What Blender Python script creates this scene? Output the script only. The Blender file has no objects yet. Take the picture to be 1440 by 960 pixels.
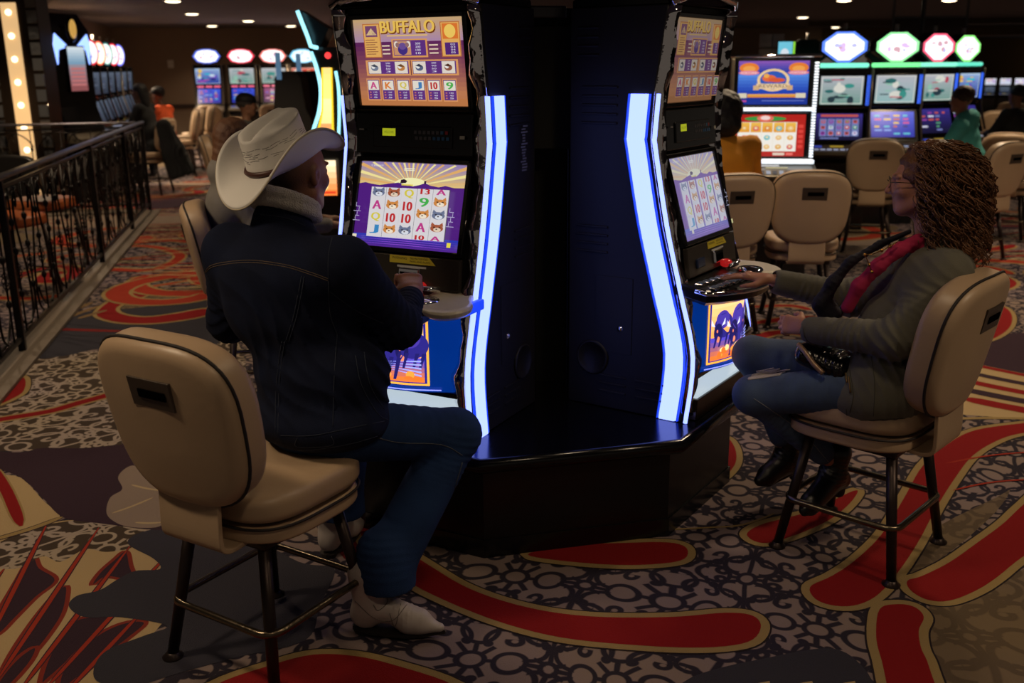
import bpy, bmesh, math, random
import numpy as np
from mathutils import Vector, Matrix
from mathutils.bvhtree import BVHTree
random.seed(7)
R = math.radians
PI = math.pi
C = bpy.context.scene.collection
SC = bpy.context.scene

# ------------------------------------------------------------------ camera
FPX, CAMH = 1390.0, 1.7
_p, _r = R(15.5), R(0.5)
CAM = Vector((0, 0, CAMH))
_f = Vector((0, math.cos(_p), -math.sin(_p)))
_u0 = Vector((0, math.sin(_p), math.cos(_p)))
_r0 = Vector((1, 0, 0))
CR = _r0 * math.cos(_r) - _u0 * math.sin(_r)
CU = _r0 * math.sin(_r) + _u0 * math.cos(_r)
CF = _f
cd = bpy.data.cameras.new('camera'); cam = bpy.data.objects.new('camera', cd); C.objects.link(cam)
cd.sensor_fit = 'HORIZONTAL'; cd.sensor_width = 36; cd.lens = FPX / 1440 * 36
cd.clip_start = 0.05; cd.clip_end = 200
cd.dof.use_dof = True; cd.dof.focus_distance = 3.1; cd.dof.aperture_fstop = 3.2
_m = Matrix((CR, CU, -CF)).transposed().to_4x4(); _m.translation = CAM
cam.matrix_world = _m
SC.camera = cam
def place(px, Y, z=1.0):
    """world x of a thing at depth Y, height z, seen in pixel column px"""
    x = 0.0
    for _ in range(6):
        v = Vector((x, Y, z)) - CAM; q = 720 + FPX * v.dot(CR) / v.dot(CF); x += (px - q) * v.dot(CF) / FPX
    return x
def ray(x, y):
    return CF + CR * ((x - 720) / FPX) + CU * ((480 - y) / FPX)
def fl(x, y, z=0.0):
    d = ray(x, y); return CAM + d * ((z - CAMH) / d.z)
def at(x, y, Y):
    d = ray(x, y); return CAM + d * (Y / d.y)

# ------------------------------------------------------------------ world, view
w = bpy.data.worlds.new('world'); SC.world = w; w.use_nodes = True
w.node_tree.nodes['Background'].inputs[0].default_value = (0.75, 0.62, 0.5, 1)
w.node_tree.nodes['Background'].inputs[1].default_value = 0.11
SC.view_settings.view_transform = 'Standard'
SC.view_settings.look = 'None'
SC.view_settings.exposure = 0.0
SC.view_settings.gamma = 1.0
SC.view_settings.use_curve_mapping = False
CEIL = 2.62

def down_light(x, y, power, col=(1.0, 0.76, 0.5), size=0.12, angle=130, name='downlight', parent=None, blend=0.6):
    l = bpy.data.lights.new(name, 'SPOT'); l.energy = power; l.color = col
    l.shadow_soft_size = size; l.spot_size = R(angle); l.spot_blend = blend
    o = bpy.data.objects.new(name, l); C.objects.link(o)
    if parent: o.parent = parent; o.location = (0, 0, -0.03)
    else: o.location = (x, y, CEIL - 0.04)
    return o
LK = 3.2
# the room's recessed lamps above and beside the camera (outside the frame)
for x, y, p in [(-1.9, 2.2, 26), (-2.6, 4.6, 34), (0.1, 0.9, 9), (2.7, 1.9, 24), (2.2, 4.6, 30), (0.0, 6.2, 22), (0.75, 2.55, 7.5), (-4.8, 7.2, 40), (-2.4, 8.6, 40),
                (1.9, 7.4, 40), (4.6, 6.4, 50), (4.6, 9.4, 40), (-5.2, 11.0, 50), (7.2, 8.6, 50)]:
    down_light(x, y, p * LK)
for x, y, p in [(-5.8, 12.6, 480), (-6.6, 15.5, 640), (-7.2, 19.5, 850), (-4.0, 21.5, 850), (-1.5, 21.5, 500), (-3.0, 15.0, 260), (3.2, 12.6, 90), (6.6, 13.0, 110), (9.5, 18.0, 170), (5.0, 20.0, 150), (15.0, 32.0, 500)]:  # added fill spots without fixtures, to brighten the far walls and background
    down_light(x, y, p)

# ------------------------------------------------------------------ materials
def lin(c):
    return tuple(((v / 12.92) if v <= 0.04045 else ((v + 0.055) / 1.055) ** 2.4) for v in c)
def rgb(r, g, b):
    return lin((r / 255, g / 255, b / 255))
MATS = {}
def mat(name, col=(0.5, 0.5, 0.5), rough=0.5, metal=0.0, emit=None, es=1.0, bump=None, spec=0.5, coat=0.0, var=None, sheen=0.0, sss=0.0):
    """bump=(scale, strength[, detail]); var=(scale, amount): mottled colour"""
    if name in MATS: return MATS[name]
    m = bpy.data.materials.new(name); m.use_nodes = True; nt = m.node_tree
    b = nt.nodes['Principled BSDF']
    b.inputs['Base Color'].default_value = (*col, 1); b.inputs['Roughness'].default_value = rough
    b.inputs['Metallic'].default_value = metal; b.inputs['Specular IOR Level'].default_value = spec
    if coat: b.inputs['Coat Weight'].default_value = coat; b.inputs['Coat Roughness'].default_value = 0.08
    if sheen: b.inputs['Sheen Weight'].default_value = sheen
    if sss:
        b.inputs['Subsurface Weight'].default_value = sss; b.inputs['Subsurface Radius'].default_value = (0.012, 0.005, 0.003)
    if emit:
        b.inputs['Emission Color'].default_value = (*emit, 1); b.inputs['Emission Strength'].default_value = es
    tc = None
    if bump or var:
        tc = nt.nodes.new('ShaderNodeTexCoord')
    if bump:
        n = nt.nodes.new('ShaderNodeTexNoise'); n.inputs['Scale'].default_value = bump[0]; n.inputs['Detail'].default_value = 4
        nt.links.new(tc.outputs['Object'], n.inputs['Vector'])
        bp = nt.nodes.new('ShaderNodeBump'); bp.inputs['Strength'].default_value = bump[1]; bp.inputs['Distance'].default_value = 0.01
        nt.links.new(n.outputs['Fac'], bp.inputs['Height']); nt.links.new(bp.outputs['Normal'], b.inputs['Normal'])
    if var:
        n = nt.nodes.new('ShaderNodeTexNoise'); n.inputs['Scale'].default_value = var[0]; n.inputs['Detail'].default_value = 5
        nt.links.new(tc.outputs['Object'], n.inputs['Vector'])
        r = nt.nodes.new('ShaderNodeValToRGB')
        r.color_ramp.elements[0].position = 0.3; r.color_ramp.elements[1].position = 0.7
        a = var[1]
        r.color_ramp.elements[0].color = (*[c * (1 - a) for c in col], 1); r.color_ramp.elements[1].color = (*[min(1, c * (1 + a)) for c in col], 1)
        nt.links.new(n.outputs['Fac'], r.inputs['Fac']); nt.links.new(r.outputs['Color'], b.inputs['Base Color'])
    MATS[name] = m; return m
def colmat(name, rough=0.6, emission=0.0, bump=None, sheen=0.0, spec=0.5):
    """colour from the mesh's own Col attribute"""
    if name in MATS: return MATS[name]
    m = bpy.data.materials.new(name); m.use_nodes = True; nt = m.node_tree
    b = nt.nodes['Principled BSDF']; a = nt.nodes.new('ShaderNodeAttribute'); a.attribute_name = 'Col'
    b.inputs['Roughness'].default_value = rough; b.inputs['Specular IOR Level'].default_value = spec
    if sheen: b.inputs['Sheen Weight'].default_value = sheen
    if emission:
        b.inputs['Base Color'].default_value = (0.01, 0.01, 0.012, 1)
        nt.links.new(a.outputs['Color'], b.inputs['Emission Color']); b.inputs['Emission Strength'].default_value = emission
    else:
        nt.links.new(a.outputs['Color'], b.inputs['Base Color'])
    if bump:
        tc = nt.nodes.new('ShaderNodeTexCoord')
        n = nt.nodes.new('ShaderNodeTexNoise'); n.inputs['Scale'].default_value = bump[0]; n.inputs['Detail'].default_value = 4
        nt.links.new(tc.outputs['Object'], n.inputs['Vector'])
        bp = nt.nodes.new('ShaderNodeBump'); bp.inputs['Strength'].default_value = bump[1]; bp.inputs['Distance'].default_value = 0.01
        nt.links.new(n.outputs['Fac'], bp.inputs['Height']); nt.links.new(bp.outputs['Normal'], b.inputs['Normal'])
    MATS[name] = m; return m

# ------------------------------------------------------------------ object helpers
def thing(name, label, cat, loc=(0, 0, 0), rotz=0, group=None):
    o = bpy.data.objects.new(name, None); C.objects.link(o); o.empty_display_size = 0.1
    o.location = loc; o.rotation_euler = (0, 0, rotz); o['label'] = label; o['category'] = cat
    if group: o['group'] = group
    return o
def tag(o, label, cat, group=None):
    o['label'] = label; o['category'] = cat
    if group: o['group'] = group
    return o
def copy_tree(o, parent=None):
    c = o.copy(); C.objects.link(c); c.parent = parent
    for ch in o.children: copy_tree(ch, c)
    return c
def dup(root, loc, rotz, label, group=None, swivel=None):
    r = copy_tree(root); r.location = loc; r.rotation_euler = (0, 0, rotz); r['label'] = label
    if group: r['group'] = group
    if swivel is not None:
        for ch in r.children:
            if ch.name.split('.')[0] in SWIVEL: ch.rotation_euler = (0, 0, swivel)
    return r
SWIVEL = ('seat', 'seat_base', 'backrest', 'bracket')

class MB:
    """collects shapes into one mesh"""
    def __init__(s, M=None):
        s.v = []; s.f = []; s.mi = []; s.c = []; s.M = M or Matrix(); s.m = 0; s.col = None; s.sm = []; s.smooth = True
    def add(s, vs, fs, smooth=None):
        b = len(s.v); M = s.M
        s.v.extend([tuple(M @ Vector(p)) for p in vs])
        sm = s.smooth if smooth is None else smooth
        for f in fs:
            s.f.append([b + i for i in f]); s.mi.append(s.m); s.c.append(s.col); s.sm.append(sm)
    def box(s, c, d, rz=0, rx=0, ry=0, bev=0.0):
        X, Y, Z = d[0] / 2, d[1] / 2, d[2] / 2
        T = Matrix.Translation(c) @ Matrix.Rotation(rz, 4, 'Z') @ Matrix.Rotation(ry, 4, 'Y') @ Matrix.Rotation(rx, 4, 'X')
        if bev <= 0:
            vs = [T @ Vector((x, y, z)) for x in (-X, X) for y in (-Y, Y) for z in (-Z, Z)]
            s.add(vs, [(0, 1, 3, 2), (4, 6, 7, 5), (0, 4, 5, 1), (2, 3, 7, 6), (0, 2, 6, 4), (1, 5, 7, 3)], False)
        else:
            bev = min(bev, X * .95, Y * .95, Z * .95)
            bm = bmesh.new(); bmesh.ops.create_cube(bm, size=1)
            for v in bm.verts: v.co = Vector((v.co.x * 2 * X, v.co.y * 2 * Y, v.co.z * 2 * Z))
            bmesh.ops.bevel(bm, geom=bm.edges[:], offset=bev, segments=2, affect='EDGES', profile=0.5)
            bm.verts.index_update()
            s.add([T @ v.co for v in bm.verts], [[v.index for v in f.verts] for f in bm.faces], False); bm.free()
    def prism(s, pts, a, b, axis='x', cap=True, smooth=False):
        """pts 2-D outline extruded along axis from a to b"""
        n = len(pts)
        def P(p, t):
            return {'x': (t, p[0], p[1]), 'y': (p[0], t, p[1]), 'z': (p[0], p[1], t)}[axis]
        vs = [P(p, a) for p in pts] + [P(p, b) for p in pts]
        fs = [(i, (i + 1) % n, n + (i + 1) % n, n + i) for i in range(n)]
        s.add(vs, fs, smooth)
        if cap:
            s.add([P(p, a) for p in pts], [list(range(n))[::-1]], False); s.add([P(p, b) for p in pts], [list(range(n))], False)
    def tube(s, pts, r, n=8, closed=False, cap=True, flat=None):
        P = [Vector(p) for p in pts]; m = len(P)
        rr = r if isinstance(r, (list, tuple)) else [r] * m
        T = []
        for i in range(m):
            a = P[i - 1] if (closed or i > 0) else P[i]; b = P[(i + 1) % m] if (closed or i < m - 1) else P[i]
            t = (b - a); T.append(t.normalized() if t.length > 1e-9 else Vector((0, 0, 1)))
        ref = Vector((0, 0, 1)) if abs(T[0].z) < 0.9 else Vector((1, 0, 0))
        N = T[0].cross(ref).normalized(); vs = []
        for i in range(m):
            N = (N - T[i] * N.dot(T[i])); N = N.normalized() if N.length > 1e-9 else T[i].orthogonal().normalized()
            B = T[i].cross(N)
            for k in range(n):
                a = 2 * PI * k / n; ca, sa = math.cos(a), math.sin(a)
                off = (N * ca + B * sa) * rr[i]
                if flat: off = off - flat[0] * (off.dot(flat[0]) * (1 - flat[1]))
                vs.append(P[i] + off)
        fs = []
        for i in range(m if closed else m - 1):
            j = (i + 1) % m
            for k in range(n):
                l = (k + 1) % n; fs.append((i * n + k, i * n + l, j * n + l, j * n + k))
        if cap and not closed:
            fs.append([k for k in range(n)][::-1]); fs.append([(m - 1) * n + k for k in range(n)])
        s.add(vs, fs, True)
    def cyl(s, a, b, r, n=16, r2=None):
        s.tube([a, b], [r, r if r2 is None else r2], n)
    def lathe(s, prof, n=24, c=(0, 0, 0), sx=1, sy=1):
        vs = []; fs = []; m = len(prof)
        for r, z in prof:
            for k in range(n):
                a = 2 * PI * k / n; vs.append((c[0] + r * sx * math.cos(a), c[1] + r * sy * math.sin(a), c[2] + z))
        for i in range(m - 1):
            for k in range(n):
                l = (k + 1) % n; fs.append((i * n + k, i * n + l, (i + 1) * n + l, (i + 1) * n + k))
        fs.append([k for k in range(n)][::-1]); fs.append([(m - 1) * n + k for k in range(n)])
        s.add(vs, fs, True)
    def ball(s, c, r, n=12, sc=(1, 1, 1)):
        m = n // 2 + 1
        prof = [(max(1e-4, r * math.sin(PI * i / m)), -r * math.cos(PI * i / m)) for i in range(m + 1)]
        vs = []; fs = []
        for q, z in prof:
            for k in range(n):
                a = 2 * PI * k / n; vs.append((c[0] + q * sc[0] * math.cos(a), c[1] + q * sc[1] * math.sin(a), c[2] + z * sc[2]))
        for i in range(m):
            for k in range(n):
                l = (k + 1) % n; fs.append((i * n + k, i * n + l, (i + 1) * n + l, (i + 1) * n + k))
        s.add(vs, fs, True)
    def rings(s, rr, cap=True, smooth=True):
        n = len(rr[0]); vs = [p for r_ in rr for p in r_]; fs = []
        for i in range(len(rr) - 1):
            for k in range(n):
                l = (k + 1) % n; fs.append((i * n + k, i * n + l, (i + 1) * n + l, (i + 1) * n + k))
        s.add(vs, fs, smooth)
        if cap:
            for r_, fl_ in ((rr[0], True), (rr[-1], False)):
                c = sum((Vector(p) for p in r_), Vector()) / n
                s.add(list(r_) + [c], [((k + 1) % n, k, n) if fl_ else (k, (k + 1) % n, n) for k in range(n)], smooth)
    def build(s, name, mats, parent=None, loc=None, bevel=0, fix=True):
        me = bpy.data.meshes.new(name); me.from_pydata(s.v, [], s.f)
        if not isinstance(mats, (list, tuple)): mats = [mats]
        for m in mats: me.materials.append(m)
        for p, i, q in zip(me.polygons, s.mi, s.sm): p.material_index = i; p.use_smooth = q
        if any(c is not None for c in s.c):
            a = me.color_attributes.new('Col', 'FLOAT_COLOR', 'CORNER'); d = []
            for p, c in zip(me.polygons, s.c):
                d.extend((*(c or (0, 0, 0)), 1.0) * p.loop_total)
            a.data.foreach_set('color', d)
        if fix:
            bm = bmesh.new(); bm.from_mesh(me); bmesh.ops.remove_doubles(bm, verts=bm.verts, dist=1e-5)
            bmesh.ops.recalc_face_normals(bm, faces=bm.faces); bm.to_mesh(me); bm.free()
        me.update()
        o = bpy.data.objects.new(name, me); C.objects.link(o)
        if parent: o.parent = parent
        if loc is not None: o.location = loc
        if bevel:
            b = o.modifiers.new('bevel', 'BEVEL'); b.width = bevel; b.segments = 2; b.limit_method = 'ANGLE'; b.angle_limit = R(40)
            b.harden_normals = False
        return o
def struct(name, mb, mats, **k):
    o = mb.build(name, mats, **k); o['kind'] = 'structure'; return o
def smoothpath(pts, n=6, closed=False):
    P = [Vector(p) for p in pts]; m = len(P); out = []
    rng = range(m) if closed else range(m - 1)
    for i in rng:
        if closed: a, b, c, d = P[i - 1], P[i], P[(i + 1) % m], P[(i + 2) % m]
        else: a, b, c, d = P[max(0, i - 1)], P[i], P[i + 1], P[min(m - 1, i + 2)]
        for k in range(n):
            t = k / n
            out.append(0.5 * ((2 * b) + (c - a) * t + (2 * a - 5 * b + 4 * c - d) * t * t + (3 * b - a - 3 * c + d) * t ** 3))
    if not closed: out.append(P[-1])
    return out
# text turned to flat triangles once per string
_TX = {}
def text_tris(s):
    if s in _TX: return _TX[s]
    cu = bpy.data.curves.new('t', 'FONT'); cu.body = s; cu.size = 1; cu.resolution_u = 3
    o = bpy.data.objects.new('t', cu); C.objects.link(o)
    bpy.context.view_layer.update()
    me = bpy.data.meshes.new_from_object(o.evaluated_get(bpy.context.evaluated_depsgraph_get()))
    vs = [(v.co.x, v.co.y) for v in me.vertices]; fs = [list(p.vertices) for p in me.polygons]
    bpy.data.objects.remove(o); bpy.data.curves.remove(cu); bpy.data.meshes.remove(me)
    if vs:
        x0 = min(v[0] for v in vs); x1 = max(v[0] for v in vs); y0 = min(v[1] for v in vs); y1 = max(v[1] for v in vs)
        vs = [((x - x0) / (x1 - x0), (y - y0) / (y1 - y0)) for x, y in vs]
    _TX[s] = (vs, fs); return _TX[s]
class Art:
    """flat picture shown by a screen or printed on a panel: u right, v up (metres), drawn in thin layers"""
    def __init__(s, o, u, v, W, H, curve=None):
        s.o = Vector(o); s.u = Vector(u).normalized(); s.v = Vector(v).normalized(); s.n = s.u.cross(s.v); s.W = W; s.H = H
        s.mb = MB(); s.k = 0; s.curve = curve; s.wash = None
    def cc(s, col):
        if s.wash: w_, k = s.wash; col = tuple(col[i] * (1 - k) + w_[i] * k for i in range(3))  # blends glare and washout into the picture's own colours
        return rgb(*col)
    def P(s, a, b):
        c = s.curve(a) if s.curve else 0
        return s.o + s.u * (a * s.W) + s.v * (b * s.H) + s.n * (s.k * 0.0004 + c)
    def poly(s, pts, col, step=True):
        s.mb.col = s.cc(col); s.mb.add([s.P(a, b) for a, b in pts], [list(range(len(pts)))], False)
        if step: s.k += 0.15
    def rect(s, a, b, c, d, col):
        s.k += 0.5
        n = 10 if s.curve else 1
        s.mb.col = s.cc(col)
        for i in range(n):
            p, q = a + (c - a) * i / n, a + (c - a) * (i + 1) / n
            s.mb.add([s.P(p, b), s.P(q, b), s.P(q, d), s.P(p, d)], [(0, 1, 2, 3)], False)
    def grad(s, a, b, c, d, c0, c1, n=10):
        s.k += 0.5
        for i in range(n):
            t = (i + .5) / n; s.k -= 0.5
            s.rect(a, b + (d - b) * i / n, c, b + (d - b) * (i + 1) / n, tuple(c0[j] * (1 - t) + c1[j] * t for j in range(3)))
    def ell(s, a, b, ra, rb, col, n=20, a0=0, a1=360):
        s.k += 0.5
        s.poly([(a + ra * math.cos(R(a0 + (a1 - a0) * i / n)), b + rb * math.sin(R(a0 + (a1 - a0) * i / n))) for i in range(n + (a1 - a0 < 360))], col)
    def frame(s, a, b, c, d, t, col):
        ta, tb = t / s.W, t / s.H
        s.rect(a, b, c, b + tb, col); s.rect(a, d - tb, c, d, col); s.rect(a, b, a + ta, d, col); s.rect(c - ta, b, c, d, col)
    def text(s, t, a, b, c, d, col):
        s.k += 0.5; vs, fs = text_tris(t); s.mb.col = s.cc(col)
        s.mb.add([s.P(a + (c - a) * x, b + (d - b) * y) for x, y in vs], fs, False)
    def build(s, name, m, parent):
        return s.mb.build(name, m, parent, fix=False)
SCREEN = colmat('screen_glow', 0.25, 0.85)
SCREEN_DIM = colmat('screen_glow_soft', 0.25, 0.5)
SIGN = colmat('sign_glow', 0.3, 1.5)
# ------------------------------------------------------------------ carpet material
class N:
    """tiny expression builder for math nodes"""
    nt = None
    def __init__(s, o): s.o = o
    @staticmethod
    def op(kind, *a):
        n = N.nt.nodes.new('ShaderNodeMath'); n.operation = kind
        for i, v in enumerate(a):
            if isinstance(v, N): N.nt.links.new(v.o, n.inputs[i])
            else: n.inputs[i].default_value = v
        return N(n.outputs[0])
    def __add__(s, b): return N.op('ADD', s, b)
    def __sub__(s, b): return N.op('SUBTRACT', s, b)
    def __mul__(s, b): return N.op('MULTIPLY', s, b)
    def ab(s): return N.op('ABSOLUTE', s)
    def mn(s, b): return N.op('MINIMUM', s, b)
    def mx(s, b): return N.op('MAXIMUM', s, b)
def filigree(name, line, fill, period, rot, lw, far=False):
    m = bpy.data.materials.new(name); m.use_nodes = True; nt = m.node_tree; N.nt = nt
    b = nt.nodes['Principled BSDF']; b.inputs['Roughness'].default_value = 0.95; b.inputs['Specular IOR Level'].default_value = 0.15
    tc = nt.nodes.new('ShaderNodeTexCoord')
    wn = nt.nodes.new('ShaderNodeTexNoise'); wn.inputs['Scale'].default_value = 2.2; wn.inputs['Detail'].default_value = 1
    nt.links.new(tc.outputs['Object'], wn.inputs['Vector'])
    sub = nt.nodes.new('ShaderNodeVectorMath'); sub.operation = 'MULTIPLY_ADD'
    nt.links.new(wn.outputs['Color'], sub.inputs[0]); sub.inputs[1].default_value = (0.16, 0.16, 0); nt.links.new(tc.outputs['Object'], sub.inputs[2])
    mp = nt.nodes.new('ShaderNodeMapping'); mp.inputs['Rotation'].default_value = (0, 0, rot); mp.inputs['Scale'].default_value = (1 / period,) * 3
    nt.links.new(sub.outputs[0], mp.inputs[0])
    sp = nt.nodes.new('ShaderNodeSeparateXYZ'); nt.links.new(mp.outputs[0], sp.inputs[0])
    u = N.op('PINGPONG', N(sp.outputs[0]), 0.5); v = N.op('PINGPONG', N(sp.outputs[1]), 0.5)
    def dist(cx, cy):
        a = u - cx; c = v - cy
        return N.op('SQRT', a * a + c * c)
    def ring(cx, cy, r, half=None, wd=0.0):
        d = (dist(cx, cy) - r).ab()
        if half == 'l': d = d.mx(u - cx)
        if half == 'r': d = d.mx((u * -1) + cx)
        if half == 't': d = d.mx((v * -1) + cy)
        if half == 'b': d = d.mx(v - cy)
        return d - wd
    d = ring(0, 0, 0.085)
    for a in [(0.5, 0.5, 0.07), (0.5, 0, 0.055), (0.17, 0.24, 0.115, 't'), (0.245, 0.24, 0.04, 'b'), (0.34, 0.17, 0.13, 'r'), (0.40, 0.33, 0.10, 'l'),
              (0.39, 0.26, 0.035, 'r'), (0.0, 0.33, 0.13, 'r'), (0.05, 0.42, 0.045, 't'), (0.25, 0.0, 0.10, 't'), (0.25, 0.5, 0.11, 'b'), (0.30, 0.44, 0.035)]:
        d = d.mn(ring(*a))
    d = d.mn(dist(0, 0.5) - 0.02)
    def seg(ax, ay, bx, by):      # straight link between two scrolls
        L = math.hypot(bx - ax, by - ay); tx, ty = (bx - ax) / L, (by - ay) / L
        a = u - (ax + bx) / 2; c = v - (ay + by) / 2
        return ((a * ty) - (c * tx)).ab().mx(((a * tx) + (c * ty)).ab() - L / 2)
    for q in [(0.085, 0.0, 0.15, 0.0), (0.0, 0.085, 0.0, 0.20), (0.05, 0.07, 0.12, 0.15), (0.5, 0.055, 0.5, 0.43), (0.35, 0.0, 0.445, 0.0), (0.36, 0.5, 0.43, 0.5), (0.33, 0.42, 0.44, 0.46), (0.21, 0.35, 0.19, 0.42), (0.40, 0.06, 0.46, 0.04)]: d = d.mn(seg(*q))
    d = d.mn(dist(0.25, 0.335) - 0.022).mn(dist(0.08, 0.20) - 0.018).mn(dist(0.45, 0.22) - 0.02)
    mr = nt.nodes.new('ShaderNodeMapRange'); mr.inputs['From Min'].default_value = lw * 0.75; mr.inputs['From Max'].default_value = lw * 1.25
    nt.links.new(d.o, mr.inputs['Value'])
    mix = nt.nodes.new('ShaderNodeMix'); mix.data_type = 'RGBA'
    mix.inputs[6].default_value = (*line, 1); mix.inputs[7].default_value = (*fill, 1)
    nt.links.new(mr.outputs[0], mix.inputs[0])
    # slow drift of the pile colour between mauve and taupe
    n2 = nt.nodes.new('ShaderNodeTexNoise'); n2.inputs['Scale'].default_value = 1.1
    nt.links.new(tc.outputs['Object'], n2.inputs['Vector'])
    mx = nt.nodes.new('ShaderNodeMix'); mx.data_type = 'RGBA'; mx.blend_type = 'MULTIPLY'; mx.inputs[0].default_value = 0.6
    rp = nt.nodes.new('ShaderNodeValToRGB'); rp.color_ramp.elements[0].position = 0.4; rp.color_ramp.elements[1].position = 0.6
    rp.color_ramp.elements[0].color = (0.9, 0.85, 1.0, 1); rp.color_ramp.elements[1].color = (1.0, 0.92, 0.75, 1)
    nt.links.new(n2.outputs['Fac'], rp.inputs['Fac'])
    nt.links.new(mix.outputs[2], mx.inputs[6]); nt.links.new(rp.outputs['Color'], mx.inputs[7])
    nt.links.new(mx.outputs[2], b.inputs['Base Color'])
    carpet_bump(nt, b, tc)
    return m
def carpet_bump(nt, b, tc):
    n = nt.nodes.new('ShaderNodeTexNoise'); n.inputs['Scale'].default_value = 260; n.inputs['Detail'].default_value = 2
    nt.links.new(tc.outputs['Object'], n.inputs['Vector'])
    bp = nt.nodes.new('ShaderNodeBump'); bp.inputs['Strength'].default_value = 0.5; bp.inputs['Distance'].default_value = 0.004
    nt.links.new(n.outputs['Fac'], bp.inputs['Height']); nt.links.new(bp.outputs['Normal'], b.inputs['Normal'])
FIL_A = filigree('carpet_scrolls_dark_lines', rgb(40, 36, 46), rgb(124, 110, 106), 0.50, 0.35, 0.020)
FIL_B = filigree('carpet_scrolls_pale_lines', rgb(150, 138, 126), rgb(62, 52, 44), 0.50, 0.9, 0.017)
FIL_C = filigree('carpet_scrolls_faint', rgb(86, 74, 60), rgb(106, 92, 74), 0.60, 0.2, 0.02)
PLAIN = colmat('carpet_solid', 0.95, spec=0.15, bump=(260, 0.5))
RED = rgb(124, 20, 22); CREAM = rgb(142, 120, 78); PURP = rgb(52, 36, 46); CHAR = rgb(50, 48, 56); TAN = rgb(165, 142, 104); TAUPE = rgb(98, 84, 66)
ORED = rgb(146, 48, 32); LEAF = rgb(128, 112, 100)

from mathutils.geometry import tessellate_polygon
fm = MB(); fm.smooth = False
fm.m = 0; fm.add([(-16, -2.5, 0), (20, -2.5, 0), (20, 48, 0), (-16, 48, 0)], [(0, 1, 2, 3)])
LAY = [0]
def patch(pts, col, layer, m=1, world=False, smooth=5):
    P = [Vector((p[0], p[1], 0)) if world else fl(*p) for p in pts]
    if smooth: P = smoothpath(P, smooth, closed=True)
    LAY[0] += 1
    z = 0.0003 * layer + 0.000008 * LAY[0]
    for t in tessellate_polygon([P]):
        fm.m = m; fm.col = col; fm.add([(P[i].x, P[i].y, z) for i in t], [(0, 1, 2)])
def grow(P, d):
    n = len(P); out = []
    area = sum(P[i].x * P[(i + 1) % n].y - P[(i + 1) % n].x * P[i].y for i in range(n))
    sg = 1 if area > 0 else -1
    for i in range(n):
        t = (P[(i + 1) % n] - P[i - 1]); t.normalize(); out.append(P[i] + Vector((t.y, -t.x, 0)) * d * sg)
    return out
def swoosh(pts, col=RED, edge=CREAM, bw=0.028, layer=4, smooth=5):
    P = smoothpath([fl(*p) for p in pts], smooth, closed=True) if smooth else [fl(*p) for p in pts]
    G = grow(P, bw)
    D = grow(P, bw + 0.006)
    patch([(p.x, p.y) for p in D], rgb(40, 32, 34), layer - 1, world=True, smooth=0)
    patch([(p.x, p.y) for p in G], edge, layer, world=True, smooth=0)
    patch([(p.x, p.y) for p in P], col, layer + 1, world=True, smooth=0)
def band(line, wd, col=RED, edge=CREAM, bw=0.02, layer=4, world=False, n=5):
    P = smoothpath([Vector((p[0], p[1], 0)) if world else fl(*p) for p in line], n)
    for w_, c_, l_ in ((wd / 2 + bw, edge, layer), (wd / 2, col, layer + 1)):
        if c_ is None: continue
        LAY[0] += 1
        z = 0.0003 * l_ + 0.000008 * LAY[0]; vs = []; m = len(P)
        for i in range(m):
            t = (P[min(m - 1, i + 1)] - P[max(0, i - 1)]).normalized(); q = Vector((-t.y, t.x, 0))
            e = min(1, math.sqrt(max(0, 1 - (1 - min(i, m - 1 - i) / 3.0) ** 2)) if min(i, m - 1 - i) < 3 else 1)
            e = max(e, 0.25)
            vs += [P[i] + q * w_ * e, P[i] - q * w_ * e]
        fm.m = 1; fm.col = c_
        fm.add([(p.x, p.y, z) for p in vs], [(2 * i, 2 * i + 1, 2 * i + 3, 2 * i + 2) for i in range(m - 1)])

# --- traced motifs of the carpet near the camera
# left foreground: fan of tan petals, charcoal clouds, purple leaf
patch([(-60, 770), (20, 745), (120, 730), (190, 752), (250, 740), (300, 790), (250, 850), (150, 960), (60, 1000), (-80, 1000)], TAN, 1, smooth=3)
for L in ([(120, 490), (145, 530), (205, 575), (130, 640), (50, 720), (0, 770), (-60, 800), (-40, 740), (0, 690), (60, 590)], [(240, 600), (244, 650), (220, 720), (140, 830), (60, 900), (10, 930), (60, 830), (150, 700)],
          [(470, 470), (484, 520), (492, 570), (400, 560), (350, 590), (380, 545), (430, 500)], [(400, 715), (370, 760), (280, 850), (180, 940), (160, 950), (195, 850), (270, 740), (340, 715)],
          [(540, 735), (480, 790), (400, 850), (300, 930), (230, 975), (250, 900), (360, 790), (460, 740)], [(130, 830), (110, 880), (40, 960), (-20, 1000), (10, 940), (70, 870)]):
    q = [(x / 2.667, 600 + y / 2.667) for x, y in L]
    P = smoothpath([fl(*p) for p in q], 6, closed=True); G = grow(P, .010)
    patch([(p.x, p.y) for p in grow(P, .015)], rgb(120, 44, 34), 2, world=True, smooth=0); patch([(p.x, p.y) for p in P], PURP, 2, world=True, smooth=0)
patch([(20, 745), (150, 728), (215, 745), (190, 768), (150, 776), (120, 772), (85, 790), (60, 782), (20, 800), (-30, 790), (-40, 765)], None, 2, m=3, smooth=5)
for a, b_ in [((66, 737), (-18, 905)), ((139, 742), (-5, 958)), ((183, 768), (25, 975)), ((240, 775), (58, 975)), ((200, 860), (92, 975)), ((6, 800), (-60, 880))]:
    band([a, ((a[0] * 2 + b_[0]) / 3, (a[1] * 2 + b_[1]) / 3), ((a[0] + 2 * b_[0]) / 3, (a[1] + 2 * b_[1]) / 3), b_], 0.016, ORED, PURP, 0.005, 3, n=2)
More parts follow.
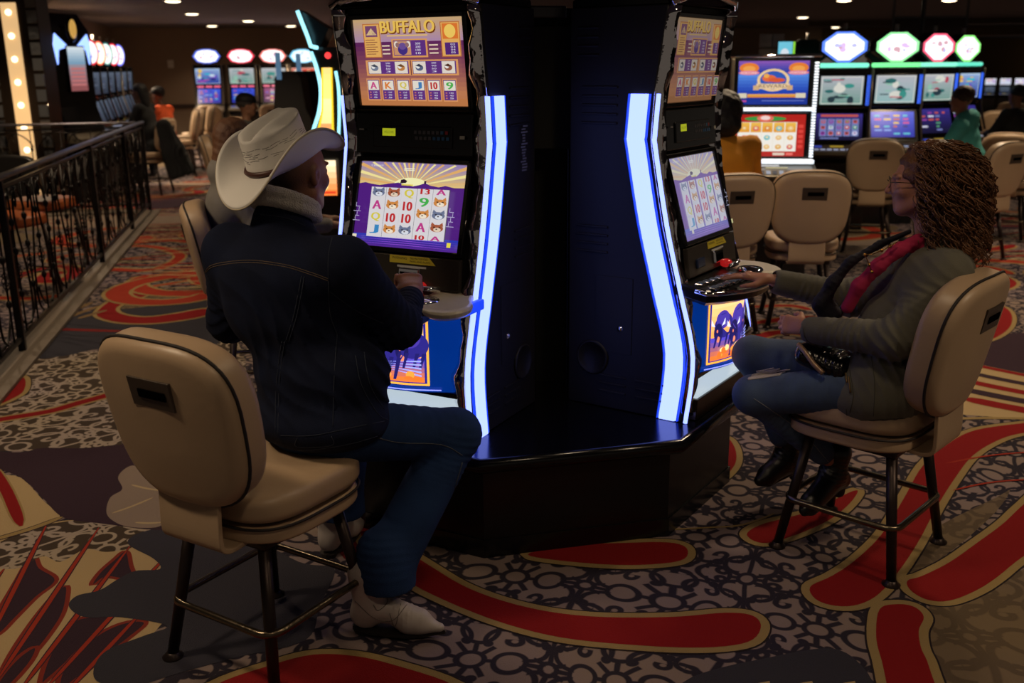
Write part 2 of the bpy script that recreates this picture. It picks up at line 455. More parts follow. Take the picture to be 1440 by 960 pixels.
patch([(97, 853), (108, 838), (140, 830), (165, 815), (190, 803), (225, 800), (215, 785), (180, 765), (195, 750), (240, 742), (330, 745), (420, 790), (470, 800), (450, 850), (430, 900), (330, 925), (240, 950), (190, 965), (140, 960), (132, 940), (150, 915), (200, 895), (235, 880), (170, 868), (120, 868)], CHAR, 4, smooth=6)
patch([(-30, 636), (30, 636), (60, 630), (120, 630), (190, 625), (260, 640), (300, 690), (260, 740), (215, 745), (150, 737), (90, 728), (60, 700), (30, 672), (-10, 655)], PURP, 4, smooth=5)
patch([(175, 660), (190, 655), (215, 668), (230, 690), (235, 720), (225, 740), (190, 742), (165, 736), (150, 722), (155, 700), (172, 688), (166, 672)], LEAF, 5, smooth=5)
for a, b_ in [((215, 700), (158, 722)), ((225, 690), (185, 682)), ((228, 735), (190, 735))]:
    band([a, ((a[0] + b_[0]) / 2, (a[1] + b_[1]) / 2 + 1), b_], 0.014, rgb(165, 145, 110), None, 0, 6)
patch([(-20, 660), (0, 667), (30, 672), (62, 705), (85, 728), (40, 742), (-30, 765)], TAN, 2, smooth=3)
band([(-12, 655), (10, 692), (30, 740)], 0.045, RED, CREAM, 0.008, 5)
band([(-40, 768), (40, 745), (88, 727)], 0.028, CREAM, PURP, 0.006, 5)
# pale line scroll ground at the left and behind the chair
patch([(-80, 700), (-80, 600), (-10, 520), (60, 500), (180, 490), (330, 470), (330, 640), (200, 630), (60, 634), (-30, 640)], None, 1, m=2, smooth=3)
patch([(60, 470), (70, 455), (110, 440), (200, 432), (300, 420), (300, 492), (150, 490), (95, 500), (40, 505), (25, 500)], CHAR, 3, smooth=4)
band([(60, 462), (110, 464), (175, 466)], 0.06, rgb(110, 30, 30), None, 0, 5)
for a, b_ in [((95, 440), (130, 425)), ((80, 452), (140, 430)), ((110, 448), (150, 436))]:
    band([a, ((a[0] + b_[0]) / 2, (a[1] + b_[1]) / 2), b_], 0.05, rgb(120, 96, 66), None, 0, 5)
band([(-90, 610), (-10, 592), (67, 579), (110, 567), (160, 553), (230, 530), (300, 505)], 0.065, RED, CREAM, 0.02)
swoosh([(-30, 540), (0, 530), (20, 527), (35, 533), (33, 550), (17, 561), (-10, 572), (-40, 580)])
patch([(-90, 660), (-80, 605), (60, 590), (160, 568), (180, 600), (120, 620), (0, 632)], None, 2, m=2, smooth=3)
swoosh([(212, 411), (187, 412), (160, 421), (140, 435), (138, 445), (165, 453), (205, 455), (250, 451), (290, 443), (290, 434), (247, 441), (205, 446), (172, 442), (163, 434), (180, 424), (202, 417)], bw=0.03)
patch([(215, 415), (300, 400), (300, 432), (247, 438), (205, 443), (176, 440), (168, 434), (183, 426)], None, 2, m=4, smooth=4)
band([(170, 408), (205, 404), (250, 397), (300, 388)], 0.05, ORED, CREAM, 0.02)
band([(182, 391), (220, 387), (260, 381), (300, 372)], 0.05, ORED, CREAM, 0.02)
band([(150, 377), (185, 380), (220, 378), (247, 367), (252, 358), (232, 350), (205, 346), (178, 346)], 0.09, ORED, CREAM, 0.025)
band([(152, 367), (185, 363), (208, 361)], 0.05, ORED, CREAM, 0.02)
band([(190, 337), (240, 338), (280, 341)], 0.10, ORED, CREAM, 0.03)
band([(20, 392), (50, 380), (85, 374), (105, 380), (95, 392), (60, 396), (70, 384), (88, 385)], 0.12, RED, CREAM, 0.04)
band([(-10, 418), (40, 420), (90, 415)], 0.10, ORED, CREAM, 0.03)
band([(10, 362), (60, 356), (100, 350)], 0.10, ORED, CREAM, 0.03)
band([(140, 324), (165, 318), (175, 308), (150, 303), (120, 300)], 0.14, ORED, CREAM, 0.05)
band([(30, 318), (60, 320), (85, 314), (70, 308), (50, 308)], 0.14, ORED, CREAM, 0.05)
# foreground and right
swoosh([(508, 742), (540, 755), (600, 793), (660, 828), (740, 854), (830, 867), (940, 868), (1020, 862), (1058, 866), (1070, 882), (1052, 903), (990, 911), (900, 908), (790, 897), (700, 874), (620, 842), (570, 815), (520, 775)])
swoosh([(250, 1010), (300, 965), (380, 936), (440, 921), (500, 923), (560, 937), (640, 965), (680, 1010)])
swoosh([(742, 780), (800, 768), (870, 764), (940, 763), (966, 772), (956, 789), (885, 795), (800, 790)])
swoosh([(1139, 826), (1170, 810), (1204, 787), (1241, 750), (1271, 701), (1297, 656), (1331, 626), (1372, 605), (1450, 594), (1500, 590), (1500, 606), (1440, 609), (1402, 620), (1368, 641), (1344, 671), (1318, 712), (1292, 761), (1262, 806), (1230, 840), (1192, 853), (1152, 846)])
swoosh([(1276, 817), (1297, 810), (1335, 791), (1372, 765), (1410, 737), (1440, 709), (1520, 640), (1520, 730), (1440, 782), (1402, 812), (1372, 831), (1335, 845), (1305, 844), (1281, 831)])
swoosh([(1237, 857), (1262, 850), (1286, 854), (1299, 868), (1292, 887), (1295, 911), (1306, 937), (1320, 1000), (1262, 1000), (1240, 930), (1232, 895)])
swoosh([(1050, 752), (1070, 738), (1112, 727), (1150, 716), (1185, 697), (1206, 690), (1195, 708), (1165, 732), (1112, 755), (1072, 764)])
swoosh([(955, 700), (985, 650), (1010, 618), (1024, 617), (1034, 632), (1034, 652), (1017, 672), (990, 686)])
band([(940, 745), (1000, 742), (1045, 738), (1090, 722)], 0.012, CREAM, None, 0, 4)
patch([(1310, 850), (1372, 838), (1440, 800), (1520, 760), (1520, 1000), (1330, 1000), (1312, 935), (1300, 890)], None, 2, m=4, smooth=4)
patch([(1262, 800), (1292, 770), (1320, 740), (1400, 700), (1420, 690), (1400, 720), (1350, 765), (1300, 800), (1270, 812)], None, 2, m=4, smooth=4)
patch([(1370, 475), (1440, 468), (1520, 470), (1520, 535), (1440, 525), (1400, 520), (1360, 500)], PURP, 2, smooth=4)
patch([(1335, 510), (1400, 520), (1440, 527), (1520, 540), (1520, 590), (1440, 590), (1340, 582), (1300, 590)], TAN, 1, smooth=2)
for i in range(6):
    a = (1348 + 2 * i, 508 + i * 13); b_ = (1530, 545 + i * 12)
    if i < 5: band([a, ((a[0] * 2 + b_[0]) / 3, (a[1] * 2 + b_[1]) / 3 + 1), b_], 0.05 + 0.012 * i, RED if i % 2 == 0 else PURP, CREAM, 0.006, 3)
band([(1300, 592), (1380, 588), (1500, 590)], 0.03, CREAM, None, 0, 3)
swoosh([(1370, 450), (1392, 432), (1412, 432), (1423, 444), (1420, 460), (1402, 474), (1370, 484), (1340, 486)])
band([(1330, 652), (1400, 640), (1500, 633)], 0.012, ORED, None, 0, 6)
band([(1340, 690), (1400, 678), (1500, 672)], 0.012, ORED, None, 0, 6)
patch([(960, 960), (1010, 940), (1080, 925), (1130, 915), (1170, 912), (1200, 925), (1228, 960), (1228, 1000), (940, 1000)], CHAR, 2, smooth=3)
for x in (1060, 1120, 1180): patch([(x, 962), (x + 22, 958), (x + 36, 1000), (x + 8, 1000)], TAN, 4, smooth=0)
band([(1060, 455), (1110, 448), (1150, 446)], 0.09, RED, CREAM, 0.02)
band([(1050, 480), (1090, 468), (1130, 470), (1160, 478)], 0.09, RED, CREAM, 0.02)
band([(1050, 432), (1110, 430), (1140, 436)], 0.07, RED, CREAM, 0.02)
band([(1155, 350), (1190, 344), (1220, 334), (1260, 328), (1300, 330)], 0.10, RED, CREAM, 0.03)
patch([(500, 735), (555, 770), (600, 800), (560, 830), (500, 800), (470, 760)], rgb(95, 26, 26), 2)
# --- the same family of swirls further off
rs = random.Random(3)
def far_curl(x, y, s, a0, sgn):
    pts = []
    for i in range(9):
        t = i / 8; rr = s * (1.0 - 0.75 * t); a = a0 + sgn * t * 4.6
        pts.append((x + rr * math.cos(a), y + rr * math.sin(a)))
    band(pts, s * 0.22, ORED if rs.random() < .6 else RED, CREAM, 0.03, 4, world=True, n=4)
for i in range(120):
    y = rs.uniform(7.5, 24); x = rs.uniform(-0.62 * y, 0.62 * y)
    far_curl(x, y, rs.uniform(0.3, 0.8), rs.uniform(0, 6.3), rs.choice((-1, 1)))
for i in range(60):
    y = rs.uniform(8.5, 24); x = rs.uniform(-0.62 * y, 0.62 * y); s = rs.uniform(0.4, 1.2)
    pts = [(x + s * (0.8 + 0.4 * rs.random()) * math.cos(k * PI / 4), y + s * .6 * (0.8 + 0.4 * rs.random()) * math.sin(k * PI / 4)) for k in range(8)]
    patch(pts, rs.choice((PURP, CHAR, TAUPE, LEAF)), 2, world=True, smooth=3)
for i in range(50):
    y = rs.uniform(7.5, 18); x = rs.choice((rs.uniform(-0.52 * y, -0.3 * y), rs.uniform(0.42 * y, 0.6 * y))); a = rs.uniform(-0.3, 0.5)
    for k in range(5):
        band([(x, y + k * .12), (x + .5 * math.cos(a), y + .5 * math.sin(a) + k * .13), (x + math.cos(a), y + math.sin(a) + k * .16)], 0.035, TAN if k % 2 else ORED, None, 0, 3, world=True, n=2)
floor = struct('floor', fm, [FIL_A, PLAIN, FIL_B, FIL_B, FIL_C], fix=False)

# ------------------------------------------------------------------ room shell
WALLM = mat('wall_taupe_paint', rgb(132, 112, 94), 0.85, bump=(90, 0.05))
CEILM = mat('ceiling_dark_paint', rgb(100, 94, 100), 0.8, bump=(40, 0.08))
TRIMM = mat('dark_wood_trim', rgb(44, 30, 26), 0.4)
a1 = Vector((-0.24, 0.971, 0)); a2 = Vector((0.971, 0.24, 0))
m = MB(); m.box((2, 21, CEIL + 0.1), (36, 52, 0.2)); struct('ceiling', m, CEILM)
AX = Matrix.Rotation(math.atan2(0.24, 0.971), 4, 'Z')
def wallbox(name, p, q, th, z0, z1, mm, out=1):
    p, q = Vector(p), Vector(q); d = (q - p).normalized(); n = Vector((-d.y, d.x, 0)) * out
    c = (p + q) / 2 + n * th / 2; mb = MB()
    mb.box((c.x, c.y, (z0 + z1) / 2), ((q - p).length, th, z1 - z0), rz=math.atan2(d.y, d.x))
    return struct(name, mb, mm)
WL0 = Vector((-6.35, 13.0, 0)); WLC = WL0 + a1 * 10.2
wallbox('wall_left', WL0, WLC, 0.2, 0, CEIL, WALLM, 1)
wallbox('wall_back', WLC, WLC + a2 * 17.5, 0.2, 0, CEIL, WALLM, 1)
wallbox('trim_1', WLC + a2 * 0.02 - a1 * 0.005, WLC + a2 * 12, 0.03, 0.86, 0.95, TRIMM, -1)
wallbox('baseboard_back', WLC + a2 * 0.02 - a1 * 0.005, WLC + a2 * 12, 0.03, 0, 0.14, TRIMM, -1)
wallbox('wall_right', (16, 46, 0), (27, 30, 0), 0.2, 0, CEIL, mat('wall_tan_paint', rgb(150, 118, 78), 0.85), 1)
wallbox('wall_far', (-4, 46.5, 0), (13, 46.5, 0), 0.2, 0, CEIL, WALLM, 1)
wallbox('wall_side', (-11.5, 2, 0), (-10.5, 16, 0), 0.2, 0, CEIL, mat('wall_dark_brown', rgb(62, 44, 32), 0.8), 1)
# soffit band high on the right
m = MB(); m.box((11.5, 27, 2.50), (9, 0.5, 0.24), rz=-0.2); struct('trim_2', m, mat('soffit_gold_brown', rgb(96, 74, 44), 0.5))
m = MB(); m.box((10.5, 22, 2.56), (8, 0.4, 0.12), rz=-0.2); struct('trim_3', m, mat('soffit_dark', rgb(60, 48, 32), 0.5))
# wall outlet plate
def hitplane(px, py, o, n):
    d = ray(px, py); return CAM + d * ((Vector(o) - CAM).dot(n) / d.dot(n))
p = hitplane(240, 90, WLC - a1 * 0.008, a1)
m = MB(); m.box((0, 0, 0), (0.13, 0.012, 0.17), rz=math.atan2(a2.y, a2.x), bev=0.004); m.box(tuple(-a1 * 0.008), (0.05, 0.008, 0.09), rz=math.atan2(a2.y, a2.x))
tag(m.build('wall_plate', mat('plate_plastic', rgb(200, 196, 188), 0.4), loc=p), 'small pale rectangular plate on the dark back wall', 'wall plate')
# ------------------------------------------------------------------ shared materials
VINYL = mat('beige_vinyl', rgb(174, 148, 120), 0.42, bump=(60, 0.04), var=(4, 0.04))
PIPING = mat('dark_piping', rgb(30, 22, 20), 0.7)
CHAIRMETAL = mat('bronze_brown_metal', rgb(52, 42, 40), 0.38, 0.7)
RINGMETAL = mat('worn_brass_steel', rgb(112, 100, 84), 0.25, 0.95, bump=(80, 0.1))
SLOTBRASS = mat('dark_bronze_plate', rgb(66, 55, 46), 0.4, 0.1)
BLACK = mat('black_slot', (0.002, 0.002, 0.002), 0.9, spec=0.0)
CHROME = mat('chrome', (0.75, 0.75, 0.78), 0.08, 1.0)
HAMMER = mat('hammered_chrome', (0.8, 0.78, 0.8), 0.05, 1.0, bump=(14, 0.25))
CABBLACK = mat('black_cabinet_paint', rgb(26, 23, 20), 0.5, bump=(200, 0.05))
CABDARK = mat('black_gloss_plastic', rgb(14, 14, 16), 0.22)
GRANITE = mat('black_gloss_laminate', rgb(10, 10, 12), 0.18, bump=(3, 0.1))
GREYCAB = mat('grey_brown_cabinet', rgb(96, 88, 76), 0.35, 0.5)
LED = mat('led_strip_blue_white', (0.1, 0.1, 0.1), 0.4, emit=(0.2, 0.265, 1.0), es=3.0)
LEDEDGE = mat('led_blue_edge', (0.02, 0.04, 0.4), 0.3, emit=(0.01, 0.06, 1.0), es=0.9)

# ------------------------------------------------------------------ casino chair
def superell(w_, h_, n=40, p=3.2, low=0.0):
    out = []
    for i in range(n):
        a = 2 * PI * i / n; c, s_ = math.cos(a), math.sin(a)
        x = abs(c) ** (2 / p) * (1 if c >= 0 else -1) * w_; z = abs(s_) ** (2 / p) * (1 if s_ >= 0 else -1) * h_
        x *= 1 - low * (0.5 - z / (2 * h_))
        out.append((x, z))
    return out
def pillow(mb, w_, h_, th, n=44, p=3.2, low=0.0, bulge=0.02, rnd=0.03, T=None, curve=0.0):
    """rounded cushion in the xz plane, thickness along y"""
    T = T or (lambda q: q)
    rr = []
    prof = []
    for k in range(5): prof.append((rnd * (1 - math.sin(PI / 2 * k / 4)), -th / 2 + rnd * (1 - math.cos(PI / 2 * k / 4)) * 1.0))
    prof = [(rnd * (1 - math.sin(PI / 2 * k / 5)), -th / 2 + rnd - rnd * math.cos(PI / 2 * k / 5)) for k in range(6)]
    prof += [(rnd * (1 - math.cos(PI / 2 * k / 5)), th / 2 - rnd + rnd * math.sin(PI / 2 * k / 5)) for k in range(6)]
    def outl(ins, y):
        return [T(Vector((x, y + curve * (x / w_) ** 2, z))) for x, z in superell(w_ - ins, h_ - ins, n, p, low)]
    for f in (0.25, 0.5, 0.75, 0.92): rr.append(outl(rnd + (w_ - rnd) * (1 - f) * 0.9, -th / 2 - bulge * (1 - f * f)))
    rr += [outl(i, y) for i, y in prof]
    for f in (0.92, 0.75, 0.5, 0.25): rr.append(outl(rnd + (w_ - rnd) * (1 - f) * 0.9, th / 2 + bulge * (1 - f * f)))
    mb.rings(rr)
    return outl
def make_chair(label, group, loc, rotz, swivel, tilt=14, far=False):
    t = thing('casino_chair', label, 'chair', loc, rotz, group)
    n = 24 if far else 48
    # seat: local x right, y forward
    def parts_seat():
        mb = MB(); T = lambda q: Vector((q.x, q.z + 0.02, q.y + 0.545 + 0.012 * math.cos((q.z) * 4)))
        pillow(mb, 0.235, 0.235, 0.085, n, 3.4, 0.0, 0.004, 0.03, T); return mb.build('seat', VINYL, t)
    seat = parts_seat()
    mb = MB(); ring = [Vector((x, y + 0.02, 0.502)) for x, y in superell(0.232, 0.232, n, 3.4)]
    mb.tube(ring, 0.0042, 6, closed=True); mb.build('piping', PIPING, seat)
    mb = MB(); T = lambda q: Vector((q.x, q.z + 0.02, q.y + 0.478)); pillow(mb, 0.226, 0.226, 0.05, n, 3.4, 0, 0.0, 0.012, T)
    sb = mb.build('seat_base', VINYL, t)
    # backrest
    rx = R(tilt); M = Matrix.Translation((0, -0.235, 0.60)) @ Matrix.Rotation(rx, 4, 'X')
    mb = MB(); T = lambda q: M @ (q + Vector((0, 0, 0.225)))
    o = pillow(mb, 0.262, 0.240, 0.115, n, 3.1, 0.12, 0.008, 0.035, T, curve=0.03)
    back = mb.build('backrest', VINYL, t)
    mb = MB(); mb.tube(o(-0.001, -0.0575 + 0.03), 0.005, 6, closed=True); mb.build('piping', PIPING, back)
    mb = MB(); mb.M = M @ Matrix.Translation((0.012, -0.0605, 0.225 + 0.108))
    mb.box((0, 0, 0), (0.155, 0.010, 0.082), bev=0.002)
    plate = mb.build('handle_plate', SLOTBRASS, back)
    if not far:
        mb = MB(); mb.M = M @ Matrix.Translation((0.012, -0.0665, 0.225 + 0.108)); mb.box((0.006, 0, 0.0), (0.10, 0.004, 0.024), bev=0.001)
        mb.build('slot', BLACK, plate)
    # broad bracket from the back down under the seat
    mb = MB(); prof = smoothpath([(0, -0.262, 0.66), (0, -0.268, 0.56), (0, -0.27, 0.49), (0, -0.262, 0.462), (0, -0.235, 0.45), (0, -0.18, 0.452)], 5)
    L = []
    for p in prof: L.append(p)
    vs = []; th = 0.014
    for i, p in enumerate(L):
        d = (L[min(len(L) - 1, i + 1)] - L[max(0, i - 1)]).normalized(); q = Vector((0, -d.z, d.y))
        for x, k in ((-0.115, -1), (0.115, -1), (0.115, 1), (-0.115, 1)): vs.append((x, p.y + q.y * th / 2 * k, p.z + q.z * th / 2 * k))
    fs = []
    for i in range(len(L) - 1):
        for k in range(4): l = (k + 1) % 4; fs.append((i * 4 + k, i * 4 + l, i * 4 + 4 + l, i * 4 + 4 + k))
    fs += [(0, 1, 2, 3), tuple(len(vs) - 4 + k for k in range(4))]
    mb.add(vs, fs, False); mb.build('bracket', VINYL, t, bevel=0.003)
    # swivel block and legs
    mb = MB(); mb.box((0, 0, 0.443), (0.34, 0.34, 0.03), bev=0.01); mb.cyl((0, 0, 0.425), (0, 0, 0.46), 0.09, 20); mb.build('swivel_plate', CHAIRMETAL, t)
    for sx in (-1, 1):
        for sy in (-1, 1):
            mb = MB(); a = Vector((sx * 0.145, sy * 0.145, 0.445)); b_ = Vector((sx * 0.212, sy * 0.212, 0.008)); mb.cyl(a, b_, 0.019, 14, 0.0165)
            lg = mb.build('leg', CHAIRMETAL, t)
            mb = MB(); mb.lathe([(0.03, 0.0), (0.031, 0.006), (0.02, 0.014), (0.018, 0.02)], 16, (b_.x, b_.y, 0)); mb.build('glide', CHAIRMETAL, lg)
    k = 0.212 - 0.067 * 0.19 / 0.437 + 0.022; z = 0.195; c = 0.05; pts = []
    for sx, sy, a0 in ((1, 1, 0), (-1, 1, 90), (-1, -1, 180), (1, -1, 270)):
        for j in range(5):
            a = R(a0 + 90 * j / 4); pts.append((sx * (k - c) + c * math.cos(a), sy * (k - c) + c * math.sin(a), z))
    mb = MB(); mb.tube(pts, 0.0115, 10, closed=True); mb.build('footrest', RINGMETAL, t)
    for ch in t.children:
        if ch.name.split('.')[0] in SWIVEL: ch.rotation_euler = (0, 0, swivel)
    return t
def facing(deg): return R(deg - 90)
chair = make_chair('beige vinyl chair under the man in the white cowboy hat', 'casino chairs', (-0.735, 2.68, 0), facing(58), R(1), 11)
dup(chair, (1.265, 3.30, 0), facing(137), 'beige vinyl chair under the woman with curly hair', swivel=R(0))

# ------------------------------------------------------------------ carousel stand
cL, cR = math.cos, math.sin
WLd = Vector((math.cos(R(152)), math.sin(R(152)), 0)); DLd = Vector((math.cos(R(62)), math.sin(R(62)), 0))
WRd = Vector((math.cos(R(56)), math.sin(R(56)), 0)); DRd = Vector((math.cos(R(146)), math.sin(R(146)), 0))
A = Vector((-0.115, 3.155, 0)); B = Vector((0.617, 3.33, 0))
Cc = B + WRd * 0.68; D = Cc + DRd * 0.95; Fp = A + WLd * 0.72; E_ = Fp + DLd * 0.9
poly = [A, B, Cc, D, E_, Fp]
cen = sum(poly, Vector()) / 6
def inset(P, d):
    n = len(P); out = []
    for i in range(n):
        a, b_, c = P[i - 1], P[i], P[(i + 1) % n]
        e1 = (b_ - a).normalized(); e2 = (c - b_).normalized(); n1 = Vector((-e1.y, e1.x, 0)); n2 = Vector((-e2.y, e2.x, 0))
        k = (n1 + n2) / (1 + n1.dot(n2)); out.append(b_ + k * d)
    return out
st = thing('machine_stand', 'low glossy black wedge stand carrying the two large slot machines', 'stand', (0.1, 3.8, 0))
off = -Vector((0.1, 3.8, 0))
mb = MB(); mb.M = Matrix.Translation(off)
mb.prism([(p.x, p.y) for p in inset(poly, 0.065)], 0.0, 0.345, 'z'); mb.build('base_cabinet', mat('black_brown_laminate', rgb(14, 11, 11), 0.3, bump=(6, 0.15)), st)
mb = MB(); mb.M = Matrix.Translation(off)
mb.prism([(p.x, p.y) for p in inset(poly, 0.058)], 0.0, 0.07, 'z'); mb.build('kick_board', CABDARK, st)
mb = MB(); mb.M = Matrix.Translation(off); rr = []
for k in range(9):
    a = PI * k / 8; rr.append([(p.x, p.y, 0.372 + 0.028 * -math.cos(a)) for p in inset(poly, 0.022 - 0.022 * math.sin(a))])
mb.rings(rr, cap=False, smooth=True)
for r_ in (rr[0], rr[-1]): mb.add(r_, [list(range(6))], False)
mb.build('ledge_top', GRANITE, st)

# ------------------------------------------------------------------ big slot machine
MW = 0.555
FR = [(0.0, 0.402), (-0.02, 0.66), (0.06, 1.0), (0.10, 1.14), (0.155, 1.44), (0.145, 1.61), (0.10, 1.905)]     # (y, z) front line of the side panels
def paytable(parent, o, u, v, Wd, H, m_, wash=None):
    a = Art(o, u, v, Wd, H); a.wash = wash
    a.grad(0, 0, 1, 1, (196, 124, 70), (150, 110, 160), 12)
    a.grad(0, .12, 1, .74, (196, 128, 84), (92, 34, 92), 12); a.grad(0, .74, 1, 1, (176, 140, 176), (206, 170, 120), 8)
    for i in range(13):
        g = PI * (0.08 + 0.84 * i / 12); a.poly([(0.5, .74), (0.5 + .8 * math.cos(g - .03), .74 + .5 * math.sin(g - .03)), (0.5 + .8 * math.cos(g + .03), .74 + .5 * math.sin(g + .03))], (228, 190, 110)) if 0.74 + .5 * math.sin(g) < 1.24 and abs(.8 * math.cos(g)) < .48 and .5 * math.sin(g) < .25 else None
    a.k += 1
    [a.text('BUFFALO', .255 + k_, .825, .745 + k_, .965, (120, 60, 20)) for k_ in (0, .008, .014)]; [a.text('BUFFALO', .25 + k_, .84, .74 + k_, .975, (240, 196, 90)) for k_ in (0, .006, .010)]
    a.rect(.31, .80, .68, .815, (230, 190, 120))
    for x0, x1 in ((.09, .25), (.80, .97)):
        a.rect(x0, .56 if x0 < .5 else .565, x1, .95, (232, 176, 96)); a.frame(x0, .56, x1, .95, .003, (190, 110, 60))
    a.rect(.115, .80, .225, .925, (120, 70, 110)); a.poly([(.12, .82), (.17, .90), (.22, .82)], (250, 220, 150))
    for i in range(7): a.rect(.11, .60 + i * .027, .11 + .11 * (0.8 + .2 * (i % 2)), .608 + i * .027, (140, 80, 60))
    a.rect(.82, .76, .955, .93, (226, 120, 50)); a.ell(.885, .845, .05, .075, (246, 206, 100))
    a.rect(.835, .585, .95, .72, (84, 40, 120))
    for i in range(4): a.text('0%d' % (5 - i), .885, .60 + i * .03, .925, .62 + i * .03, (230, 220, 240))
    a.rect(.355, .56, .68, .77, (226, 160, 90)); a.rect(.37, .58, .665, .755, (96, 50, 130)); a.rect(.375, .59, .53, .745, (206, 150, 110))
    # horned animal head
    a.ell(.455, .65, .045, .06, (70, 48, 130)); a.ell(.455, .69, .035, .04, (110, 80, 150)); a.ell(.40, .71, .02, .035, (240, 232, 220)); a.ell(.51, .71, .02, .035, (240, 232, 220)); a.ell(.41, .705, .018, .028, (150, 110, 110)); a.ell(.50, .705, .018, .028, (150, 110, 110))
    for i, tx in enumerate(('300', '200', '100', '10')): a.text(tx, .575, .705 - i * .036, .62, .728 - i * .036, (235, 230, 245))
    for x0, x1 in ((.27, .34), (.70, .78)):
        for i in range(3): a.rect(x0, .60 + i * .045, x1, .615 + i * .045, (236, 214, 190))
    a.rect(.10, .355, .945, .535, (226, 158, 96)); a.rect(.515, .36, .525, .53, (120, 60, 60))
    for x0, x1, xm in ((.12, .50, 0), (.54, .93, 1)):
        a.rect(x0, .375, x1, .52, (98, 52, 130))
        for q, kk in ((x0 + .005, 0), (x1 - .125, 1)):
            a.rect(q, .38, q + .115, .515, (232, 222, 210))
            cc = [(120, 130, 150), (196, 130, 70), (90, 100, 130), (150, 90, 70)][xm * 2 + kk]
            a.ell(q + .057, .445, .035, .035, cc); a.ell(q + .045, .46, .018, .025, (240, 240, 236)); a.poly([(q + .02, .47), (q + .057, .49), (q + .09, .46), (q + .057, .455)], tuple(int(v_ * .6) for v_ in cc))
        for i, tx in enumerate(('200', '90', '50', '3')): a.text(tx, (x0 + x1) / 2 - .02, .49 - i * .032, (x0 + x1) / 2 + .022, .508 - i * .032, (232, 226, 244))
    for i, (tx, cc) in enumerate((('A', (206, 80, 140)), ('K', (226, 130, 60)), ('Q', (220, 200, 90)), ('J', (70, 130, 190)), ('10', (196, 50, 50)), ('9', (80, 180, 80)))):
        x0 = .105 + i * .144; a.rect(x0 - .008, .065, x0 + .118, .325, (226, 156, 100)); a.rect(x0, .08, x0 + .11, .31, (100, 54, 132)); a.rect(x0 + .005, .19, x0 + .105, .30, (236, 228, 214))
        for k_ in (0, .004, .008): a.text(tx, x0 + .024 + k_, .205, x0 + .080 + k_, .285, cc)
        for j, t2 in enumerate(('150', '40', '5')): a.text(t2, x0 + .05, .155 - j * .03, x0 + .085, .172 - j * .03, (230, 226, 244)); a.rect(x0 + .015, .157 - j * .03, x0 + .03, .17 - j * .03, (210, 120, 110))
    return a.build('paytable_picture', m_, parent)
def animal(a, x, y, kind, s):
    c1, c2 = {'lynx': ((214, 140, 70), (250, 236, 214)), 'wolf': ((110, 120, 150), (226, 230, 240)), 'eagle': ((170, 90, 60), (236, 214, 190))}[kind]
    a.ell(x, y, s * .052, s * .038, c1, 14)
    a.poly([(x - s * .05, y + s * .02), (x - s * .042, y + s * .06), (x - s * .015, y + s * .033)], c1)
    a.poly([(x + s * .05, y + s * .02), (x + s * .042, y + s * .06), (x + s * .015, y + s * .033)], c1)
    a.ell(x + s * .005, y - s * .014, s * .03, s * .022, c2, 12)
    a.ell(x - s * .02, y + s * .01, s * .009, s * .006, (40, 30, 30), 8); a.ell(x + s * .022, y + s * .01, s * .009, s * .006, (40, 30, 30), 8); a.ell(x, y - s * .008, s * .008, s * .006, (60, 30, 30), 8)
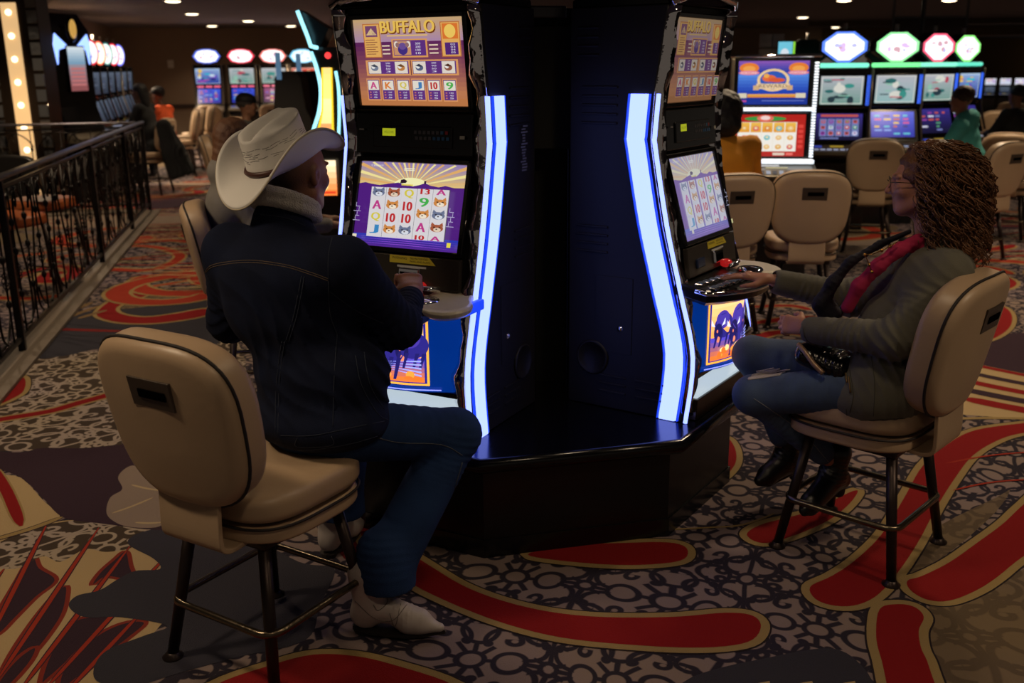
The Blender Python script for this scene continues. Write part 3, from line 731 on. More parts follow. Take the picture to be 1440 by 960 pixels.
def reels(parent, o, u, v, Wd, H, m_, wash=None):
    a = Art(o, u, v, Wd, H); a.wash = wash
    a.grad(0, 0, 1, 1, (60, 30, 140), (170, 130, 180), 14)
    a.grad(0, .70, 1, 1, (250, 214, 120), (150, 130, 190), 10)
    for i in range(19):
        g = PI * (0.04 + 0.92 * i / 18)
        for k0, k1 in ((.0, 1),):
            L = min(.5 / max(.01, abs(math.cos(g))), .27 / max(.01, math.sin(g))); dg = .035
            a.poly([(.5 + .02 * math.cos(g), .73), (.5 + L * math.cos(g - dg), min(1, .73 + L * math.sin(g - dg))), (.5 + L * math.cos(g + dg), min(1, .73 + L * math.sin(g + dg)))], (253, 236, 160) if i % 2 else (236, 180, 110))
    a.ell(.5, .73, .17, .10, (255, 250, 190), 20, 0, 180)
    a.k += 1
    a.poly([(0, .10), (0, .735), (.06, .75), (.12, .735), (.2, .725), (.3, .75), (.38, .765), (.45, .745), (.52, .73), (.58, .75), (.63, .775), (.68, .75), (.76, .735), (.82, .755), (.9, .735), (1, .74), (1, .10)], (82, 30, 130))
    a.poly([(.395, .76), (.40, .80), (.43, .81), (.46, .79), (.45, .765)], (40, 18, 40)); a.rect(.62, .765, .64, .80, (50, 20, 60))
    a.rect(.41, .735, .52, .75, (240, 220, 90))
    a.grad(0, 0, 1, .14, (90, 40, 150), (40, 60, 190), 8)
    for i in range(9): a.poly([(.0, .02 + i * .013), (.5, .03 + i * .012), (1, .015 + i * .013), (.5, .022 + i * .012)], (150, 80, 220) if i % 2 else (60, 30, 130))
    a.text('CREDIT', .10, .945, .22, .965, (240, 236, 250)); a.rect(.42, .93, .52, .94, (250, 246, 220)); a.rect(.42, .91, .52, .92, (250, 246, 220))
    cols = [['wolf', 'A', 'Q', 'J'], ['eagle', 'lynx', '10', 'lynx'], ['Q', '10', '10', 'wolf'], ['13', '9', 'lynx', 'A', '10'], ['A', 'lynx', 'wolf', 'eagle', 'A']]
    CC = {'A': (196, 60, 140), 'Q': (222, 206, 70), 'J': (60, 140, 200), '10': (196, 40, 46), '9': (70, 180, 80), '13': (196, 40, 46)}
    for i, cl in enumerate(cols):
        x0 = .13 + i * .153; a.rect(x0, .11, x0 + .145, .70, (226, 222, 226)); a.rect(x0 + .145, .11, x0 + .153, .70, (90, 84, 96))
        offv = 0 if len(cl) == 4 else 0.055
        for j, s_ in enumerate(cl):
            yc = .635 - j * .145 + offv
            top = min(.70, yc + .052); bot = max(.11, yc - .052)
            if s_ in CC:
                if top - bot > .04:
                    for k_ in (0, .005, .010): a.text(s_, x0 + .028 + k_, bot, x0 + .108 + k_, top, CC[s_])
            elif yc < .68: animal(a, x0 + .073, max(yc, .16), s_, 1.15)
    for x0 in (.015, .90):
        for i in range(4): a.rect(x0 + .02 * (i % 2), .28 + i * .055, x0 + .07 - .01 * (i % 2), .286 + i * .055, (200, 190, 230)); a.rect(x0 + .02 + .015 * (i % 3), .28 + i * .055, x0 + .024 + .015 * (i % 3), .33 + i * .055, (200, 190, 230))
    a.rect(.035, .075, .075, .12, (240, 230, 200)); a.rect(.93, .045, .965, .10, (240, 226, 80))
    return a.build('reel_picture', m_, parent)
def machine(label, root, rotz, side, bright=True):
    """side: +1 the right flank (local x=MW) is the outer one, -1 the left"""
    t = thing('slot_machine', label, 'slot machine', root, rotz, 'large slot machines on the carousel stand')
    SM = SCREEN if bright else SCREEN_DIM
    mb = MB()
    body = [(0.5, 0.402), (0.5, 1.905), (0.125, 1.905), (0.165, 1.60), (0.175, 1.44), (0.155, 1.395), (0.06, 1.05), (0.04, 0.93), (0.03, 0.60), (0.01, 0.46), (0.01, 0.402)]
    mb.prism(body, 0.02, MW - 0.02, 'x'); mb.build('cabinet', CABBLACK, t, bevel=0.002)
    for sx in (0, 1):
        x0, x1 = (0.0, 0.022) if sx == 0 else (MW - 0.022, MW)
        mb = MB(); prof = [(0.5, 0.402), (0.5, 1.905)] + [(y + 0.012, z) for y, z in FR[::-1]]
        mb.prism(prof, x0, x1, 'x'); sp = mb.build('side_panel', CABBLACK, t, bevel=0.003)
        xo = -0.001 if sx == 0 else MW + 0.001; sg = -1 if sx == 0 else 1
        # louvres pressed in the panel
        for (y0, y1, zz, nn) in ((0.38, 0.47, 1.74, 4), (0.30, 0.45, 1.50, 5), (0.33, 0.47, 1.02, 4), (0.08, 0.20, 0.47, 3), (0.24, 0.36, 0.47, 3)):
            for k in range(nn):
                l = MB(); l.box((xo + sg * 0.0015, (y0 + y1) / 2, zz + k * 0.032), (0.006, y1 - y0, 0.009), rx=0, bev=0.0025); l.build('louvre', CABBLACK, sp)
        if side == (1 if sx else -1):
            l = MB(); l.box((xo, 0.30, 0.78), (0.004, 0.16, 0.30), bev=0.0015); l.build('access_door', CABBLACK, sp)
            l = MB(); l.lathe([(0.012, 0), (0.012, 0.004), (0.006, 0.008)], 14); o = l.build('key_lock', CHROME, sp, loc=(xo, 0.27, 0.73)); o.rotation_euler = (0, sg * PI / 2, 0)
            l = MB(); l.lathe([(0.07, 0), (0.07, 0.005), (0.062, 0.008), (0.058, 0.003), (0.001, 0.003)], 28, sx=1, sy=1); o = l.build('speaker_grille', CABBLACK, sp, loc=(xo, 0.39, 0.60)); o.rotation_euler = (0, sg * PI / 2, 0)
            if side == 1:
                a = Art((xo + 0.001, 0.38, 1.33), (0, 1, 0), (0, 0, 1), 0.055, 0.17)
                rr_ = random.Random(5)
                for i in range(16):
                    x = rr_.uniform(0, .3); a.rect(x, i / 16, rr_.uniform(.55, 1), i / 16 + .035, (120, 122, 128))
                a.build('rating_label', colmat('print', 0.6), sp)
        # light strip: broad on the flank, thin on the front corner
        F1 = [(0.02, 0.404), (0.0, 0.66), (0.06, 0.905), (0.122, 1.14), (0.178, 1.42), (0.181, 1.46), (0.17, 1.605)]
        sm = smoothpath([(0, y, z) for y, z in F1], 5)
        def strip(mb_, ya, yb, xa, xb):
            rr2 = []
            for q in sm: rr2.append([(xa, q.y + ya, q.z), (xb, q.y + ya + .006, q.z), (xb, q.y + yb - .006, q.z), (xa, q.y + yb, q.z)])
            vs = [p for r_ in rr2 for p in r_]; fs = []
            for i in range(len(rr2) - 1):
                for k in range(4): l2 = (k + 1) % 4; fs.append((i * 4 + k, i * 4 + l2, i * 4 + 4 + l2, i * 4 + 4 + k))
            fs += [(0, 1, 2, 3), tuple(len(vs) - 4 + k for k in range(4))]; mb_.add(vs, fs, False)
        l = MB(); strip(l, 0.006, 0.078, xo, xo + sg * 0.010); ls = l.build('light_strip', LED, t)
        l = MB(); strip(l, 0.078, 0.086, xo, xo + sg * 0.008); strip(l, -0.004, 0.004, xo, xo + sg * 0.008); l.build('strip_edge', LEDEDGE, ls)
        xi = 0.0 if sx == 0 else MW
        l = MB(); pp = [Vector((xi + sg * 0.004, q.y - 0.034, q.z)) for q in sm]; l.tube(pp, 0.0085, 8); l.build('corner_light', LED, t)
        # hammered chrome corner between strip and screens
        l = MB(); rr2 = []
        for z in np.linspace(0.43, 1.90, 60):
            y = float(np.interp(z, [f[1] for f in FR], [f[0] for f in FR])); q = 0.012 * math.sin(z * 23) + 0.006 * math.sin(z * 61)
            xa, xb = (0.002, 0.052 + q) if sx == 0 else (MW - 0.002, MW - 0.052 - q)
            rr2.append([(xa, y + 0.03, z), (xa, y - 0.018, z), ((xa * .6 + xb * .4), y - 0.032 - q * .4, z), (xb, y - 0.006, z), (xb, y + 0.05, z)])
        vs = [p for r_ in rr2 for p in r_]; fs = []
        for i in range(len(rr2) - 1):
            for k in range(5): l2 = (k + 1) % 5; fs.append((i * 5 + k, i * 5 + l2, i * 5 + 5 + l2, i * 5 + 5 + k))
        fs += [(0, 1, 2, 3, 4), tuple(len(vs) - 5 + k for k in range(5))]
        l.add(vs, fs, True); l.build('chrome_corner', HAMMER, t)
    def onface(y0, z0, y1, z1, x0, x1, lift):
        u = Vector((1, 0, 0)); v = Vector((0, y1 - y0, z1 - z0)); n = u.cross(v.normalized())
        return Vector((x0, y0, z0)) + n * lift, u, v, x1 - x0, v.length
    # upper screen
    for (nm, y0, z0, y1, z1, fn) in (('upper_screen', 0.158, 1.555, 0.122, 1.885, paytable), ('lower_screen', 0.052, 1.055, 0.146, 1.385, reels)):
        o, u, v, Wd, H = onface(y0, z0, y1, z1, 0.05, MW - 0.05, 0.010)
        mb = MB(); n = u.cross(v.normalized()); M = Matrix((u, v.normalized(), n)).transposed().to_4x4(); M.translation = o; mb.M = M
        b_ = 0.018
        mb.box((Wd / 2, H / 2, -0.012), (Wd, H, 0.02))
        mb.box((Wd / 2, b_ / 2, 0.004), (Wd, b_, 0.016), bev=0.004); mb.box((Wd / 2, H - b_ / 2, 0.004), (Wd, b_, 0.016), bev=0.004)
        mb.box((b_ / 2, H / 2, 0.004), (b_, H, 0.016), bev=0.004); mb.box((Wd - b_ / 2, H / 2, 0.004), (b_, H, 0.016), bev=0.004)
        s_ = mb.build(nm, CABDARK, t)
        vv = v.normalized(); fn(s_, o + u * b_ + vv * b_, u, vv, Wd - 2 * b_, H - 2 * b_, SM if fn is paytable else SCREEN, None if bright else (((120, 104, 92), .35) if fn is paytable else ((168, 174, 196), .55)))  # right machine's pictures carry reflected glare and off-axis washout as colour
    # player-card panel between the screens
    o, u, v, Wd, H = onface(0.146, 1.40, 0.158, 1.545, 0.05, MW - 0.05, 0.012)
    vv = v.normalized(); n = u.cross(vv); M = Matrix((u, vv, n)).transposed().to_4x4(); M.translation = o
    mb = MB(); mb.M = M; mb.box((Wd / 2, H / 2, 0), (Wd, H, 0.022), bev=0.004); mb.box((Wd / 2, 0.062, 0.013), (Wd * 0.68, 0.075, 0.008), bev=0.003)
    s_ = mb.build('player_card_panel', CABDARK, t)
    a = Art(o + n * 0.0175, u, vv, Wd, H)
    a.rect(.245, .44, .36, .62, (170, 176, 30)); a.text('WELCOME', .26, .50, .345, .56, (90, 100, 20))
    a.build('card_display', SCREEN, s_)
    a = Art(o + n * 0.0175, u, vv, Wd, H)
    for i in range(8):
        a.rect(.52 + i * .038, .50, .545 + i * .038, .58, (90, 90, 100) if i < 6 else ((60, 110, 150) if i < 7 else (160, 50, 60)))
        a.rect(.53 + i * .038, .36, .555 + i * .038, .44, (90, 90, 100) if i < 4 else (50, 100, 150))
    a.rect(.04, .56, .085, .60, (150, 150, 150)); a.rect(.91, .40, .95, .48, (190, 190, 180))
    a.build('printed_keys', colmat('print', 0.6), s_)
    # strip below the lower screen with notice and bill slot
    o, u, v, Wd, H = onface(0.036, 0.94, 0.052, 1.052, 0.05, MW - 0.05, 0.012)
    vv = v.normalized(); n = u.cross(vv); M = Matrix((u, vv, n)).transposed().to_4x4(); M.translation = o
    mb = MB(); mb.M = M; mb.box((Wd / 2, H / 2, 0), (Wd, H, 0.02), bev=0.004); mb.build('lower_fascia', mat('bronze_grey_plastic', rgb(58, 52, 46), 0.35, 0.3), t)
    mb = MB(); mb.M = M; x0 = Wd * 0.58
    mb.box((x0, 0.045, 0.014), (0.085, 0.05, 0.016), bev=0.006); bv = mb.build('bill_slot', CHROME, t)
    mb = MB(); mb.M = M; mb.box((x0, 0.043, 0.021), (0.066, 0.024, 0.006), bev=0.002); mb.build('slot_mouth', BLACK, bv)
    mb = MB(); mb.M = M; mb.box((Wd * 0.22, 0.045, 0.013), (0.07, 0.035, 0.012), bev=0.004); mb.build('ticket_slot', mat('blue_dark_plastic', rgb(24, 40, 76), 0.3), t)
    a = Art(o + n * 0.0115, u, vv, Wd, H)
    a.poly([(.40, .74), (.80, .74), (.74, .98), (.40, .98)], (214, 196, 50)); a.text('WARNING', .42, .86, .55, .94, (70, 60, 20)); a.text('MALFUNCTION VOIDS', .58, .88, .73, .95, (70, 60, 20)); a.text('PAYS AND PLAYS', .58, .79, .75, .85, (70, 60, 20)); a.rect(.47, .62, .72, .68, (190, 190, 190))
    a.build('notice_sticker', colmat('print', 0.6), t)
    # player deck: dark button panel and a pale wing on the player's right
    def deckfront(f):  # f 0..1 across
        x = f * (MW + 0.03); y = -0.07 - 0.14 * math.sin(PI * min(1, max(0, f))) ** 0.8
        return x, y
    mb = MB(); top = []
    pts = [(-0.005, 0.05)] + [(-0.005, -0.03)]
    for i in range(13):
        f = i / 12; x = -0.005 + f * 0.47; y = -0.045 - 0.13 * math.sin(PI * (0.08 + 0.60 * f)); pts.append((x, y))
    pts += [(0.465, 0.05)]
    def dz(y): return 0.938 + 0.16 * min(0, y - 0.04)
    rr = []
    for ins, dzz in ((0.012, 0.0), (0.003, -0.006), (0.0, -0.018), (0.004, -0.045), (0.03, -0.062)):
        cx, cy = 0.23, -0.02
        rr.append([(cx + (x - cx) * (1 - ins / 0.24), cy + (y - cy) * (1 - ins / 0.09) if y < 0 else y, dz(y) + dzz) for x, y in pts])
    mb.rings(rr, smooth=False); dk = mb.build('button_deck', mat('deck_dark_metal', rgb(46, 46, 48), 0.28, 0.6), t, bevel=0.002)
    mb = MB(); edge = [(x - 0 if x > 0 else x, y - 0.004, dz(y) - 0.012) for x, y in pts[1:-1]]; mb.tube(edge, 0.009, 8); mb.build('chrome_edge', CHROME, dk)
    wp = [(0.40, 0.05), (0.40, -0.12)]
    for i in range(11):
        a_ = R(-100 + 150 * i / 10); wp.append((0.515 + 0.085 * math.cos(a_), -0.085 + 0.085 * math.sin(a_)))
    wp += [(MW + 0.0, 0.02), (MW - 0.0, 0.05)]
    rr = []
    for ins, z_ in ((0.014, 0.938), (0.004, 0.934), (0.0, 0.926), (0.004, 0.912), (0.02, 0.900)):
        cx, cy = 0.50, -0.04
        rr.append([(cx + (x - cx) * (1 - ins / 0.1), cy + (y - cy) * (1 - ins / 0.1), z_ + 0.10 * min(0, y - 0.04)) for x, y in wp])
    mb = MB(); mb.rings(rr, smooth=False); wg = mb.build('mouse_tray', mat('silver_cream_tray', rgb(214, 206, 188), 0.3, 0.0), t, bevel=0.002)
    mb = MB(); mb.box((0.575, -0.02, 0.905), (0.022, 0.13, 0.04), bev=0.008); mb.build('blue_bracket', LEDEDGE, wg)
    for r_ in range(2):
        for k in range(6):
            x = 0.05 + k * 0.048; y = -0.03 - r_ * 0.055 - 0.004 * k
            mb = MB(); mb.M = Matrix.Translation((x, y, dz(y) + 0.004)) @ Matrix.Rotation(-0.16, 4, 'X') if False else Matrix.Translation((x, y, dz(y) + 0.003))
            mb.box((0, 0, 0), (0.040, 0.034, 0.010), bev=0.004); q = mb.build('button', CHROME, dk)
            mb = MB(); mb.M = Matrix.Translation((x, y, dz(y) + 0.008)); mb.box((0, 0, 0), (0.031, 0.025, 0.005), bev=0.002)
            mb.build('button_cap', mat('button_cap_dark', rgb(60, 62, 66), 0.25, emit=(0.1, 0.12, 0.16), es=0.15), q)
    mb = MB(); mb.lathe([(0.052, 0), (0.052, 0.012), (0.045, 0.018), (0.040, 0.012), (0.036, 0.016), (0.001, 0.022)], 28, (0.425, -0.075, dz(-0.075) - 0.004)); mb.build('play_button', CHROME, dk)
    mb = MB(); mb.ball((0.36, 0.0, 0.955), 0.024, 14, (1.2, 1, 0.7)); mb.build('red_button', mat('red_lit_button', rgb(120, 10, 14), 0.2, emit=(0.8, 0.02, 0.02), es=0.35), dk)
    mb = MB(); mb.tube([(0.34, -0.02, 0.945), (0.37, -0.04, 0.955), (0.41, -0.03, 0.955), (0.44, 0.0, 0.95)], 0.010, 8); mb.build('chrome_lever', CHROME, dk)
    # glowing belly panel
    cv = lambda f: 0.085 * math.sin(PI * min(1, max(0, f)))
    mb = MB(); pts = [(0.03 + (MW - 0.06) * i / 16, -0.005 - cv(i / 16)) for i in range(17)] + [(MW - 0.03, 0.06), (0.03, 0.06)]
    mb.prism(pts, 0.585, 0.885, 'z', smooth=False); bl = mb.build('belly_panel', mat('blue_belly_panel', rgb(10, 50, 140), 0.25, emit=(0.0, 0.05, 0.42), es=0.5), t)
    a = Art((0.03, -0.008, 0.585), (1, 0, 0), (0, 0, 1), MW - 0.06, 0.30, curve=cv)
    a.rect(.14, .08, .80, .93, (250, 170, 60)); a.rect(.155, .105, .785, .905, (30, 30, 130)); a.grad(.17, .12, .77, .89, (250, 130, 40), (255, 205, 140), 8)
    a.grad(.17, .12, .77, .42, (246, 120, 30), (60, 60, 200), 5)
    a.k += 1
    q = random.Random(8)
    for (bx, by, s_) in ((.27, .56, .8), (.66, .58, .85), (.46, .52, 1.1)):   # dark charging herd
        a.ell(bx + .04 * s_, by, .13 * s_, .20 * s_, (40, 34, 120)); a.ell(bx + .02 * s_, by + .10 * s_, .09 * s_, .15 * s_, (66, 50, 150)); a.ell(bx - .04 * s_, by - .08, .055 * s_, .15 * s_, (26, 22, 80))
        for k in (-1, 1): a.poly([(bx - .04 * s_ + k * .04 * s_, by), (bx - .04 * s_ + k * .085 * s_, by + .02), (bx - .04 * s_ + k * .085 * s_, by + .10), (bx - .04 * s_ + k * .065 * s_, by + .05)], (220, 224, 250))
        a.ell(bx - .04 * s_, by - .17, .022 * s_, .04, (220, 130, 100)); a.ell(bx - .055 * s_, by - .06, .008, .02, (230, 120, 90))
        for k in (-.07, -.01, .07, .12): a.poly([(bx + k * s_, by - .1), (bx + (k + .03) * s_, by - .1), (bx + (k - .01) * s_, by - .34 * s_), (bx + (k - .03) * s_, by - .34 * s_)], (30, 26, 96))
    for i in range(16): a.ell(q.uniform(.21, .73), q.uniform(.16, .27), q.uniform(.02, .05), q.uniform(.02, .05), q.choice([(255, 214, 140), (250, 150, 60), (240, 110, 40)]), 9)
    for i in range(5): a.poly([(.5, .36 - i * .02), (.76, .40 - i * .045), (.76, .38 - i * .045)], (150, 160, 250))
    a.rect(.10, .03, .88, .045, (140, 150, 255))
    a.build('belly_picture', SIGN, bl)
    mb = MB(); mb.box((MW / 2, -0.005, 0.575), (MW - 0.05, 0.06, 0.02), bev=0.004); mb.build('belly_trim', CABDARK, t)
    mb = MB(); mb.prism([(0.02, 0.56), (-0.035, 0.50), (-0.03, 0.485), (0.03, 0.485)], 0.06, MW - 0.06, 'x'); mb.build('base_light', mat('white_base_light', rgb(180, 190, 200), 0.3, emit=(0.6, 0.72, 0.8), es=0.8), t)
    mb = MB(); mb.prism([(0.03, 0.485), (-0.04, 0.485), (-0.035, 0.402), (0.03, 0.402)], 0.045, MW - 0.045, 'x'); mb.build('base_fascia', mat('bronze_fascia', rgb(64, 48, 36), 0.3, 0.7), t, bevel=0.003)
    # rounded crown of the cabinet with chrome rim
    mb = MB(); mb.prism([(0.5, 1.905), (0.5, 1.93), (0.40, 1.98), (0.22, 1.985), (0.12, 1.95), (0.095, 1.905)], 0.01, MW - 0.01, 'x', smooth=False); mb.build('crown', CABDARK, t, bevel=0.004)
    mb = MB(); mb.tube([(0.0, 0.10, 1.915), (0.06, 0.075, 1.935), (MW / 2, 0.06, 1.95), (MW - 0.06, 0.075, 1.935), (MW, 0.10, 1.915)], 0.018, 10); mb.build('crown_rim', HAMMER, t)
    for i in range(3):
        mb = MB(); mb.tube([(0.10 + i * .18, 0.20, 1.99), (0.14 + i * .18, 0.16, 2.02), (0.19 + i * .18, 0.20, 1.99)], 0.014, 8); mb.build('crown_loop', CHROME, t)
    return t
oL = Vector((-0.1435, 3.336, 0)); oR = Vector((0.64, 3.515, 0))
machine('large slot machine the man in the white hat plays, its reel screen in full view', oL + WLd * 0.60, R(-28), 1, True).scale = (0.60 / MW, 1, 1)
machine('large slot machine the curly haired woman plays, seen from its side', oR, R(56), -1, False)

# column and cable box between the two cabinets
t = thing('center_column', 'black column filling the gap between the two large slot machines', 'column', (0.16, 3.98, 0.4))
mb = MB(); mb.M = Matrix.Rotation(R(8), 4, 'Z')
mb.box((0.0, 0.10, 0.76), (0.26, 0.05, 1.52)); mb.build('rear_board', mat('black_olive_board', rgb(20, 19, 15), 0.6), t)
mb = MB(); mb.M = Matrix.Rotation(R(8), 4, 'Z')
mb.box((-0.0, 0.0, 1.22), (0.17, 0.10, 0.46), bev=0.004); mb.build('upper_box', mat('black_olive_board', rgb(20, 19, 15), 0.6), t)
mb = MB(); mb.M = Matrix.Rotation(R(8), 4, 'Z')
for x in (-0.075, 0.075): mb.box((x, 0.0, 0.5), (0.02, 0.04, 1.0), bev=0.003)
mb.build('upright', CABDARK, t)
mb = MB(); mb.M = Matrix.Rotation(R(8), 4, 'Z'); mb.box((-0.02, -0.03, 1.50), (0.14, 0.05, 0.045), bev=0.006); mb.build('cable_clamp', mat('grey_metal', rgb(80, 78, 80), 0.3, 0.8), t)
# ------------------------------------------------------------------ sculpted figures (distance field -> one continuous surface)
class Sculpt:
    def __init__(s, lo, hi, h):
        s.lo = np.array(lo, float); s.h = h
        s.n = [int(math.ceil((hi[i] - lo[i]) / h)) + 1 for i in range(3)]
        s.ax = [(s.lo[i] + h * np.arange(s.n[i])).astype(np.float32) for i in range(3)]
        s.F = np.full(s.n, 0.2, np.float32)
    def _sl(s, lo, hi):
        r = []
        for i in range(3):
            a = max(0, int((lo[i] - s.lo[i]) / s.h)); b = min(s.n[i], int((hi[i] - s.lo[i]) / s.h) + 2)
            if b <= a: return None
            r.append(slice(a, b))
        return tuple(r)
    def _mix(s, sl, d, k, carve=False):
        F = s.F[sl]
        if carve: d = -d; h = np.clip(0.5 - 0.5 * (d - F) * -1 / k, 0, 1); s.F[sl] = np.where(True, F * (1 - h) + d * h + k * h * (1 - h), F)
        else: h = np.clip(0.5 + 0.5 * (F - d) / k, 0, 1); s.F[sl] = F * (1 - h) + d * h - k * h * (1 - h)
    def cap(s, a, b, ra, rb=None, k=0.02, flat=None, carve=False):
        a = np.array(a, float); b = np.array(b, float); rb = ra if rb is None else rb
        R_ = max(ra, rb) + k + 2 * s.h
        sl = s._sl(np.minimum(a, b) - R_, np.maximum(a, b) + R_)
        if sl is None: return
        X, Y, Z = np.meshgrid(s.ax[0][sl[0]] - a[0], s.ax[1][sl[1]] - a[1], s.ax[2][sl[2]] - a[2], indexing='ij', sparse=True)
        ab = b - a; L = max(1e-9, ab @ ab)
        t = np.clip((X * ab[0] + Y * ab[1] + Z * ab[2]) / L, 0, 1)
        dx, dy, dz = X - t * ab[0], Y - t * ab[1], Z - t * ab[2]
        q = dx * dx + dy * dy + dz * dz
        if flat is not None:
            n = np.array(flat[0], float); n /= np.linalg.norm(n); dn = dx * n[0] + dy * n[1] + dz * n[2]; q = q + dn * dn * (flat[1] ** 2 - 1)
        s._mix(sl, np.sqrt(q) - (ra + (rb - ra) * t), k, carve)
    def ell(s, c, r, rot=None, k=0.02, carve=False):
        """rot: 3x3 columns = local axes"""
        c = np.array(c, float); r = np.array(r, float); m = r.max() + k + 2 * s.h
        sl = s._sl(c - m, c + m)
        if sl is None: return
        X, Y, Z = np.meshgrid(s.ax[0][sl[0]] - c[0], s.ax[1][sl[1]] - c[1], s.ax[2][sl[2]] - c[2], indexing='ij', sparse=True)
        Q = np.eye(3) if rot is None else np.array(rot, float)
        p = [X * Q[0, i] + Y * Q[1, i] + Z * Q[2, i] for i in range(3)]
        k0 = np.sqrt((p[0] / r[0]) ** 2 + (p[1] / r[1]) ** 2 + (p[2] / r[2]) ** 2)
        k1 = np.sqrt((p[0] / r[0] ** 2) ** 2 + (p[1] / r[1] ** 2) ** 2 + (p[2] / r[2] ** 2) ** 2) + 1e-9
        s._mix(sl, (k0 * (k0 - 1) / k1).astype(np.float32), k, carve)
    def cut(s, p, n, k=0.004):
        """remove everything on the n side of the plane"""
        X, Y, Z = np.meshgrid(s.ax[0] - p[0], s.ax[1] - p[1], s.ax[2] - p[2], indexing='ij', sparse=True)
        n = np.array(n, float); n /= np.linalg.norm(n)
        s.F = np.maximum(s.F, (X * n[0] + Y * n[1] + Z * n[2]).astype(np.float32))
    def ripple(s, c, rad, n, amp, wl, seed=0, warp=0.35):
        """cloth folds: waves along n inside a soft ball"""
        c = np.array(c, float); sl = s._sl(c - rad, c + rad)
        if sl is None: return
        X, Y, Z = np.meshgrid(s.ax[0][sl[0]] - c[0], s.ax[1][sl[1]] - c[1], s.ax[2][sl[2]] - c[2], indexing='ij', sparse=True)
        n = np.array(n, float); n /= np.linalg.norm(n)
        w_ = np.clip(1 - (X * X + Y * Y + Z * Z) / rad ** 2, 0, 1) ** 1.2
        ph = (X * n[0] + Y * n[1] + Z * n[2]) * (2 * PI / wl)
        ph = ph + warp * 4 * np.sin(X * 19 + seed) + warp * 4 * np.sin(Y * 17 + 2 * seed + Z * 15)
        s.F[sl] += (amp * w_ * (np.abs(np.sin(ph)) ** 0.7 - 0.4)).astype(np.float32)
    def noise(s, amp, f, seed=0):
        X, Y, Z = np.meshgrid(*s.ax, indexing='ij', sparse=True)
        s.F += (amp * (np.sin(X * f + seed) * np.sin(Y * f * 1.1 + seed * 2 + Z * f * .3) + 0.6 * np.sin(Z * f * 1.3 + X * f * .5 + seed * 3))).astype(np.float32)
    def mesh(s, smooth=1):
        F = s.F; F[F == 0] = 1e-6
        F[0] = F[-1] = 0.1; F[:, 0] = F[:, -1] = 0.1; F[:, :, 0] = F[:, :, -1] = 0.1
        I = F < 0; nx, ny, nz = F.shape
        cnt = np.zeros((nx - 1, ny - 1, nz - 1), np.int8)
        for a in (0, 1):
            for b in (0, 1):
                for c in (0, 1): cnt += I[a:nx - 1 + a, b:ny - 1 + b, c:nz - 1 + c]
        mix = (cnt > 0) & (cnt < 8); ids = np.full(mix.shape, -1, np.int64); cells = np.argwhere(mix); ids[mix] = np.arange(len(cells))
        acc = np.zeros((len(cells), 3)); num = np.zeros(len(cells))
        cor = [(a, b, c) for a in (0, 1) for b in (0, 1) for c in (0, 1)]
        def val(o): return F[cells[:, 0] + o[0], cells[:, 1] + o[1], cells[:, 2] + o[2]]
        V = {o: val(o) for o in cor}
        for o in cor:
            for d in range(3):
                if o[d] == 0:
                    p = list(o); p[d] = 1; p = tuple(p); f0, f1 = V[o], V[p]; x = (f0 < 0) != (f1 < 0)
                    t = np.where(x, f0 / (f0 - f1 + 1e-12), 0)
                    pt = np.array(o, float)[None, :].repeat(len(cells), 0); pt[:, d] += t; acc[x] += pt[x]; num[x] += 1
        v = (cells + acc / num[:, None]) * s.h + s.lo
        faces = []
        for d in range(3):
            e, f = [(1, 2), (2, 0), (0, 1)][d]
            A_ = [slice(None)] * 3; B_ = [slice(None)] * 3; A_[d] = slice(0, -1); B_[d] = slice(1, None)
            ch = np.argwhere(I[tuple(A_)] != I[tuple(B_)])
            ch = ch[(ch[:, e] > 0) & (ch[:, f] > 0) & (ch[:, e] < F.shape[e] - 1) & (ch[:, f] < F.shape[f] - 1)]
            q = []
            for de, df in ((-1, -1), (0, -1), (0, 0), (-1, 0)):
                c = ch.copy(); c[:, e] += de; c[:, f] += df; q.append(ids[c[:, 0], c[:, 1], c[:, 2]])
            q = np.stack(q, 1); ins = I[ch[:, 0], ch[:, 1], ch[:, 2]]
            q[~ins] = q[~ins][:, ::-1]; faces.append(q)
        faces = np.concatenate(faces)
        for _ in range(smooth):
            a = np.zeros_like(v); n = np.zeros(len(v))
            for i in range(4):
                j = (i + 1) % 4
                np.add.at(a, faces[:, i], v[faces[:, j]]); np.add.at(n, faces[:, i], 1)
                np.add.at(a, faces[:, j], v[faces[:, i]]); np.add.at(n, faces[:, j], 1)
            v = v * 0.5 + 0.5 * a / n[:, None]
        return v, faces
    def build(s, name, m, parent, paint=None, smooth=1):
        v, f = s.mesh(smooth)
        off = np.array(parent.matrix_basis.translation) if parent else np.zeros(3)
        p_ = parent
        while p_ is not None and p_.parent is not None: p_ = p_.parent; off = off + np.array(p_.matrix_basis.translation)
        me = bpy.data.meshes.new(name); me.vertices.add(len(v)); me.vertices.foreach_set('co', (v - off).astype(np.float32).ravel())
        me.loops.add(len(f) * 4); me.loops.foreach_set('vertex_index', f.astype(np.int32).ravel())
        me.polygons.add(len(f)); me.polygons.foreach_set('loop_start', (np.arange(len(f)) * 4).astype(np.int32))
        me.update(calc_edges=True); me.polygons.foreach_set('use_smooth', np.ones(len(f), bool))
        if not isinstance(m, (list, tuple)): m = [m]
        for x in m: me.materials.append(x)
        if paint is not None:
            c = paint(v); a = me.color_attributes.new('Col', 'FLOAT_COLOR', 'POINT'); a.data.foreach_set('color', np.concatenate([c, np.ones((len(c), 1))], 1).astype(np.float32).ravel())
        me.validate(); me.update()
        o = bpy.data.objects.new(name, me); C.objects.link(o)
        if parent: o.parent = parent
        return o
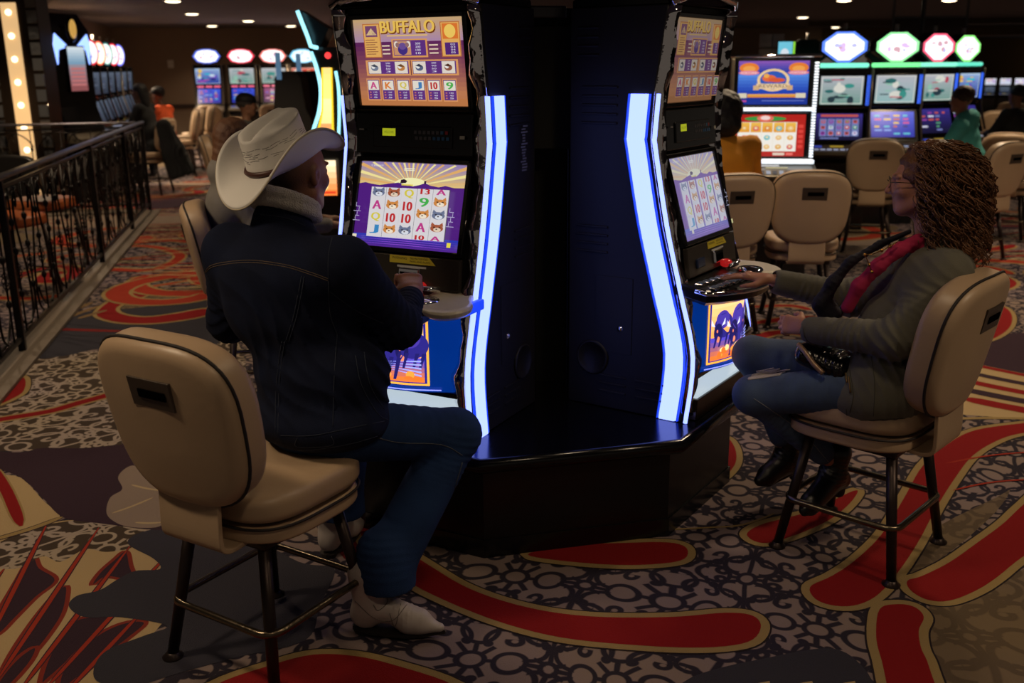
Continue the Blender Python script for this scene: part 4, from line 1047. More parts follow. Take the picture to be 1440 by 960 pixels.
def frame_of(fwd, up=(0, 0, 1)):
    """columns: side (figure's right), forward, up"""
    f = np.array(fwd, float); f /= np.linalg.norm(f); u = np.array(up, float); u -= f * (u @ f); u /= np.linalg.norm(u); r = np.cross(f, u)
    return np.stack([r, f, u], 1)
class Loc:
    def __init__(s, o, Q): s.o = np.array(o, float); s.Q = Q
    def __call__(s, x, y, z): return s.o + s.Q @ np.array([x, y, z], float)
def blendpaint(base, spots):
    """spots: (center, radius, colour, softness)"""
    def f(v):
        c = np.tile(np.array(base, float), (len(v), 1))
        for ctr, rad, col, amt in spots:
            rad = np.array(rad if isinstance(rad, (tuple, list)) else (rad,) * 3)
            d = np.sqrt((((v - np.array(ctr)) / rad) ** 2).sum(1)); w_ = (np.clip(1.6 - d * 1.6, 0, 1) * amt)[:, None]
            w_ = np.clip(w_, 0, 1); c = c * (1 - w_) + np.array(col) * w_
        return c
    return f
SKIN = colmat('skin', 0.5, bump=(180, 0.12)); SKIN.node_tree.nodes['Principled BSDF'].inputs['Subsurface Weight'].default_value = 0.12
SKIN.node_tree.nodes['Principled BSDF'].inputs['Subsurface Radius'].default_value = (0.01, 0.004, 0.002)
def head(S, H, s=1.0, female=False, nose=1.0):
    """H: Loc at the head centre, y forward"""
    Q = H.Q
    S.ell(H(0, -.012 * s, .022 * s), (.074 * s, .094 * s, .088 * s), Q, .02)
    S.ell(H(0, .026 * s, -.035 * s), (.058 * s, .066 * s, .078 * s), Q, .03)
    S.ell(H(0, .062 * s, -.088 * s), (.026 * s, .022 * s, .020 * s), Q, .022)          # chin
    for x in (-1, 1):
        S.ell(H(x * .040 * s, .058 * s, -.022 * s), (.022 * s, .020 * s, .018 * s), Q, .022)    # cheek
        S.cap(H(x * .055 * s, .005 * s, -.06 * s), H(x * .022 * s, .06 * s, -.09 * s), .017 * s, .014 * s, .025)   # jaw
        S.ell(H(x * .032 * s, .086 * s, .008 * s), (.015 * s, .010 * s, .010 * s), Q, .010, carve=True)   # socket
        S.ell(H(x * .032 * s, .073 * s, .006 * s), (.0125 * s, .0125 * s, .0105 * s), Q, .004)            # eyeball and lids
        S.cap(H(x * .014 * s, .088 * s, .026 * s), H(x * .048 * s, .074 * s, .028 * s), .007 * s, .005 * s, .012)   # brow
        S.ell(H(x * .074 * s, -.004 * s, -.006 * s), (.010 * s, .018 * s, .030 * s), Q, .006)     # ear
        S.ell(H(x * .083 * s, .001 * s, -.002 * s), (.006 * s, .009 * s, .016 * s), Q, .004, carve=True)
    S.cap(H(0, .086 * s, .018 * s), H(0, (.088 + .022 * nose) * s, -.026 * s), .008 * s, .0105 * s, .010)       # nose
    for x in (-1, 1): S.ell(H(x * .011 * s, .092 * s, -.031 * s), (.008 * s, .010 * s, .007 * s), Q, .006)
    S.cap(H(-.016 * s, .081 * s, -.054 * s), H(.016 * s, .081 * s, -.054 * s), .0065 * s, None, .007)
    S.cap(H(-.013 * s, .082 * s, -.066 * s), H(.013 * s, .082 * s, -.066 * s), .007 * s, None, .007)
    S.cap(H(-.016 * s, .094 * s, -.060 * s), H(.016 * s, .094 * s, -.060 * s), .0022 * s, None, .003, carve=True)
def hand(S, wrist, d, palm_n, side, curl=0.5, s=1.0, spread=0.1, thumb_open=0.6):
    """wrist point, d pointing to the knuckles, palm_n out of the palm, side: direction of the thumb"""
    d = np.array(d, float); d /= np.linalg.norm(d); n = np.array(palm_n, float); n -= d * (n @ d); n /= np.linalg.norm(n)
    t = np.array(side, float); t -= d * (t @ d) + n * (t @ n); t /= np.linalg.norm(t); w0 = np.array(wrist, float)
    S.cap(w0 - d * .03 * s, w0 + d * .012 * s, .026 * s, .025 * s, .012, flat=(n, 1.35))
    for i, (off, L) in enumerate(((.027, .082), (.009, .086), (-.009, .083), (-.026, .075))):
        k0 = w0 + d * .012 * s + t * off * .6 * s; k1 = w0 + d * L * s + t * off * s
        S.cap(k0, k1, .0165 * s, .0115 * s, .012, flat=(n, 1.1))
        S.ell(k1 - n * .004 * s, (.0115 * s,) * 3, None, .008)
    for i, (off, L, ln) in enumerate(((.027, .082, (.040, .024, .020)), (.009, .086, (.044, .028, .021)), (-.009, .083, (.041, .026, .021)), (-.026, .075, (.032, .020, .018)))):
        p = w0 + d * L * s + t * off * s; a = curl * (.35 + .12 * i); dd = d + t * spread * (1.5 - i) * .6; dd /= np.linalg.norm(dd)
        r = .0092 - .0008 * (i == 3)
        for j, l in enumerate(ln):
            q = dd * math.cos(a) + n * math.sin(a); e = p + q * l * s
            S.cap(p, e, (r - .0008 * j) * s, (r - .0008 * (j + 1)) * s, .004); p = e; a += curl * (.75 + .1 * i)
    p = w0 + d * .018 * s + t * .020 * s + n * .004 * s
    q = d * .62 + t * (.45 + .4 * thumb_open) + n * .35; q /= np.linalg.norm(q)
    e = p + q * .042 * s; S.cap(p, e, .0155 * s, .0115 * s, .010)
    q2 = d * .85 + t * .25 * thumb_open + n * .35 * (0.4 + curl); q2 /= np.linalg.norm(q2); e2 = e + q2 * .030 * s; S.cap(e, e2, .0108 * s, .0095 * s, .005)
    q3 = d * .9 + n * .4 * (0.4 + curl); q3 /= np.linalg.norm(q3); S.cap(e2, e2 + q3 * .022 * s, .0095 * s, .0078 * s, .004)
def bvh_of(o):
    me = o.data; M = o.matrix_basis.copy(); p = o.parent
    off = Vector()
    while p is not None: off += p.matrix_basis.translation; p = p.parent
    return BVHTree.FromPolygons([v.co + off for v in me.vertices], [list(f.vertices) for f in me.polygons]), off
def drape(bv, pts, lift=0.001, n=5):
    """lay a line drawn over the figure onto its surface"""
    out = []
    for p in smoothpath([(a, b, 0) for a, b in pts], n):
        d = ray(p.x, p.y).normalized(); h = bv.ray_cast(CAM, d)
        if h[0] is not None: out.append(h[0] + h[1] * lift if h[1].dot(d) < 0 else h[0] - h[1] * lift)
    return out
def seams(name, target, lines, r, m_, parent, lift=0.0006):
    bv, off = bvh_of(target); o = None
    for L in lines:
        P = [p - off for p in drape(bv, L, lift)]; P2 = P[:1]; mb = MB()
        for p in P[1:]:
            if (p - P2[-1]).length < 0.06: P2.append(p)
        if len(P2) > 1: mb.tube(P2, r, 5); o = mb.build(name, m_, parent)
    return o
DENIM_D = mat('dark_indigo_denim', rgb(15, 22, 44), 0.9, bump=(420, 0.25), var=(9, 0.3), spec=0.2)
DENIM = mat('blue_jeans_denim', rgb(30, 52, 92), 0.9, bump=(420, 0.25), var=(7, 0.22), spec=0.2)
STITCH = mat('tan_stitching', rgb(92, 76, 60), 0.8)
SEAMD = mat('dark_blue_seam', rgb(40, 48, 66), 0.85)
SKIN_M = rgb(150, 98, 74)

# ------------------------------------------------------------------ the man in the white hat
MF = np.array([math.cos(R(60)), math.sin(R(60)), 0]); MQ = frame_of(MF); MR = MQ[:, 0]
mo = Vector((-0.60, 2.84, 0))
man = thing('person', 'man in a white cowboy hat and dark denim jacket playing the left large machine', 'person', mo)
P_ = np.array
pel = P_((-0.60, 2.83, 0.675)); bel = P_((-0.605, 2.88, 0.84)); che = P_((-0.655, 2.88, 1.03)); nek = P_((-0.66, 2.90, 1.235))
shR = P_((-0.475, 2.775, 1.155)); elR = P_((-0.345, 2.905, 0.945)); wrR = P_((-0.325, 3.165, 0.985))
shL = P_((-0.845, 2.965, 1.165)); elL = P_((-0.90, 3.06, 0.93)); wrL = P_((-0.66, 3.27, 0.93))
hipR_ = P_((-0.50, 2.785, 0.655)); knR = P_((-0.185, 2.985, 0.565)); anR = P_((-0.425, 2.765, 0.16))
hipL_ = P_((-0.70, 2.90, 0.66)); knL = P_((-0.56, 3.19, 0.57)); anL = P_((-0.655, 3.275, 0.16))
hd = Loc((-0.635, 2.965, 1.405), frame_of(MF + P_((0.05, 0, -0.10))))
S = Sculpt((-1.1, 2.5, 0.02), (0.0, 3.6, 1.56), 0.006)
S.ell(pel, (.15, .12, .10), MQ, .03); S.ell(bel, (.14, .11, .12), MQ, .05); S.ell(che, (.16, .11, .15), MQ, .05)
S.cap(shL, shR, .05, None, .04)
S.cap(nek - P_((0, 0, .06)), hd(0, -.015, -.06), .066, .058, .03)
for a, b_, c_ in ((shR, elR, wrR), (shL, elL, wrL)): S.cap(a, b_, .045, .038, .02); S.cap(b_, c_, .038, .027, .02)
for a, b_, c_ in ((hipR_, knR, anR), (hipL_, knL, anL)): S.cap(a, b_, .06, .045, .03); S.cap(b_, c_, .045, .035, .02)
head(S, hd, 1.06)
dR = P_((-0.05, 0.22, 0.06)); hand(S, wrR + P_((.0, .02, .008)), dR, P_((0, .1, -1)), P_((-1, 0, 0)), curl=0.75, s=1.16)
hand(S, wrL + P_((.01, .02, .008)), P_((.16, .2, .02)), P_((0, 0, -1)), P_((1, -.6, 0)), curl=0.7, s=1.08)
ear = hd(.08, 0, 0)
mp = blendpaint(SKIN_M, [(hd(0, -.07, .0), (.115, .095, .11), rgb(62, 50, 44), 1.0), (hd(0, -.08, -.05), (.07, .05, .05), rgb(80, 62, 50), .7), (hd(0, .08, -.06), (.04, .03, .03), rgb(120, 96, 82), .6), (hd(0, .082, -.06), (.02, .012, .009), rgb(130, 70, 60), .8), (hd(.06, -.02, .01), (.03, .03, .04), rgb(84, 66, 54), .6)])
mbody = S.build('body', SKIN, man, mp)
# hat
def hatmesh(Hc, Q, s, parent, name='cowboy_hat'):
    """felt/straw western hat: crown + brim one shell; Q columns side, forward, up"""
    nph = 144; mb = MB(); O = np.array(Hc); cols = []
    rows = []
    def Pt(x, y, z): return tuple(O + Q @ (np.array([x, y, z]) * s))
    def crown(t, ph):
        c, q = math.cos(ph), math.sin(ph)
        # t 0 at the band .. 1 at shoulder of the crown
        a, b_ = .090 - .010 * t - .004 * math.sin(PI * t), .110 - .010 * t
        z = .118 * t + .012 * q * t
        return a * c, b_ * q, z
    brim = []
    for t in [1.0, .97, .9, .8, .68, .55, .42, .3, .18, .08, 0.0]:
        r_ = []
        for i in range(nph):
            ph = 2 * PI * i / nph; c, q = math.cos(ph), math.sin(ph)
            rx = .088 + .088 * t; ry = .108 + .105 * t
            rise = .098 * (abs(c) ** 2.2) * t ** 1.35 - .044 * (abs(q) ** 2.5) * t ** 1.3 - .006 * (t > .98)
            rx_ = rx - .028 * (t ** 2) * abs(c) ** 2
            r_.append((rx_ * c, ry * q, rise))
        brim.append(r_)
    for k in range(1, 15):
        t = k / 14; brim.append([crown(t, 2 * PI * i / nph) for i in range(nph)])
    for k in range(1, 15):
        f = 1 - k / 15
        r_ = []
        for i in range(nph):
            ph = 2 * PI * i / nph; x, y, z = crown(1, ph); x *= f; y *= f
            z = .118 + .010 * (y / .096) + .012 * (1 - f ** 3)
            z -= .036 * math.exp(-(x / .020) ** 2) * math.exp(-((y + .015) / .085) ** 4)                       # lengthwise crease
            z -= .022 * math.exp(-((abs(x) - .062) / .018) ** 2) * math.exp(-((y - .035) / .045) ** 2)          # side dents
            z += .008 * math.exp(-((abs(x) - .038) / .016) ** 2)
            r_.append((x, y, z))
        brim.append(r_)
    m = len(brim)
    for r_ in brim: mb.v.extend(Pt(*p) for p in r_)
    for i in range(m - 1):
        for k in range(nph):
            l = (k + 1) % nph; f = (i * nph + k, i * nph + l, (i + 1) * nph + l, (i + 1) * nph + k)
            x, y, z = brim[i][k]; col = (0.80, 0.77, 0.70)
            mb.f.append(f); mb.mi.append(0); mb.sm.append(True); mb.c.append(col)
    mb.v.append(Pt(0, -.0, .092)); mb.f += [((m - 1) * nph + k, (m - 1) * nph + (k + 1) % nph, m * nph) for k in range(nph)]
    mb.mi += [0] * nph; mb.sm += [True] * nph; mb.c += [(0.80, 0.77, 0.70)] * nph
    off = Vector(parent.location); mb.v = [tuple(Vector(p) - off) for p in mb.v]
    o = mb.build(name, mat('white_straw_felt', rgb(236, 233, 228), 0.55, bump=(500, 0.2)), parent, fix=True)
    so = o.modifiers.new('thick', 'SOLIDIFY'); so.thickness = 0.004; so.offset = 0
    # band
    mb = MB(); r_ = [Vector(Pt(.0905 * math.cos(2 * PI * i / 60), .1105 * math.sin(2 * PI * i / 60), .010)) - off for i in range(60)]
    up = Vector(Q[:, 2]); mb.tube(r_, 0.0092, 6, closed=True, flat=None)
    mb.build('hat_band', mat('brown_leather_band', rgb(74, 38, 30), 0.45), o)
    mb = MB()
    r_ = []
    for i in range(120):
        ph = 2 * PI * i / 120; c, q = math.cos(ph), math.sin(ph); rx = .176 - .028 * abs(c) ** 2
        r_.append(Vector(Pt(rx * c, .213 * q, .098 * abs(c) ** 2.2 - .044 * abs(q) ** 2.5 - .006)) - off)
    mb.tube(r_, 0.0028, 6, closed=True); mb.build('brim_edge', mat('cream_edge_ribbon', rgb(206, 194, 168), 0.6), o)
    # woven vent marks round the crown
    rr_ = random.Random(11)
    mb = MB()
    for row in range(7):
        ph = 0.0
        while ph < 2 * PI:
            L = rr_.uniform(.12, .4)
            if rr_.random() < .75 and not (0.9 < (ph % (PI / 2)) < 1.05):
                pts = []
                for j in range(7):
                    a = ph + L * j / 6; t = .40 + row * .058 + .018 * math.sin(a * 9 + row); x, y, z = crown(t, a); pts.append(Vector(Pt(x * 1.022, y * 1.02, z)) - off)
                mb.tube(pts, 0.0008, 4)
            ph += L + rr_.uniform(.03, .12)
    mb.build('vent_weave', mat('vent_grey', rgb(96, 88, 84), 0.7), o)
    return o
hq = frame_of(MF + P_((0.10, 0.0, 0.36)), (-.03, 0, 1))
hat = hatmesh(hd(-.026, -.036, .026), hq, 1.0, man)
# jeans
S = Sculpt((-0.95, 2.55, 0.12), (0.0, 3.5, 0.86), 0.0065)
S.ell(pel + P_((0, 0, 0.0)), (.175, .14, .11), MQ, .03)
for a, b_, c_, r in ((hipR_, knR, anR, 1), (hipL_, knL, anL, 1)):
    S.cap(a, b_, .096, .080, .03); S.cap(b_, c_ + P_((.03, -.005, .055)), .080, .084, .03)
    c2 = c_ + P_((0, 0, .05)); S.cap(c2 + P_((.02, -.008, .06)), c2 + P_((.035, -.008, -.08)), .080, .090, .03)
    S.ripple(b_ - MF * .04 + P_((0, 0, -.06)), .16, (.3, .3, 1), .007, .045, 1); S.ripple((a + b_) / 2, .2, b_ - a, .004, .07, 2); S.ripple(c2 + P_((0, 0, .05)), .16, (0.2, 0, 1), .006, .05, 3)
    S.cut(c2 + P_((0, 0, -.045)), (0, 0, -1)) if False else None
for c_ in (anR, anL):
    c2 = c_ + P_((0, 0, 0.0)); S.cap(c2 + P_((.03, 0, -.16)), c2 + P_((.03, 0, -.03)), .064, None, .004, carve=True)
S.cut((0, 0, .158), (0, 0, -1))
jeans = S.build('jeans', DENIM, man, smooth=1)
seams('leg_seam', jeans, [[(520, 612), (560, 622), (620, 625), (650, 640)], [(650, 650), (630, 720), (612, 800), (600, 832)]], .0018, mat('jeans_stitch', rgb(70, 76, 88), 0.8), jeans)
# denim jacket
S = Sculpt((-1.12, 2.5, 0.58), (-0.05, 3.5, 1.38), 0.0055)
S.ell(pel + P_((0.02, 0.0, .012)), (.225, .18, .10), MQ, .04)
S.ell(bel + P_((.03, -.02, -.02)), (.225, .175, .16), MQ, .06)
S.ell(che + P_((-.01, -.01, -.01)), (.225, .150, .17), MQ, .06)
S.ell(che + P_((-.03, -.04, .09)), (.21, .12, .11), MQ, .05)
S.cap(shL, shR, .082, .080, .05)
S.cap(nek + P_((0, -.02, -.05)), nek + P_((-.01, -.02, .03)), .095, .086, .05)
for a, b_, c_ in ((shR, elR, wrR), (shL, elL, wrL)):
    S.cap(a, b_, .082, .068, .045); S.cap(b_, c_ - (c_ - b_) / np.linalg.norm(c_ - b_) * .055, .068, .045, .03)
    q = (c_ - b_) / np.linalg.norm(c_ - b_); S.cap(c_ - q * .07, c_ - q * .045, .046, .044, .01)
    S.ripple(b_, .15, (c_ - a), .009, .055, 1); S.ripple((a + b_) / 2, .14, (b_ - a) + P_((0, .3, 0)), .005, .06, 2); S.ripple((b_ + c_) / 2, .14, (c_ - b_), .006, .05, 4)
    S.cap(c_ - q * .03, c_ + q * .06, .034, None, .004, carve=True)
S.ripple(bel + P_((-.06, -.14, .02)), .30, (.8, .3, .45), .008, .12, 1, .35); S.ripple(bel + P_((.16, -.05, -.03)), .22, (1, .2, .5), .012, .07, 3)
S.ripple(che + P_((0, -.12, .0)), .28, (.8, .2, .7), .009, .13, 5, .2)
S.cap(pel + P_((0, 0, -.2)), pel + P_((0, 0, -.055)), .17, .15, .01, carve=True, flat=(MF, 1.25))
S.cap(nek + P_((0, .0, .0)), nek + P_((0, 0.02, .15)), .070, .070, .006, carve=True)
jacket = S.build('denim_jacket', DENIM_D, man, smooth=1)
seams('yoke_stitch', jacket, [[(287, 385), (300, 372), (350, 366), (400, 372), (440, 384), (462, 392)], [(287, 388), (300, 375), (350, 369), (400, 375), (440, 387), (462, 395)], [(290, 395), (284, 372)]], .0011, STITCH, jacket)
seams('panel_seam', jacket, [[(424, 388), (414, 440), (402, 480)], [(428, 389), (418, 441), (406, 481)], [(400, 480), (393, 540), (391, 610)], [(396, 480), (389, 540), (387, 610)], [(462, 395), (464, 440), (474, 470)], [(468, 330), (462, 360), (462, 395)], [(474, 470), (470, 530), (468, 600)], [(464, 410), (500, 436), (540, 455)], [(500, 500), (508, 540), (530, 580), (545, 590)], [(512, 495), (520, 540), (540, 575)], [(352, 300), (400, 306), (430, 318)],
      [(395, 612), (440, 612), (500, 600), (560, 588)], [(395, 633), (440, 632), (500, 622), (570, 600)], [(418, 616), (418, 628), (466, 626), (466, 613)]], .0011, SEAMD, jacket)
# pale fleece collar
mb = MB(); FLEECE = mat('grey_fleece', rgb(196, 190, 184), 0.95, bump=(240, 0.8))
rr = []
for i in range(21):
    a = R(-78 + 336 * i / 20) - PI / 2
    a = PI / 2 + R(35) + (2 * PI - R(70)) * i / 20
    rr.append(nek + MQ @ P_((.086 * math.cos(a), .088 * math.sin(a), .068 - .040 * math.sin(a))))
off = Vector(man.location)
S = Sculpt((-.85, 2.7, 1.1), (-.45, 3.15, 1.45), 0.005)
for p, q in zip(rr[:-1], rr[1:]): S.cap(p, q, .017, None, .008); S.cap(p + P_((0, 0, .028)), q + P_((0, 0, .028)), .014, None, .012)
S.ripple(nek + P_((0, 0, .05)), .2, (1, .4, 0), .003, .03, 2)
S.build('fleece_collar', FLEECE, man, smooth=1)
# boots
def boot(an, toe, mats_, parent, shaft=0.15, heel=True, cow=True, sole_col=None):
    an = P_(an); d = P_(toe) - an; d[2] = 0; L = np.linalg.norm(d); d /= L; sd = P_((d[1], -d[0], 0)); up = P_((0, 0, 1)); g = an[2] - .10
    base = P_((an[0], an[1], g))
    S = Sculpt(np.minimum(an, P_(toe)) - .14 - P_((0, 0, .05)), np.maximum(an, P_(toe)) + .14 + P_((0, 0, shaft)), 0.005)
    S.cap(base + up * .10, base + up * (.10 + shaft), .048, .062, .02, flat=(sd, 1.15))
    S.ell(base + up * .065 - d * .012, (.040, .050, .050), frame_of(d), .02)
    S.cap(base + up * .095 + d * .02, base + d * (L * .66) + up * .058, .046, .037, .03, flat=(sd, 1.05))
    S.cap(base + d * (L * .55) + up * .045, base + d * (L - .018) + up * .038, .041, .017 if cow else .026, .03, flat=(up, 1.25))
    S.ripple(base + d * L * .45 + up * .09, .09, d, .004, .028, 1, .1)
    S.cut(base + up * .022, (0, 0, -1))
    o = S.build('boot', mats_[0], parent, smooth=1)
    off = Vector(parent.location)
    mb = MB(); out = []
    N_ = 28
    for i in range(N_):
        a = 2 * PI * i / N_; t = (math.cos(a) + 1) / 2; wd = .038 * (1 - .15 * math.sin(PI * t * .9)) * (1 if t < .6 else max(.25 if cow else .6, 1 - (t - .6) * (1.9 if cow else .9)))
        q = base + d * (-.058 + (L + .060) * t) + sd * wd * math.sin(a) * 1.08 + up * (.014 + (.010 * max(0, t - .7) / .3)); out.append(q)
    mb.rings([[Vector(p - up * .006) - off for p in out], [Vector(p + up * .006) - off for p in out]], smooth=False)
    hl = [base + d * (-.052 + .026 + .03 * math.cos(2 * PI * i / 16)) + sd * .031 * math.sin(2 * PI * i / 16) for i in range(16)]
    mb.rings([[Vector(p + up * .000 + (base - p) * .12) - off for p in hl], [Vector(p + up * .016) - off for p in hl]], smooth=False)
    mb.build('sole', mats_[1], o)
    return o
BOOTW = mat('pale_grey_leather', rgb(168, 158, 154), 0.5, bump=(14, 0.12), var=(14, 0.10)); SOLE = mat('dark_sole', rgb(34, 28, 26), 0.6)
anb = P_((-0.452, 2.745, 0.10))
b1 = boot(anb, (-0.215, 2.70, 0), (BOOTW, SOLE), man, 0.10); b2 = boot((-0.66, 3.27, 0.10), (-0.575, 3.455, 0), (BOOTW, SOLE), man, 0.08)
seams('boot_welt', b1, [[(548, 862), (556, 880), (566, 842), (583, 832)], [(500, 845), (525, 868), (552, 872), (572, 850), (585, 838)], [(520, 838), (535, 830), (545, 845), (532, 858), (525, 850)]], .0014, mat('grey_welt', rgb(104, 96, 92), 0.6), b1)

# ------------------------------------------------------------------ the woman with curly hair
wo = Vector((1.25, 3.30, 0))
woman = thing('person', 'woman with long curly brown hair, glasses and an olive jacket playing the right machine', 'person', wo)
WF = P_((math.cos(R(146)), math.sin(R(146)), 0)); WQ = frame_of(WF); FF = P_((math.cos(R(160)), math.sin(R(160)), 0))
wpel = P_((1.27, 3.27, 0.665)); wbel = P_((1.30, 3.28, 0.82)); wche = P_((1.40, 3.24, 0.98)); wnek = P_((1.425, 3.285, 1.12))
hc = Loc((1.375, 3.33, 1.315), frame_of(FF + P_((0, 0, -0.05))))
sL = P_((1.405, 3.12, 1.045)); eL = P_((1.235, 3.065, 0.845)); wL_ = P_((1.015, 3.275, 0.825))
sR = P_((1.52, 3.39, 1.05)); eR = P_((1.24, 3.53, 0.875)); wR_ = P_((0.965, 3.535, 0.938))
hL = P_((1.19, 3.17, .645)); kL = P_((0.865, 3.345, .565)); aL_ = P_((1.165, 3.395, .30))
hR = P_((1.33, 3.38, .65)); kR = P_((0.915, 3.60, .640)); aR_ = P_((1.06, 3.62, .27))
S = Sculpt((0.72, 2.9, 0.1), (1.72, 3.85, 1.46), 0.0058)
S.ell(wpel, (.14, .11, .10), WQ, .03); S.ell(wbel, (.11, .09, .12), WQ, .05); S.ell(wche, (.13, .095, .13), WQ, .05); S.cap(sL, sR, .042, None, .04)
S.cap(wnek - P_((0, 0, .06)), hc(0, -.02, -.06), .05, .046, .03)
for a, b_, c_ in ((sR, eR, wR_), (sL, eL, wL_)): S.cap(a, b_, .038, .033, .02); S.cap(b_, c_, .033, .022, .02)
for a, b_, c_ in ((hR, kR, aR_), (hL, kL, aL_)): S.cap(a, b_, .058, .045, .03); S.cap(b_, c_, .045, .03, .02)
head(S, hc, 0.97, True, 0.9)
hand(S, wR_ + P_((-.025, .0, .010)), P_((-1, .32, .10)), P_((0, 0, -1)), P_((-.2, -1, 0)), curl=0.22, s=.97, spread=.25)
hand(S, wL_ + P_((-.01, .012, .008)), P_((-.55, .75, -.10)), P_((.7, .5, -.45)), P_((0, .1, 1)), curl=0.8, s=.93)
wp_ = blendpaint(rgb(176, 122, 98), [(hc(0, .085, -.06), (.022, .014, .010), rgb(140, 66, 64), .9), (hc(.032, .082, .007), (.013, .01, .006), rgb(50, 36, 32), .8), (hc(-.032, .082, .007), (.013, .01, .006), rgb(50, 36, 32), .8), (hc(-.032, .084, .030), (.02, .014, .006), rgb(84, 60, 48), .8), (hc(.032, .084, .030), (.02, .014, .006), rgb(84, 60, 48), .8)])
wbody = S.build('body', SKIN, woman, wp_)
# pink top
S = Sculpt((1.1, 3.0, 0.7), (1.6, 3.5, 1.2), 0.006)
S.ell(wbel, (.135, .105, .13), WQ, .05); S.ell(wche, (.15, .115, .13), WQ, .05); S.cap(wche + P_((0, 0, .05)), wnek - P_((0, 0, .015)), .09, .055, .04)
pk = [at(1292, 338, 3.24), at(1262, 352, 3.22), at(1235, 374, 3.22), at(1208, 402, 3.24), at(1192, 432, 3.26)]
for p, q in zip(pk[:-1], pk[1:]): S.cap(tuple(p), tuple(q), .024, .022, .02)
S.ripple(wche + WF * .1, .22, (.3, .2, 1), .007, .04, 2)
S.build('pink_top', mat('magenta_cotton', rgb(170, 26, 74), 0.8, bump=(300, 0.2)), woman)
S = Sculpt((0.95, 2.95, 0.75), (1.5, 3.6, 1.25), 0.006)
pk = [at(1278, 326, 3.30), at(1236, 344, 3.29), at(1196, 368, 3.29), at(1172, 396, 3.30), at(1156, 424, 3.32), at(1168, 444, 3.33)]
for i, (p, q) in enumerate(zip(pk[:-1], pk[1:])): S.cap(tuple(p), tuple(q), .012 + .006 * i, .018 + .006 * i, .02, flat=((-.5, .6, .6), 1.5))
S.ripple(tuple(pk[2]), .25, (.6, .2, 1), .006, .035, 3)
S.build('dark_scarf', mat('navy_black_knit', rgb(26, 24, 38), .8, bump=(200, .3)), woman)
mb = MB()
for p in ((1222, 372), (1226, 382), (1216, 358), (1240, 352), (1252, 346)): mb.ball(tuple(at(p[0], p[1], 3.19) - wo), .006, 10)
mb.tube([at(x, y, 3.19) - wo for x, y in ((1262, 340), (1252, 346), (1240, 352), (1228, 357), (1216, 358), (1220, 366), (1222, 372), (1226, 382))], .0016, 6)
mb.build('necklace', mat('gold_chain', rgb(190, 140, 70), .25, 1.0), woman)
# olive jacket, open at the front
OLIVE = mat('olive_grey_cotton', rgb(90, 87, 75), 0.85, bump=(320, 0.22), var=(6, 0.15), sheen=0.1)
S = Sculpt((0.85, 2.85, 0.52), (1.75, 3.85, 1.24), 0.0055)
S.ell(wpel + P_((.025, -.02, -.03)), (.185, .155, .13), WQ, .04); S.ell(wpel + P_((-.05, -.10, -.045)), (.13, .15, .10), WQ, .05); S.ell(wpel + P_((-.02, -.11, .02)), (.12, .13, .12), WQ, .05)
S.ell(wbel + P_((.02, 0, 0)), (.165, .13, .15), WQ, .06)
S.ell(wche + P_((.015, 0, 0)), (.185, .13, .15), WQ, .06); S.cap(sL, sR, .072, .068, .04)
S.cap(wnek + P_((.01, 0, -.04)), wnek + P_((0.01, 0, .02)), .085, .072, .03)
for a, b_, c_ in ((sR, eR, wR_), (sL, eL, wL_)):
    q = (c_ - b_) / np.linalg.norm(c_ - b_)
    S.cap(a, b_, .070, .066, .035); S.cap(b_, c_ - q * .015, .066, .046, .03)
    S.ripple(b_, .15, c_ - a, .010, .06, 2); S.ripple((b_ + c_) / 2, .13, c_ - b_, .007, .055, 3); S.ripple((a + b_) / 2, .13, (b_ - a), .006, .06, 5)
    S.cap(c_ - q * .04, c_ + q * .05, .033, None, .004, carve=True)
S.ripple(wpel + P_((.02, -.12, .03)), .22, (1, .2, .15), .009, .055, 4, .2)
S.ripple(wche + P_((0, -.1, 0)), .2, (.8, 0, .7), .006, .07, 4, .2)
# open front wedge
for t in np.linspace(0, 1, 8):
    c = (wnek + P_((0, 0, .03))) * (1 - t) + wpel * t + WF * (.12 + .02 * t); S.cap(c - WF * .06, c + WF * .12, .052 + .012 * t, None, .01, carve=True)
S.cap(wnek + P_((0, 0, .0)), wnek + P_((-.01, 0, .12)), .058, .058, .006, carve=True)
wj = S.build('olive_jacket', OLIVE, woman)
seams('jacket_seam', wj, [[(1375, 345), (1385, 375), (1370, 420), (1330, 450)], [(1190, 575), (1200, 590), (1270, 588)], [(1195, 520), (1200, 555), (1195, 580)], [(1225, 500), (1230, 540), (1228, 585)], [(1262, 480), (1262, 540), (1270, 580)], [(1130, 460), (1140, 482), (1200, 492)], [(1210, 440), (1220, 470), (1240, 490)]], .0013, mat('olive_seam', rgb(62, 60, 50), 0.85), wj)
seams('hem_cord', wj, [[(1194, 530), (1197, 552)], [(1190, 525), (1192, 538)]], .003, mat('brass_cord_end', rgb(120, 96, 60), 0.4, 0.6), wj, 0.004)
bvj, offj = bvh_of(wj); mb = MB(); P = drape(bvj, [(1184, 436), (1187, 437)], 0.002)
for p in P[:1]: mb.ball(tuple(p - offj), 0.009, 10)
if P: mb.build('cuff_button', mat('olive_button', rgb(58, 54, 36), 0.4), wj)
